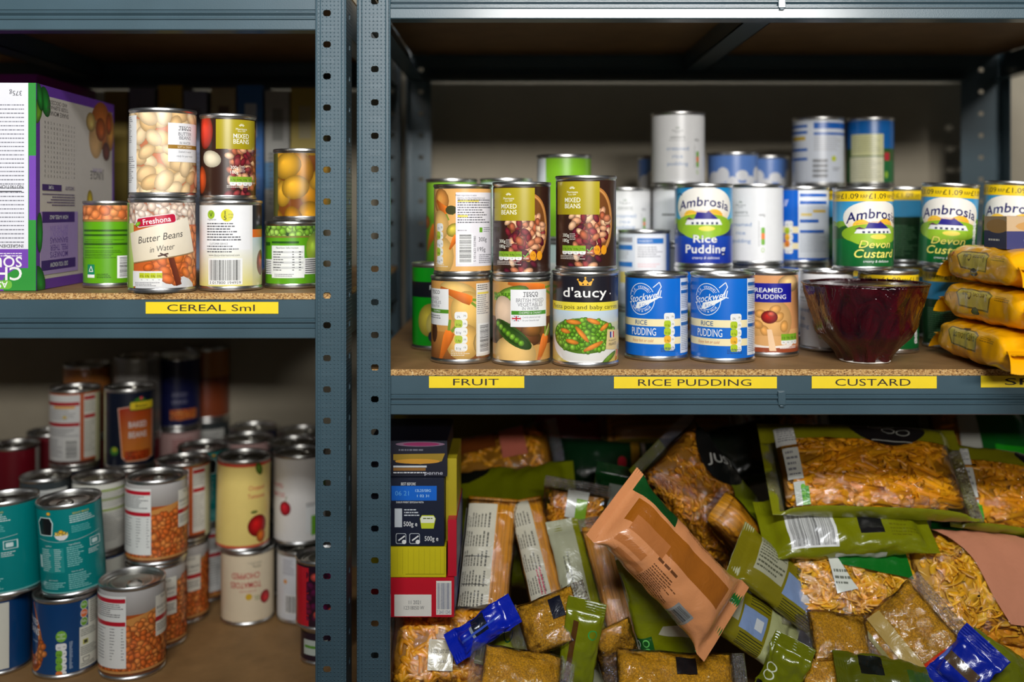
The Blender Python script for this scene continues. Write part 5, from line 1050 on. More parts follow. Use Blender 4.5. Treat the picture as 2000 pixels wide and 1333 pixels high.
def mk_grain():
    m = mat_print('fine_pasta', .4, .2, 1.0, 520, dist=.0016); nt = m.node_tree; mx = [n for n in nt.nodes if n.bl_idname == 'ShaderNodeMix'][0]; nz = [n for n in nt.nodes if n.bl_idname == 'ShaderNodeTexNoise'][0]
    nz.inputs['Scale'].default_value = 620; nz.inputs['Detail'].default_value = 2; mx.inputs[0].default_value = .75
    r = nt.nodes.new('ShaderNodeValToRGB'); r.color_ramp.elements[0].position = .38; r.color_ramp.elements[0].color = (.46, .42, .34, 1); r.color_ramp.elements[1].position = .62; r.color_ramp.elements[1].color = (1.2, 1.2, 1.1, 1)
    nt.links.new(nz.outputs[0], r.inputs[0]); nt.links.new(r.outputs[0], mx.inputs[7]); return m
M['grain'] = mk_grain()
def sgp(x, p): return math.copysign(abs(x)**p, x)
class Bag:
    def __init__(s, L, W, T, n=2.5, sl=.014, seed=1, wr=.0016, bend=0.0, p=4, twist=0.0, endw=1.0):
        s.L, s.W, s.T, s.n, s.sl, s.seed, s.wr, s.bend, s.p, s.tw, s.endw = L, W, T, n, sl, seed, wr, bend, p, twist, endw
        s.hp = W*.5+T*.55+.5*W*.15   # rough quarter perimeter helper
    def S(s, u, ph, sc=1.0, off=0.0, wr=True):
        ub = 1-2*s.sl/s.L; t = min(1, abs(u)/ub); e = max(0, 1-t**s.p)**.5
        th = max(s.T*e, .0007); wd = s.W*(s.endw+(0.94-s.endw)*e)
        c, q = math.cos(ph), math.sin(ph); y = wd/2*sgp(c, 2/s.n); z = th/2*sgp(q, 2/s.n)
        x = u*s.L/2; nl = Vector((0, c*s.T/s.W*1.2+.0001, q)).normalized()
        if wr:
            o = s.seed*7.13
            d = s.wr*(noise.noise(Vector((x*38, math.cos(ph)*1.3+o, math.sin(ph)*1.3)))*1.2+.7*noise.noise(Vector((x*95, math.cos(ph)*3.4+o, math.sin(ph)*3.4))))
            d += s.wr*1.1*t**5*math.sin(7*ph+o)*(1 if t < 1 else .5)
            d *= (.25+.75*e)
        else: d = 0
        d += off
        P = Vector((x, y*sc, z*sc))+nl*d
        P.z += s.bend*(x/s.L*2)**2*s.L
        if s.tw:
            a = s.tw*u; P = Vector((P.x, P.y*math.cos(a)-P.z*math.sin(a), P.y*math.sin(a)+P.z*math.cos(a)))
        return P
    def mp(s, off=.0004, du=1, dv=1):
        """flat facets between grid corners, so stacked print layers stay parallel"""
        hp = s.hpmm(); cache = {}
        def corner(i, j):
            if (i, j) not in cache:
                u, ph = max(-1, min(1, i*du/(s.L*500))), PI/2-(j*dv/hp)*PI; P = s.S(u, ph, off=off); cache[i, j] = (P, (s.S(u, ph, off=off+.001)-P)*1000)
            return cache[i, j]
        def f(u, v, k):
            fu, fv = u/du, v/dv; i, j = math.floor(fu+1e-6), math.floor(fv+1e-6); a, b = fu-i, fv-j
            if a >= b: c = ((corner(i, j), 1-a), (corner(i+1, j), a-b), (corner(i+1, j+1), b)) if a > 1e-9 else ((corner(i, j), 1),)
            else: c = ((corner(i, j), 1-b), (corner(i, j+1), b-a), (corner(i+1, j+1), a))
            P = Vector((0, 0, 0))
            for (q, nn), w_ in c: P += (q+nn*(k*1.2e-5))*w_
            return tuple(P)
        return f
    def inside(s, P, m=.86):
        """pull a point that pokes out back inside the pillow"""
        ub = 1-2*s.sl/s.L; x = max(-ub*s.L/2*.97, min(ub*s.L/2*.97, P.x)); t = min(1, abs(x)/(ub*s.L/2)); e = max(0, 1-t**s.p)**.5
        th = max(s.T*e, .0007)*m; wd = s.W*(s.endw+(0.94-s.endw)*e)*m; z0 = s.bend*(x/s.L*2)**2*s.L
        r = (abs(P.y)/(wd/2))**s.n+(abs(P.z-z0)/(th/2))**s.n; k = 1 if r <= 1 else r**(-1/s.n)
        return Vector((x, P.y*k, z0+(P.z-z0)*k))
    def hpmm(s): return (s.W*.94+s.T*.55)*1000
    def tube(s, nu=44, nv=44, u0=-1, u1=1, sc=1.0, off=0.0, bm=None):
        bm = bm or bmesh.new(); R = []
        for i in range(nu+1):
            u = u0+(u1-u0)*i/nu; R.append([bm.verts.new(s.S(u, 2*PI*j/nv, sc, off)) for j in range(nv)])
        for a, b in zip(R, R[1:]):
            for j in range(nv): bm.faces.new((a[j], a[(j+1) % nv], b[(j+1) % nv], b[j]))
        bm.faces.new(R[0][::-1]); bm.faces.new(R[-1]); return bm
def colmesh(name, V, F, K, mat, parent, smooth=True):
    me = bpy.data.meshes.new(name); me.from_pydata(V, [], F); ca = me.color_attributes.new('Col', 'FLOAT_COLOR', 'POINT'); fl = []
    for c in K: fl += [c[0], c[1], c[2], 1.0]
    ca.data.foreach_set('color', fl)
    if smooth: me.polygons.foreach_set('use_smooth', [True]*len(me.polygons))
    return link(name, me, mat, parent)
def piece(kind, R):
    """one piece of pasta about its own centre, long axis x; returns verts, faces"""
    V = []; F = []
    def grid(rows, closed):
        b = len(V); m = len(rows[0])
        for r in rows: V.extend(r)
        for i in range(len(rows)-1):
            for j in range(m if closed else m-1): F.append((b+i*m+j, b+i*m+(j+1) % m, b+(i+1)*m+(j+1) % m, b+(i+1)*m+j))
    if kind == 'penne':
        l, r = R.uniform(.038, .050), .0041; rows = []
        for rr, seq in ((r, (-1, 1)), (r*.72, (1, -1))):
            for e in seq: rows.append([Vector((e*l/2+.5*r*2*math.sin(a)*.9, rr*math.cos(a), rr*math.sin(a))) for a in [2*PI*k/9 for k in range(9)]])
        rows.append(rows[0]); grid(rows, True)
    elif kind == 'fusilli':
        l = R.uniform(.028, .038)
        for h in (0, PI):
            rows = []
            for i in range(15):
                f = i/14; a = f*7.5+h; x = (f-.5)*l; rows.append([Vector((x, .0009*math.cos(a+PI/2), .0009*math.sin(a+PI/2))), Vector((x+.0008, .0042*math.cos(a), .0042*math.sin(a))), Vector((x, -.0009*math.cos(a+PI/2), -.0009*math.sin(a+PI/2)))])
            grid(rows, True)
    elif kind == 'ribbon':
        r0 = R.uniform(.010, .026); sw = R.uniform(1.2, 3.0); w_ = R.uniform(.0030, .0042); tl = R.uniform(.15, 1.2); wv = R.uniform(0, 6); rows = []
        for i in range(13):
            a = sw*(i/12-.5); rr = r0*(1+.12*math.sin(a*2+wv)); c = Vector((rr*math.sin(a), rr*math.cos(a)-r0*.8, .0025*math.sin(a*1.7+wv)))
            e = Vector((math.sin(a)*math.cos(tl), math.cos(a)*math.cos(tl), math.sin(tl))); tk = Vector((-math.sin(a)*math.sin(tl), -math.cos(a)*math.sin(tl), math.cos(tl)))*.0006
            rows.append([c+e*w_+tk, c-e*w_+tk, c-e*w_-tk, c+e*w_-tk])
        grid(rows, True)
    elif kind == 'shell':
        rows = []
        for i in range(7):
            a = -1.9+3.8*i/6; rows.append([Vector((.012*math.cos(a)*math.cos(b)*.9, .0085*math.sin(b)*1.3, .007*math.sin(a))) for b in [-1.1+2.2*k/5 for k in range(6)]])
        grid(rows, False)
    elif kind == 'macaroni':
        rows = []
        for i in range(7):
            a = -1.0+2*i/6; cx, cz = .009*math.sin(a), .009*(math.cos(a)-.8); rows.append([Vector((cx+.0025*math.cos(b)*math.sin(a), .0025*math.sin(b), cz+.0025*math.cos(b)*math.cos(a))) for b in [2*PI*k/7 for k in range(7)]])
        grid(rows, True)
    return V, F
FILL = {'penne': [(216, 148, 6), (224, 158, 14), (206, 136, 6)], 'fusilli': [(216, 146, 10), (206, 132, 8), (224, 158, 20)], 'ribbon': [(230, 172, 20), (222, 160, 14), (238, 186, 40)], 'shell': [(218, 150, 24), (228, 166, 36), (208, 138, 18)], 'macaroni': [(222, 152, 22), (230, 166, 34)]}
def filling(bag, kind, parent, count, seed, cols=None, amax=PI):
    R = rnd(seed); V = []; F = []; K = []; cols = cols or FILL[kind]
    ub = 1-2*bag.sl/bag.L
    core = .76 if kind != 'ribbon' else .68
    nu, nv = 26, 28; b = 0; cc = lin(tuple(x*(.72 if kind != 'ribbon' else .84) for x in cols[0]))
    for i in range(nu+1):
        u = ub*.97*(-1+2*i/nu)
        for j in range(nv): V.append(bag.S(u, 2*PI*j/nv, core, -.001)); K.append(cc)
    for i in range(nu):
        for j in range(nv): F.append((i*nv+j, i*nv+(j+1) % nv, (i+1)*nv+(j+1) % nv, (i+1)*nv+j))
    for q in range(int(count*{'penne': 2.3, 'ribbon': 2.0}.get(kind, 2.2))):
        u = R.uniform(-.84, .84)*ub; ph = PI/2+R.uniform(-1, 1)*amax*.62; sc = R.uniform(.70, .90) if kind != 'ribbon' else R.uniform(.66, .84)
        du = (bag.S(min(u+.02, ub*.95), ph, sc, 0, False)-bag.S(max(u-.02, -ub*.95), ph, sc, 0, False)).normalized(); dv = (bag.S(u, ph-.05, sc, 0, False)-bag.S(u, ph+.05, sc, 0, False)).normalized()
        nl = du.cross(dv)
        if nl.length < 1e-5: continue
        nl.normalize()
        if nl.dot(bag.S(u, ph, sc, 0, False)-Vector((u*bag.L/2, 0, bag.S(u, 0, 0, 0, False).z))) < 0: nl = -nl
        a = R.uniform(-PI, PI) if kind in ('shell', 'macaroni', 'ribbon') else R.gauss(0, .55)
        ax = (du*math.cos(a)+dv*math.sin(a)); tip = R.gauss(0, .12); ax = (ax+nl*tip).normalized(); ay = nl.cross(ax).normalized(); az = ax.cross(ay)
        spin = R.uniform(0, 6.28) if kind in ('penne', 'fusilli') else R.uniform(-.5, .5)
        pv, pf = piece(kind, R); b = len(V); col = R.choice(cols); k = R.uniform(.88, 1.1); col = lin(tuple(x*k for x in col))
        cs, sn = math.cos(spin), math.sin(spin); loc = [ax*p.x+ay*(p.y*cs-p.z*sn)+az*(p.y*sn+p.z*cs) for p in pv]
        for _ in range(6):   # sink the whole piece until it lies under the film
            P = bag.S(u, ph, sc, -.002, wr=False)
            if all((bag.inside(P+q_, .93)-(P+q_)).length < .0012 for q_ in loc[::4]): break
            sc -= .05; u *= .94
        for q_ in loc: V.append(bag.inside(P+q_, .93)); K.append(col)
        F += [tuple(b+i for i in f) for f in pf]
    o = colmesh('pasta_filling', V, F, K, M['pasta'], parent); o['kind'] = 'stuff'; return o
def strands(bag, parent, col=(218, 146, 8), seed=1, u0=-.9, u1=.9):
    """a bundle of spaghetti: ridged lengthwise"""
    R = rnd(seed); nv = 246; V = []; F = []; K = []; nu = 14
    jit = [R.uniform(-.0003, .0003) for _ in range(nv)]; cv = [R.uniform(.86, 1.08) for _ in range(nv)]
    for i in range(nu+1):
        u = u0+(u1-u0)*i/nu
        for j in range(nv):
            V.append(bag.S(u, 2*PI*j/nv, .93, -.0008+jit[j]+(.00035 if j % 3 == 1 else -.0003))); k = cv[j//3]*(1.0 if j % 3 == 1 else .8); K.append(lin(tuple(min(255, x*k) for x in col)))
    for i in range(nu):
        for j in range(nv): F.append((i*nv+j, i*nv+(j+1) % nv, (i+1)*nv+(j+1) % nv, (i+1)*nv+j))
    F.append(tuple(range(nv))[::-1]); F.append(tuple(nu*nv+j for j in range(nv)))
    o = colmesh('pasta_filling', V, F, K, M['pasta'], parent); o['kind'] = 'stuff'; return o
def grains(bag, parent, col=(190, 120, 30), seed=1):
    R = rnd(seed); nu, nv = 60, 72; V = []; F = []; K = []; ub = 1-2*bag.sl/bag.L
    for i in range(nu+1):
        u = ub*.98*(-1+2*i/nu)
        for j in range(nv):
            g = R.uniform(-1, 1); V.append(bag.S(u, 2*PI*j/nv, .95, -.0008+g*.0007)); k = .95+.14*g*R.random(); K.append(lin(tuple(min(255, x*k) for x in col)))
    for i in range(nu):
        for j in range(nv): F.append((i*nv+j, i*nv+(j+1) % nv, (i+1)*nv+(j+1) % nv, (i+1)*nv+j))
    F.append(tuple(range(nv))[::-1]); F.append(tuple(nu*nv+j for j in range(nv)))
    o = colmesh('pasta_filling', V, F, K, M['grain'], parent); o['kind'] = 'stuff'; return o
def pose(px, py, d, roll, pitch, delta=0.0):
    th, de, be = math.radians(roll), math.radians(delta), math.radians(pitch)
    l = Vector((math.cos(th)*math.cos(de), math.sin(de), math.sin(th)*math.cos(de))); n = Vector((0, -math.cos(be), math.sin(be)))
    n = (n-l*n.dot(l)).normalized(); w_ = n.cross(l); m = Matrix((l, w_, n)).transposed().to_4x4(); m.translation = at(px, py, d); return m
BAGS = []
RX = {0: (1.2383, 0.0000, 0.760), 1: (1.2540, 0.0000, 0.660), 2: (1.2122, 0.0000, 0.660), 3: (1.1913, 0.0000, 0.660), 4: (1.1808, 0.0000, 0.660), 5: (1.2540, 0.0000, 0.660), 6: (1.4000, 0.0000, 1.000), 7: (1.2794, 0.0000, 1.000), 8: (1.1019, 0.0000, 1.000), 9: (1.2592, 0.0000, 0.660), 10: (1.2898, 0.0000, 1.000), 11: (1.3274, 0.0000, 0.941), 12: (1.2017, 0.0000, 0.660), 13: (1.1077, 0.0000, 0.760), 14: (1.2070, 0.0000, 0.660), 15: (1.1161, 0.0000, 0.660), 16: (1.1832, 0.0000, 0.660), 17: (1.1756, 0.0000, 0.660), 18: (1.1457, 0.0000, 0.660), 19: (1.1756, 0.0000, 0.660), 20: (1.1472, 0.0000, 0.660), 21: (1.2305, 0.0000, 1.000), 22: (1.1338, 0.0000, 0.660), 23: (1.1307, 0.0000, 0.660), 24: (1.0841, 0.0000, 0.660), 25: (1.1495, 0.0000, 0.660), 26: (1.1387, 0.0000, 0.660), 27: (1.1286, 0.0000, 0.660), 28: (1.0764, 0.0000, 0.660), 29: (1.1026, 0.0000, 0.660), 30: (1.1234, 0.0000, 0.660), 31: (1.0949, 0.0000, 0.760), 32: (1.1098, 0.0000, 0.660), 33: (1.1077, 0.0000, 0.660), 34: (1.0912, 0.0000, 0.660), 35: (1.1025, 0.0000, 0.660), 36: (1.5257, 0.0000, 0.941), 37: (1.4212, 0.0000, 0.970), 38: (1.5123, 0.0000, 0.913), 39: (1.4786, 0.0000, 0.941), 40: (1.4315, 0.0000, 0.970), 41: (1.3904, 0.0000, 1.000), 42: (1.4600, 0.0000, 1.000), 43: (1.5000, 0.0000, 1.000)}   # settled distance, lift and flattening of each bag in the heap
def bag(name, label, cat, px, py, d, roll, pitch, L, W, T, fill=None, art=None, delta=0, count=120, seed=1, opaque=False, group='pasta bags heaped on the lower right shelf', cols=None, col=None, seals=True, sealcol=None, su=(-.9, .9), nfold=None, mat='wrapprint', **kw):
    rx = RX.get(len(BAGS))
    if rx: k_ = rx[0]/d; d = rx[0]; L, W, T = L*k_, W*k_, T*k_*rx[2]; kw['sl'] = kw.get('sl', .014)*k_
    B = Bag(L, W, T, seed=seed, **kw); t = thing(name, label, cat, (0, 0, 0), 0, group); t.matrix_world = pose(px, py, d, roll, pitch, delta); BAGS.append((t, B, px, py, d))
    if rx: t.matrix_world = Matrix.Translation((0, 0, rx[1])) @ t.matrix_world
    ub = 1-2*B.sl/L
    if not opaque:
        bm_obj('clear_film', B.tube(44, 44, -ub, ub), M['film'], t)
        if fill == 'strands': strands(B, t, col or (218, 146, 8), seed, *su)
        elif fill == 'grains': grains(B, t, col or (212, 146, 10), seed)
        elif fill: filling(B, fill, t, count, seed, cols)
    if art or opaque:
        A = Art(); h = B.hpmm()
        if opaque: A.rect(-L*500, L*500, -h, h, opaque)
        if art: art(A, L*1000, h)
        smooth_art(A, B, t, opaque, L, h, mat)
    if seals:
        for e in (-1, 1):
            bm = bmesh.new(); nn = 24; m = 10; R_ = []
            for i in range(m+1):
                u = e*(ub+(1-ub)*i/m); row = []
                for j in range(nn+1):
                    y = (j/nn-.5)*W*B.endw; P = B.S(u, 0, 1, 0, False); wv = .0022*noise.noise(Vector((y*60, e*3.1+seed, i*.05)))+(.00035 if i % 2 else -.00035)
                    row.append(bm.verts.new((u*L/2, y, P.z+wv)))
                R_.append(row)
            for a, b in zip(R_, R_[1:]):
                for j in range(nn): bm.faces.new((a[j], a[j+1], b[j+1], b[j]))
            if sealcol or opaque:
                c = lin((sealcol[(e+1)//2] if isinstance(sealcol, list) else sealcol) or opaque); me = bpy.data.meshes.new('crimped_seal'); bm.to_mesh(me); bm.free(); ca = me.color_attributes.new('Col', 'FLOAT_COLOR', 'POINT'); ca.data.foreach_set('color', [*c, 1.0]*len(me.vertices)); link('crimped_seal', me, M[mat], t)
            else: bm_obj('crimped_seal', bm, M['film_seal'], t, smooth=False)
    return t, B
def smooth_art(A, B, t, opaque, L, h, mat):
    du, dv = L*1000/48, h/24
    o = A.build('printed_wrapper' if opaque else 'printed_panel', B.mp(.0004, du, dv), M[mat], t, du=du, dv=dv, clip=(-L*500, L*500, -h, h))
    bm = bmesh.new(); bm.from_mesh(o.data); bmesh.ops.remove_doubles(bm, verts=bm.verts, dist=1e-7); bm.to_mesh(o.data); bm.free()
    o.data.polygons.foreach_set('use_smooth', [True]*len(o.data.polygons)); return o
# ------------------------------------------------------------------ lemon cakes
YEL = (240, 172, 16)
def cake_art(face, big):
    def f(A, L, h):
        A.rect(-L*.5, L*.5, -h, h, (248, 176, 8)); D = (96, 70, 20)
        A.add([(-L*.2, -h*face-9), (L*.12, -h*face-10), (L*.16, -h*face+4), (L*.1, -h*face+12), (-L*.2, -h*face+11), (-L*.24, -h*face)], (130, 104, 30))
        A.add([(-L*.19, -h*face-8), (L*.11, -h*face-9), (L*.145, -h*face+3), (L*.09, -h*face+8.5), (-L*.19, -h*face+8), (-L*.225, -h*face)], (214, 190, 80))
        A.text('Lemon Cake', -L*.03, -h*face, 8, D, w=L*.27, shear=.25, bold=.008, rot=180 if big else 0)
        A.ell(-L*.02, -h*face+(-12 if big else 13), 9, 4, (70, 60, 50)); A.para(L*.18, L*.33, -h*face+5, -h*face-5, 3, (170, 120, 30), 4); A.para(-L*.4, -L*.3, -h*face+4, -h*face-5, 3, (190, 130, 20), 8)
        if big == 2: A.text('£1', -L*.31, -h*face+4, 11, (200, 50, 16), bold=.05, rot=180); A.ell(L*.34, 0, 11, 8, (40, 50, 140)); A.ell(L*.34, 0, 8, 3, (200, 210, 240))
        A.line([(-L*.46, -h*face-6), (-L*.42, -h*face+2), (-L*.38, -h*face-7), (-L*.34, -h*face+1), (-L*.3, -h*face-6)], 1, (150, 110, 20))
    return f
CK = 'yellow lemon cakes stacked by the custard cans'
def cake(label, xa, ya, xb, z, hh, big, seed, W=.088):
    """wrapped loaf running from its back end (xa, ya) towards the room at (xb, yb)"""
    (bx, by), (fx, fy) = xa, xb
    B = Bag(math.hypot(fx-bx, fy-by)+.02, W, hh, n=4.2, sl=.018, seed=seed, wr=.0016, p=9, endw=.82)
    t = thing('wrapped_loaf_cake', label, 'cake', ((bx+fx)/2, (by+fy)/2, z+hh/2+.0034), math.atan2(fy-by, fx-bx), CK)
    A = Art(); h = B.hpmm(); cake_art(ya, big)(A, B.L*1000, h)
    smooth_holder = A.build('printed_wrapper', B.mp(.0004, B.L*1000/48, h/24), M['foilprint'], t, du=B.L*1000/48, dv=h/24, clip=(-B.L*500, B.L*500, -h, h))
    bm = bmesh.new(); bm.from_mesh(smooth_holder.data); bmesh.ops.remove_doubles(bm, verts=bm.verts, dist=1e-7); bm.to_mesh(smooth_holder.data); bm.free(); smooth_holder.data.polygons.foreach_set('use_smooth', [True]*len(smooth_holder.data.polygons))
    for e in (-1, 1):   # crimped end fins, folded down
        bm = bmesh.new(); R_ = []; m = 16
        for i in range(m+1):
            f = i/m; a = f*1.15; r = .026
            row = []
            for j in range(25):
                y = (j/24-.5)*W*(.80+.14*f); P = Vector((e*(B.L/2-.020+math.sin(a)*r), y, .003-(1-math.cos(a))*r*1.25+noise.noise(Vector((y*50, e+seed, f)))*.0028*(f+.2)+(.0004 if i % 2 else -.0004)*(f > .45)))
                row.append(bm.verts.new(P))
            R_.append(row)
        for a, b in zip(R_, R_[1:]):
            for j in range(24): bm.faces.new((a[j], a[j+1], b[j+1], b[j]))
        me = bpy.data.meshes.new('crimped_fin'); bm.to_mesh(me); bm.free(); ca = me.color_attributes.new('Col', 'FLOAT_COLOR', 'POINT'); ca.data.foreach_set('color', [*lin((248, 176, 8)), 1.0]*len(me.vertices)); me.polygons.foreach_set('use_smooth', [True]*len(me.polygons)); link('crimped_fin', me, M['foilprint'], t)
    return t
cz = ZRM
cake('yellow lemon cake wrapper at the bottom of the stack of three', (.533, .115), .44, (.531, -.062), cz, .041, 0, 3)
cake('yellow lemon cake wrapper in the middle of the stack of three', (.537, .112), .44, (.546, -.066), cz+.0425, .041, 1, 5)
cake('yellow lemon cake wrapper with a red price on top of the stack of three', (.541, .112), .44, (.543, -.060), cz+.085, .040, 2, 8)
def beige(A, w, h): A.rect(0, w, 0, h*.55, (34, 36, 96)); A.ell(w*.6, h*.7, w*.5, h*.22, (190, 140, 70)); A.para(w*.2, w*.9, h*.3, h*.1, 5, WHT, 3)
carton('food_packet', 'small beige and navy packet lying on the topmost lemon cake', 'packet', .09, .05, .034, {'front': beige, 'left': beige}, (.512, -.020, cz+.1275), 0, base=(190, 160, 120))
# ------------------------------------------------------------------ lower right shelf: cartons
GB = 'cartons beside the post on the pasta shelf'
def red_front(A, w, h):
    A.rect(0, w, 0, h, (196, 12, 36)); A.rect(0, w*.62, h*.02, h*.58, (232, 226, 214)); A.text('11 2021', w*.34, h*.38, 4, (90, 90, 90), w=13); A.text('12318050 W', w*.33, h*.24, 4, (90, 90, 90), w=22)
    A.barcode(w*.70, w*.955, h*.06, h*.93, bg=(232, 226, 214), digits='7 2643 12345', ink=(90, 100, 130))
def vis(fn, f0):   # lay out a front whose left part stands behind the post
    def g(A, w, h):
        n = len(A.polys); fn(A, w*(1-f0), h)
        A.polys[n:] = [([(x+w*f0, y) for x, y in p], c, k) for p, c, k in A.polys[n:]]
    return g
def red_side(A, w, h): A.rect(0, w, 0, h, (24, 24, 140))
def navy_front(A, w, h):
    NV = (16, 24, 46); A.rect(0, w, 0, h, NV); A.rect(w*.0, w*.86, h*.68, h*.90, (0, 96, 196)); A.text('BEST BEFORE', w*.32, h*.93, 3, WHT, w=16)
    A.text('06 21', w*.2, h*.79, 5, (90, 160, 220), w=15); A.text('12L25/SBG', w*.60, h*.83, 2.8, (180, 220, 240), w=17); A.text('1 02 31', w*.60, h*.75, 2.8, (180, 220, 240), w=13); A.text('DURUM WHEAT SEMOLINA PASTA', w*.35, h*.655, 2, WHT, w=30)
    A.rect(w*.06, w*.2, h*.28, h*.56, (200, 206, 210)); A.para(w*.24, w*.58, h*.55, h*.44, 3, (200, 205, 210), 3); A.text('500g e', w*.36, h*.33, 5, WHT, w=15, bold=.01); A.text('500g e', w*.76, h*.11, 5, WHT, w=15, bold=.01)
    A.add([(w*.54, h*.41), (w*.58, h*.46), (w*.8, h*.46), (w*.84, h*.41), (w*.8, h*.26), (w*.57, h*.26)], (196, 206, 40)); A.add([(w*.55, h*.41), (w*.58, h*.445), (w*.8, h*.445), (w*.83, h*.41), (w*.81, h*.345), (w*.56, h*.345)], (230, 232, 206)); A.para(w*.6, w*.78, h*.42, h*.36, 3, (90, 100, 40), 5)
    for x in (.08, .34): A.rrect(w*x, w*(x+.2), h*.03, h*.19, 2, (180, 186, 190)); A.rrect(w*x+.7, w*(x+.2)-.7, h*.03+.7, h*.19-.7, 1.6, NV); A.line([(w*x+3, h*.08), (w*x+10, h*.15)], 1.5, WHT); A.ell(w*(x+.16), h*.06, 2.4, 2.4, WHT)
def dark_front(A, w, h):
    A.rect(0, w, 0, h, (16, 18, 36)); A.ell(w*.5, h*.9, w*.46, h*.07, (120, 90, 110)); A.ell(w*.52, h*.9, w*.34, h*.05, (130, 30, 80)); A.para(w*.1, w*.7, h*.76, h*.7, 4, (110, 110, 120), 4)
    A.add([(0, h*.62), (w*.96, h*.64), (w*.9, h*.42), (w*.5, h*.34), (w*.0, h*.46)], (150, 120, 30)); A.ell(w*.45, h*.42, w*.42, h*.07, (196, 140, 40)); A.rect(0, w*.62, h*.25, h*.30, (200, 204, 206)); A.rect(0, w*.6, h*.16, h*.24, (140, 96, 40)); A.para(0, w*.65, h*.12, h*.04, 3, (210, 210, 214), 6); A.text('penne', w*.75, h*.1, 4, (190, 190, 200), w=20)
def yellow_front(A, w, h):
    A.rect(0, w, 0, h, (206, 190, 14))
    for i in range(9): A.line([(w*(.1+.1*i), h*.1), (w*(.1+.1*i), h*.95)], .4, (176, 160, 10))
    A.line([(w*.25, h*.1), (w*.97, h*.1)], .6, (130, 116, 10)); A.line([(w*.97, h*.08), (w*.97, h)], .6, (150, 136, 10))
def plainf(c):
    def f(A, w, h): A.rect(0, w, 0, h, c)
    return f
D0 = 1.12; xL = -.176+.008
def bx(px, d): return (px-1000)/FPX*d
x0 = -.158; F0 = .31
zr = zrow(1206, D0)
rb = carton('pasta_carton', 'red and blue carton with a white barcode panel, lowest of the stack by the post', 'carton', bx(887, D0)-x0, .155, zrow(1130, D0)-zr, {'front': vis(red_front, F0), 'right': red_side}, (x0, D0+CAMY, zr), 0, GB, (196, 12, 36))
zy = zrow(1130, D0)+.0008; carton('pasta_carton', 'yellow carton lying on the red and blue carton', 'carton', bx(871, D0)-x0, .12, zrow(1070, D0)-zy, {'front': vis(yellow_front, F0), 'right': plainf((170, 156, 14))}, (x0, D0+CAMY+.001, zy), 0, GB, (206, 190, 14))
zn = zrow(1070, D0)+.0008; carton('pasta_carton', 'navy carton with bright blue date band and 500g marks', 'carton', bx(867, D0)-x0, .12, zrow(938, D0)-zn, {'front': vis(navy_front, F0), 'right': plainf((14, 20, 40))}, (x0, D0+CAMY+.003, zn), 0, GB, (16, 24, 46))
zk = zrow(938, D0)+.0008; carton('pasta_carton', 'dark carton with a yellow bowl picture, topmost by the post', 'carton', bx(872, D0)-x0, .12, zrow(866, D0)-zk, {'front': vis(dark_front, F0)}, (x0, D0+CAMY+.012, zk), 0, GB, (14, 16, 34))
zt = zrow(1130, D0)+.0008
carton('pasta_carton', 'upright yellow carton edge behind the navy carton', 'carton', .014, .14, .105, {'front': plainf((176, 156, 24))}, (bx(868, 1.26)-.0005, .182, zt+.0), 0, GB, (176, 156, 24)) if False else None
carton('pasta_carton', 'tall yellow carton showing as a strip beside the navy carton', 'carton', .012, .10, .092, {'front': plainf((170, 152, 22))}, (bx(867.5, D0)+.0006, D0+CAMY+.02, zn-.0002), 0, GB, (170, 152, 22))
carton('pasta_carton', 'upright red and blue carton edge right of the yellow cartons', 'carton', .0095, .13, .062, {'front': plainf((186, 14, 40)), 'right': plainf((26, 26, 110))}, (bx(872.5, D0)+.0010, D0+CAMY+.004, zt), 0, GB, (186, 14, 40))
# ------------------------------------------------------------------ lower right shelf: bags
OL, LIME, DG, GG = (115, 113, 14), (135, 141, 12), (18, 60, 26), (16, 110, 30)
def band(v0, v1, col, more=None):
    def f(A, L, h):
        A.rect(-L*.5, L*.5, h*v0, h*v1, col)
        if more: more(A, L, h)
    return f
def penne_art(A, L, h):
    A.rect(-L*.5, L*.5, h*.13, h, OL); A.rect(-L*.5, L*.5, -h, -h*.36, (129, 131, 18))
    A.ell(L*.13, h*.28, L*.19, h*.2, (22, 22, 24), n=28); W = (150, 150, 140)
    for x, y in ((.07, .32), (.14, .36), (.13, .25), (.20, .22)): A.ring(L*x, h*y, 7, 5, 1.4, W)
    A.line([(L*.03, h*.12), (L*.23, h*.11)], 1.4, W)
    A.rect(-L*.43, -L*.34, h*.08, h*.26, (206, 206, 200)); A.para(-L*.42, -L*.34, h*.25, h*.1, 3, GREYT, 3); A.rect(-L*.41, -L*.34, -h*.08, h*.06, (200, 200, 190)); A.para(-L*.40, -L*.35, h*.04, -h*.06, 3, GREYT, 4)
    A.rect(-L*.39, -L*.34, -h*.34, -h*.1, (196, 200, 190)); A.rect(-L*.36, -L*.325, -h*.34, -h*.14, (70, 150, 40))
    for i in range(4): A.ell(-L*.35, -h*(.14+.06*i), 2.6, 2.8, (110, 180, 60))
bag('pasta_bag', 'penne pasta bag with black circle on its olive band, largest at the upper right', 'pasta bag', 1692, 921, 1.185, -2, 46, .236, .120, .058, 'penne', penne_art, count=190, seed=2, wr=.0014, n=3)
bag('pasta_bag', 'penne pasta bag cut by the right edge of the photo', 'pasta bag', 2006, 968, 1.20, -9, 42, .20, .110, .054, 'penne', penne_art, count=120, seed=4, n=3)
def green_back(A, L, h):
    A.barcode(-L*.36, -L*.08, -h*.34, h*.22); A.rect(L*.06, L*.2, -h*.16, h*.08, (24, 24, 26)); A.rect(-L*.1, L*.2, -h*.66, -h*.5, (190, 190, 180)); A.para(L*.24, L*.4, h*.2, -h*.2, 4, (107, 105, 14), 4)
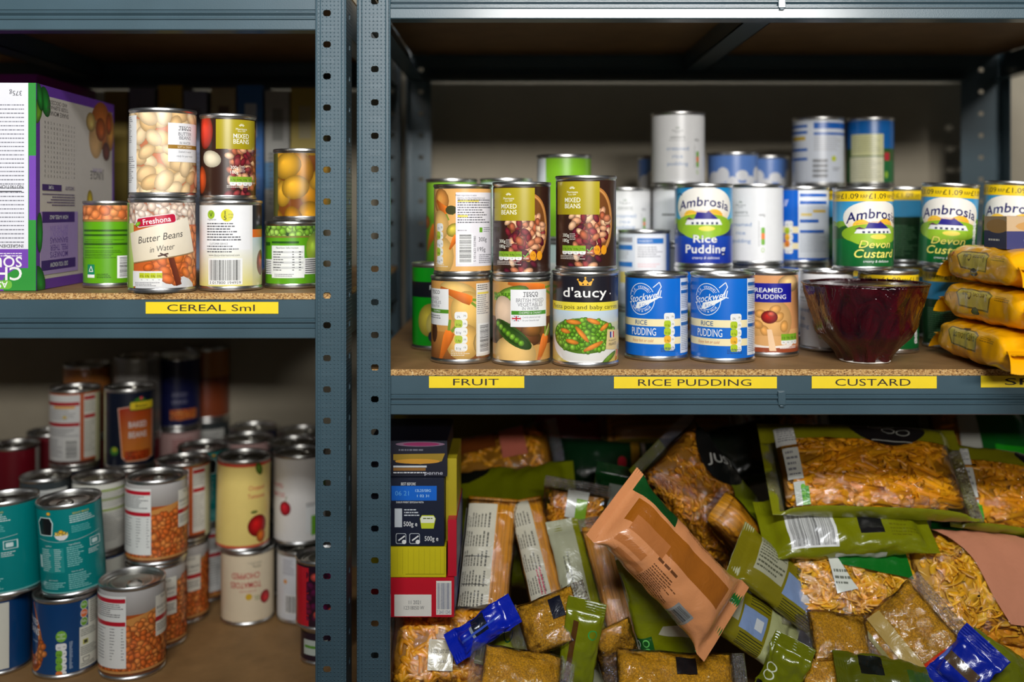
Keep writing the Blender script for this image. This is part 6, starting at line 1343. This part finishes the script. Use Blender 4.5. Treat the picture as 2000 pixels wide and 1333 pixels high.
bag('pasta_bag', 'green pasta bag with barcode lying under the large penne bag', 'pasta bag', 1648, 1030, 1.160, 2, 56, .19, .078, .05, None, green_back, opaque=(123, 127, 12), seed=6, wr=.0034, seals=True, p=6)
def tag_green(A, L, h):
    A.add([(-L*.20, h*.5), (L*.27, h*.5), (L*.33, -h*.03), (-L*.15, h*.03)], GG); A.add([(-L*.18, h*.18), (-L*.02, -h*.1), (-L*.15, -h*.14)], (226, 228, 214)); A.para(-L*.15, -L*.05, h*.0, -h*.1, 4, (120, 124, 110), 4)
bag('pasta_bag', 'tagliatelle bag with a dark green patch in the middle of the right heap', 'pasta bag', 1668, 1126, 1.14, -2, 42, .184, .112, .052, 'ribbon', tag_green, count=210, seed=7)
def salmon(A, L, h): A.add([(-L*.38, h*.62), (-L*.18, h*.72), (L*.5, h*.1), (L*.5, -h*.26), (L*.02, -h*.22), (-L*.1, h*.1)], (214, 142, 108)); A.rect(-L*.3, -L*.16, h*.5, h*.66, (186, 160, 130), rot=-10); A.para(-L*.29, -L*.17, h*.64, h*.53, 3, (120, 96, 80), 3)
bag('pasta_bag', 'tagliatelle bag with a salmon pink band at the right edge of the heap', 'pasta bag', 1935, 1150, 1.13, -4, 42, .20, .135, .054, 'ribbon', salmon, count=220, seed=9)
def dgshell(A, L, h):
    A.rect(-L*.5, -L*.02, -h*.9, h*.9, (20, 84, 30)); A.line([(-L*.02, -h*.9), (-L*.02, h*.9)], 2, (200, 210, 180))
    for i in range(8): A.para(-L*.42, -L*.06, h*(.6-.14*i), h*(.56-.14*i), 3, (60, 130, 50), i+3)
bag('pasta_bag', 'pasta bag with a dark green panel wedged above the salmon band', 'pasta bag', 1965, 1062, 1.20, -22, 44, .19, .11, .045, 'shell', dgshell, count=90, seed=11)
def bright(A, L, h): A.rect(-L*.22, L*.5, -h, h, (14, 84, 26)); A.rect(-L*.1, L*.5, -h*.7, -h*.05, (28, 150, 20)); A.rect(-L*.3, -L*.18, -h*.3, h*.5, (170, 170, 160))
bag('pasta_bag', 'pasta bag with bright green end in the dark upper right corner', 'pasta bag', 1955, 868, 1.40, -6, 36, .22, .12, .05, 'macaroni', bright, count=110, seed=12)
def fus_art(A, L, h):
    A.rect(-L*.1, L*.5, h*.14, h, (121, 131, 10)); A.add([(L*.16, -h*.02), (L*.5, h*.1), (L*.5, h*.2), (-L*.1, h*.2)], (121, 131, 10)); A.rect(-L*.5, L*.5, -h, -h*.5, (107, 113, 14))
    A.ell(-L*.2, h*.3, L*.2, h*.24, (20, 22, 22), n=26); A.text('JUST', -L*.18, h*.26, 11, (190, 190, 184), w=L*.22, bold=.02, rot=46)
bag('pasta_bag', 'fusilli bag with black disc and lime corner behind the peach pack', 'pasta bag', 1392, 992, 1.265, -52, 40, .215, .115, .05, 'fusilli', fus_art, count=130, seed=13)
def peach(A, L, h):
    PE = (226, 150, 96); A.rect(-L*.40, L*.34, -h*.06, h*.11, (168, 96, 24)); A.rect(-L*.44, -L*.14, h*.15, h*.55, (20, 74, 30)); A.rect(-L*.36, -L*.1, -h*.12, h*.0, (190, 116, 60))
    for i in range(3): A.rect(-L*(.38-.05*i), -L*(.18-.05*i), -h*(.30+.16*i), -h*(.2+.16*i), (196, 120, 64))
    A.para(-L*.12, L*.10, -h*.2, -h*.55, 3.4, (110, 66, 36), 4); A.para(-L*.05, L*.3, h*.5, h*.2, 5, (170, 106, 62), 8); A.para(-L*.12, L*.06, -h*.12, -h*.17, 7, (110, 66, 36), 14)
    A.barcode(L*.14, L*.27, -h*.72, -h*.3, True, bg=(150, 150, 146))
t, _ = bag('lentil_pack', 'peach coloured pack with amber window lying diagonally across the heap', 'pack', 1308, 1098, 1.082, -47, 46, .178, .082, .050, None, peach, opaque=(226, 150, 96), seed=14, wr=.0018, p=6, endw=1.2, sealcol=[(226, 150, 96), (24, 110, 40)])
bag('pasta_bag', 'amber fusilli bag with a small white and green tag left of the peach pack', 'pasta bag', 1116, 1036, 1.205, 82, 44, .118, .078, .046, 'fusilli', lambda A, L, h: (A.rect(L*.16, L*.40, -h*.10, h*.06, (196, 196, 186)), A.rect(L*.16, L*.34, -h*.10, -h*.01, (120, 160, 40))), count=80, seed=15)
bag('pasta_bag', 'dark green pack behind the top of the peach pack', 'pack', 1196, 1010, 1.29, 80, 30, .13, .06, .04, None, lambda A, L, h: A.rect(L*.1, L*.34, -h*.4, h*.1, (150, 160, 150)), opaque=(10, 62, 26), seed=16)
def lime_art(A, L, h): A.ell(-L*.22, h*.5, L*.2, h*.3, (26, 30, 22)); A.line([(-L*.3, h*.5), (-L*.14, h*.6)], 4, (160, 160, 156)); A.rect(-L*.5, L*.5, -h, -h*.7, (97, 95, 14))
bag('pasta_bag', 'lime green bag lying behind the spaghetti packs', 'pasta bag', 978, 1030, 1.31, 4, 34, .20, .16, .07, None, lime_art, opaque=(129, 137, 10), seed=17, wr=.004)
def spag_label(A, L, h):
    A.rect(-L*.16, L*.40, -h*.06, h*.34, (206, 200, 178)); A.rect(-L*.14, L*.38, h*.40, h*.86, (170, 166, 148)); A.rect(L*.2, L*.34, -h*.6, -h*.2, (160, 150, 130)) if False else None
    for i in range(5): A.para(-L*.13+L*.1*i, -L*.05+L*.1*i, h*.31, -h*.03, 3.2, (90, 88, 80), i+3)
    A.line([(-L*.02, -h*.03), (-L*.02, h*.3)], 1, (60, 58, 54)); A.line([(L*.12, -h*.03), (L*.12, h*.3)], 1, (60, 58, 54)); A.rect(-L*.14, -L*.02, h*.42, h*.84, (110, 112, 100))
bag('spaghetti_pack', 'spaghetti pack with white nutrition panel and blue taped end by the red carton', 'spaghetti pack', 947, 1142, 1.15, 84, 52, .226, .064, .036, 'strands', spag_label, delta=38, seed=18, p=10, wr=.0006, n=2.2, seals=False)
def blue_end(A, L, h): A.rect(-L*.1, L*.1, -h*.1, h*.3, (20, 26, 46)); A.rect(-L*.14, -L*.1, -h*.1, h*.1, (150, 160, 170)); A.line([(-L*.3, -h*.05), (L*.3, h*.0)], 1.2, (60, 90, 200))
bag('spaghetti_pack', 'blue folded film end of a spaghetti pack, low beside the barcode carton', 'spaghetti pack', 942, 1228, 1.06, 33, 40, .080, .032, .016, None, blue_end, opaque=(10, 36, 176), seed=19, wr=.0035, p=5)
def spag_label2(A, L, h):
    A.rect(-L*.1, L*.44, -h*.04, h*.34, (196, 190, 168)); 
    for i in range(4): A.para(-L*.07+L*.12*i, L*.02+L*.12*i, h*.31, h*.0, 3.2, (110, 106, 96), i+9)
    A.para(-L*.08, L*.1, h*.1, h*.02, 3, (190, 60, 90), 4)
bag('spaghetti_pack', 'spaghetti pack with puffed clear end right of the blue taped one', 'spaghetti pack', 1062, 1136, 1.155, 106, 52, .222, .046, .034, 'strands', spag_label2, delta=38, seed=20, p=9, wr=.0008, n=2.2, seals=False)
bag('pasta_bag', 'clear crinkled bag end of fine pasta beside the blue film', 'pasta bag', 1075, 1214, 1.068, 22, 46, .092, .058, .026, 'grains', lambda A, L, h: A.rect(L*.05, L*.2, -h*.02, h*.22, (24, 26, 40)), seed=21, wr=.0018, p=3, col=(216, 158, 10))
def greenwhite(A, L, h):
    A.rect(-L*.5, L*.5, -h*.1, h*.5, (170, 170, 140)); A.para(-L*.3, L*.3, h*.4, h*.0, 4, (120, 120, 100), 3); A.rect(-L*.5, -L*.1, -h, -h*.1, (121, 123, 14)); A.rect(-L*.42, -L*.2, -h*.3, -h*.05, (200, 204, 190))
bag('spaghetti_pack', 'green and white spaghetti pack standing in the middle left of the heap', 'spaghetti pack', 1140, 1186, 1.17, 103, 50, .205, .046, .030, None, greenwhite, delta=34, opaque=(125, 125, 16), seed=22, p=9, wr=.0012, n=2.2)
def amberwhite(A, L, h): A.rect(-L*.32, L*.46, -h*.62, -h*.10, (192, 186, 166)); A.para(-L*.3, L*.42, -h*.2, -h*.55, 3.4, (130, 126, 116), 4); A.text('100%', -L*.24, -h*.4, 4, INK, rot=90)
bag('spaghetti_pack', 'amber spaghetti pack with a long white strip, left of the peach pack', 'spaghetti pack', 1209, 1186, 1.125, 104, 50, .205, .044, .032, 'strands', amberwhite, delta=34, seed=23, p=9, wr=.0008, n=2.2)
def coopgreen(A, L, h):
    A.rect(L*.06, L*.40, -h*.5, -h*.2, (30, 90, 36))
    for i in range(5): A.ring(L*.1+i*L*.065, -h*.30, 3.2, 3.6, 1.3, (120, 220, 110)); A.ring(L*.1+i*L*.065, -h*.46, 3, 3.4, 1.3, (206, 214, 200))
    A.add([(L*.06, -h*.12), (L*.2, h*.2), (L*.1, h*.24), (L*.02, -h*.06)], (196, 192, 168))
bag('pasta_bag', 'lime green pack with pale ringed logos under the lower end of the peach pack', 'pasta bag', 1300, 1206, 1.125, -76, 50, .155, .080, .036, None, coopgreen, opaque=(121, 127, 10), seed=24, wr=.002, sealcol=(161, 141, 22))
def olivepale(A, L, h):
    A.rect(L*.16, L*.5, -h, h, (176, 178, 124)); A.rect(-L*.12, L*.13, -h*.16, h*.08, (130, 152, 190)); A.rect(L*.02, L*.10, -h*.08, h*.02, (206, 210, 210)); A.rect(-L*.36, -L*.14, -h*.1, h*.4, (170, 168, 140)); A.para(-L*.35, -L*.15, h*.38, -h*.06, 3.2, (90, 90, 70), 6)
    for i in range(6): A.line([(-L*.06, h*(.14+.05*i)), (L*.15, h*(.14+.05*i))], 1.1, (40, 44, 24)); A.line([(-L*.1, -h*(.21+.05*i)), (L*.15, -h*(.21+.05*i))], 1.1, (40, 44, 24))
bag('pasta_bag', 'olive pack with a pale green crimped end and blue recycling mark, under the tagliatelle', 'pasta bag', 1552, 1160, 1.125, -38, 50, .165, .066, .032, None, olivepale, opaque=(127, 117, 18), seed=25, wr=.0015, p=9, sealcol=(190, 190, 150), endw=1.1)
bag('pasta_bag', 'olive pack with a pale green crimped end just below the peach pack', 'pasta bag', 1462, 1216, 1.112, -34, 50, .120, .066, .032, None, olivepale, opaque=(127, 117, 18), seed=26, wr=.0015, p=9, sealcol=(190, 190, 150), endw=1.1)
bag('spaghetti_pack', 'plain amber spaghetti pack between the fusilli bag and the tagliatelle', 'spaghetti pack', 1476, 1078, 1.20, -50, 46, .16, .052, .042, 'strands', None, seed=27, p=8, wr=.001, n=2.2)
bag('pasta_bag', 'clear bag of fine amber pasta below the tagliatelle bag', 'pasta bag', 1640, 1246, 1.085, -6, 48, .090, .058, .034, 'grains', None, seed=28, wr=.0018, col=(216, 158, 10))
bag('lentil_pack', 'orange lentil bag with diagonal crimp beside the blue film, lower right', 'pack', 1765, 1246, 1.082, 38, 50, .115, .085, .036, 'grains', lambda A, L, h: (A.add([(-L*.5, -h*.28), (L*.5, -h*.30), (L*.5, -h*.5), (-L*.5, -h*.5)], (206, 50, 20)), A.rect(-L*.16, -L*.02, -h*.5, h*.3, (190, 160, 90)), A.rect(-L*.26, -L*.22, -h*.4, h*.2, (150, 140, 90))), seed=29, wr=.0022, col=(216, 158, 10))
bag('pasta_bag', 'bright blue film end of a pack at the bottom right', 'pack', 1885, 1306, 1.05, 48, 44, .072, .050, .024, None, lambda A, L, h: (A.rect(-L*.1, L*.06, -h*.2, h*.3, (90, 70, 50)), A.rect(-L*.14, L*.1, h*.35, h*.5, (90, 110, 190))), opaque=(8, 36, 160), seed=30, wr=.0035, p=4)
bag('pasta_bag', 'bag of wide shell pasta with a peach strip in the lower right corner', 'pasta bag', 1962, 1262, 1.10, -10, 46, .150, .095, .044, 'shell', lambda A, L, h: A.rect(L*.2, L*.42, -h, h*.3, (206, 134, 84)), count=140, seed=31)
bag('pasta_bag', 'clear bag of macaroni with a small white label, lower left under the cartons', 'pasta bag', 874, 1264, 1.13, -2, 40, .150, .096, .052, 'macaroni', lambda A, L, h: (A.rect(-L*.13, L*.05, -h*.20, h*.01, (214, 204, 176)), A.text('L 2021 6257 0057', -L*.04, -h*.05, 2.6, INK, w=L*.14), A.text('0179 12:46:57', -L*.045, -h*.12, 2.6, INK, w=L*.12), A.rect(-L*.1, L*.03, -h*.72, -h*.5, (44, 34, 24)), A.rect(L*.05, L*.36, -h*.78, -h*.5, (206, 136, 30))), count=170, seed=32, wr=.0026)
def smallgreen(A, L, h): A.ring(-L*.3, h*.2, 4, 4.6, 1.2, (30, 70, 30)); A.ring(-L*.22, h*.05, 4, 4.6, 1.2, (30, 70, 30)); A.rect(L*.1, L*.24, -h*.2, 0, (22, 26, 30))
bag('pasta_bag', 'small green pack with dark rings under the blue taped end', 'pasta bag', 1030, 1266, 1.08, -14, 48, .105, .058, .026, None, smallgreen, opaque=(117, 123, 12), seed=33, wr=.003)
bag('pasta_bag', 'clear bag of fine pasta at the bottom, left of the lime end with dark stripe', 'pasta bag', 1018, 1322, 1.06, -10, 50, .110, .06, .026, 'grains', None, seed=34, wr=.0018, col=(216, 158, 10))
bag('pasta_bag', 'lime green pack end with a dark stripe at the bottom middle', 'pasta bag', 1130, 1270, 1.066, 80, 46, .105, .040, .028, None, lambda A, L, h: (A.line([(-L*.3, h*.1), (L*.3, h*.1)], 5, (90, 56, 20)), A.rect(-L*.42, -L*.3, -h*.1, h*.4, (26, 24, 24)), A.ring(L*.2, -h*.2, 4, 4, 1.2, (60, 160, 70))), opaque=(121, 129, 12), seed=35, wr=.002)
bag('pasta_bag', 'clear bag of fine amber pasta at the bottom middle beside the lime end', 'pasta bag', 1205, 1275, 1.075, -72, 48, .085, .050, .028, 'grains', None, seed=36, wr=.0018, col=(216, 158, 10))
bag('pasta_bag', 'clear bag of fine pasta at the bottom under the pale olive end', 'pasta bag', 1320, 1326, 1.062, -3, 50, .150, .06, .028, 'grains', lambda A, L, h: A.rect(L*.0, L*.14, h*.0, h*.2, (22, 22, 24)), seed=37, wr=.0018, col=(216, 158, 10))
bag('pasta_bag', 'green twisted pack with white rings at the bottom right of the middle', 'pasta bag', 1530, 1312, 1.062, 68, 46, .070, .042, .024, None, lambda A, L, h: (A.ring(L*.0, h*.2, 4, 5, 1.3, (220, 224, 200)), A.ring(-L*.12, h*.2, 4, 5, 1.3, (220, 224, 200)), A.rect(-L*.44, -L*.26, -h*.1, h*.4, (20, 22, 24))), opaque=(113, 119, 10), seed=38, wr=.0035)
bag('pasta_bag', 'clear amber bag with a black mark at the bottom edge', 'pasta bag', 1636, 1318, 1.06, 2, 50, .105, .05, .026, 'grains', lambda A, L, h: A.rect(-L*.02, L*.18, -h*.02, h*.24, (26, 22, 18)), seed=39, wr=.0018, col=(216, 158, 10))
bag('pasta_bag', 'dark green crinkled pack below the orange lentil bag', 'pasta bag', 1745, 1332, 1.058, -8, 50, .12, .05, .026, None, lambda A, L, h: (A.rect(-L*.3, -L*.1, 0, h*.3, (20, 24, 20)), A.rect(L*.1, L*.3, -h*.2, h*.1, (60, 90, 30))), opaque=(87, 91, 12), seed=40, wr=.0035)
bag('pasta_bag', 'green pack with ringed logos at the bottom right corner', 'pasta bag', 1985, 1326, 1.055, -34, 48, .11, .05, .026, None, coopgreen, opaque=(113, 119, 12), seed=41, wr=.0025)
# the dim back of the heap
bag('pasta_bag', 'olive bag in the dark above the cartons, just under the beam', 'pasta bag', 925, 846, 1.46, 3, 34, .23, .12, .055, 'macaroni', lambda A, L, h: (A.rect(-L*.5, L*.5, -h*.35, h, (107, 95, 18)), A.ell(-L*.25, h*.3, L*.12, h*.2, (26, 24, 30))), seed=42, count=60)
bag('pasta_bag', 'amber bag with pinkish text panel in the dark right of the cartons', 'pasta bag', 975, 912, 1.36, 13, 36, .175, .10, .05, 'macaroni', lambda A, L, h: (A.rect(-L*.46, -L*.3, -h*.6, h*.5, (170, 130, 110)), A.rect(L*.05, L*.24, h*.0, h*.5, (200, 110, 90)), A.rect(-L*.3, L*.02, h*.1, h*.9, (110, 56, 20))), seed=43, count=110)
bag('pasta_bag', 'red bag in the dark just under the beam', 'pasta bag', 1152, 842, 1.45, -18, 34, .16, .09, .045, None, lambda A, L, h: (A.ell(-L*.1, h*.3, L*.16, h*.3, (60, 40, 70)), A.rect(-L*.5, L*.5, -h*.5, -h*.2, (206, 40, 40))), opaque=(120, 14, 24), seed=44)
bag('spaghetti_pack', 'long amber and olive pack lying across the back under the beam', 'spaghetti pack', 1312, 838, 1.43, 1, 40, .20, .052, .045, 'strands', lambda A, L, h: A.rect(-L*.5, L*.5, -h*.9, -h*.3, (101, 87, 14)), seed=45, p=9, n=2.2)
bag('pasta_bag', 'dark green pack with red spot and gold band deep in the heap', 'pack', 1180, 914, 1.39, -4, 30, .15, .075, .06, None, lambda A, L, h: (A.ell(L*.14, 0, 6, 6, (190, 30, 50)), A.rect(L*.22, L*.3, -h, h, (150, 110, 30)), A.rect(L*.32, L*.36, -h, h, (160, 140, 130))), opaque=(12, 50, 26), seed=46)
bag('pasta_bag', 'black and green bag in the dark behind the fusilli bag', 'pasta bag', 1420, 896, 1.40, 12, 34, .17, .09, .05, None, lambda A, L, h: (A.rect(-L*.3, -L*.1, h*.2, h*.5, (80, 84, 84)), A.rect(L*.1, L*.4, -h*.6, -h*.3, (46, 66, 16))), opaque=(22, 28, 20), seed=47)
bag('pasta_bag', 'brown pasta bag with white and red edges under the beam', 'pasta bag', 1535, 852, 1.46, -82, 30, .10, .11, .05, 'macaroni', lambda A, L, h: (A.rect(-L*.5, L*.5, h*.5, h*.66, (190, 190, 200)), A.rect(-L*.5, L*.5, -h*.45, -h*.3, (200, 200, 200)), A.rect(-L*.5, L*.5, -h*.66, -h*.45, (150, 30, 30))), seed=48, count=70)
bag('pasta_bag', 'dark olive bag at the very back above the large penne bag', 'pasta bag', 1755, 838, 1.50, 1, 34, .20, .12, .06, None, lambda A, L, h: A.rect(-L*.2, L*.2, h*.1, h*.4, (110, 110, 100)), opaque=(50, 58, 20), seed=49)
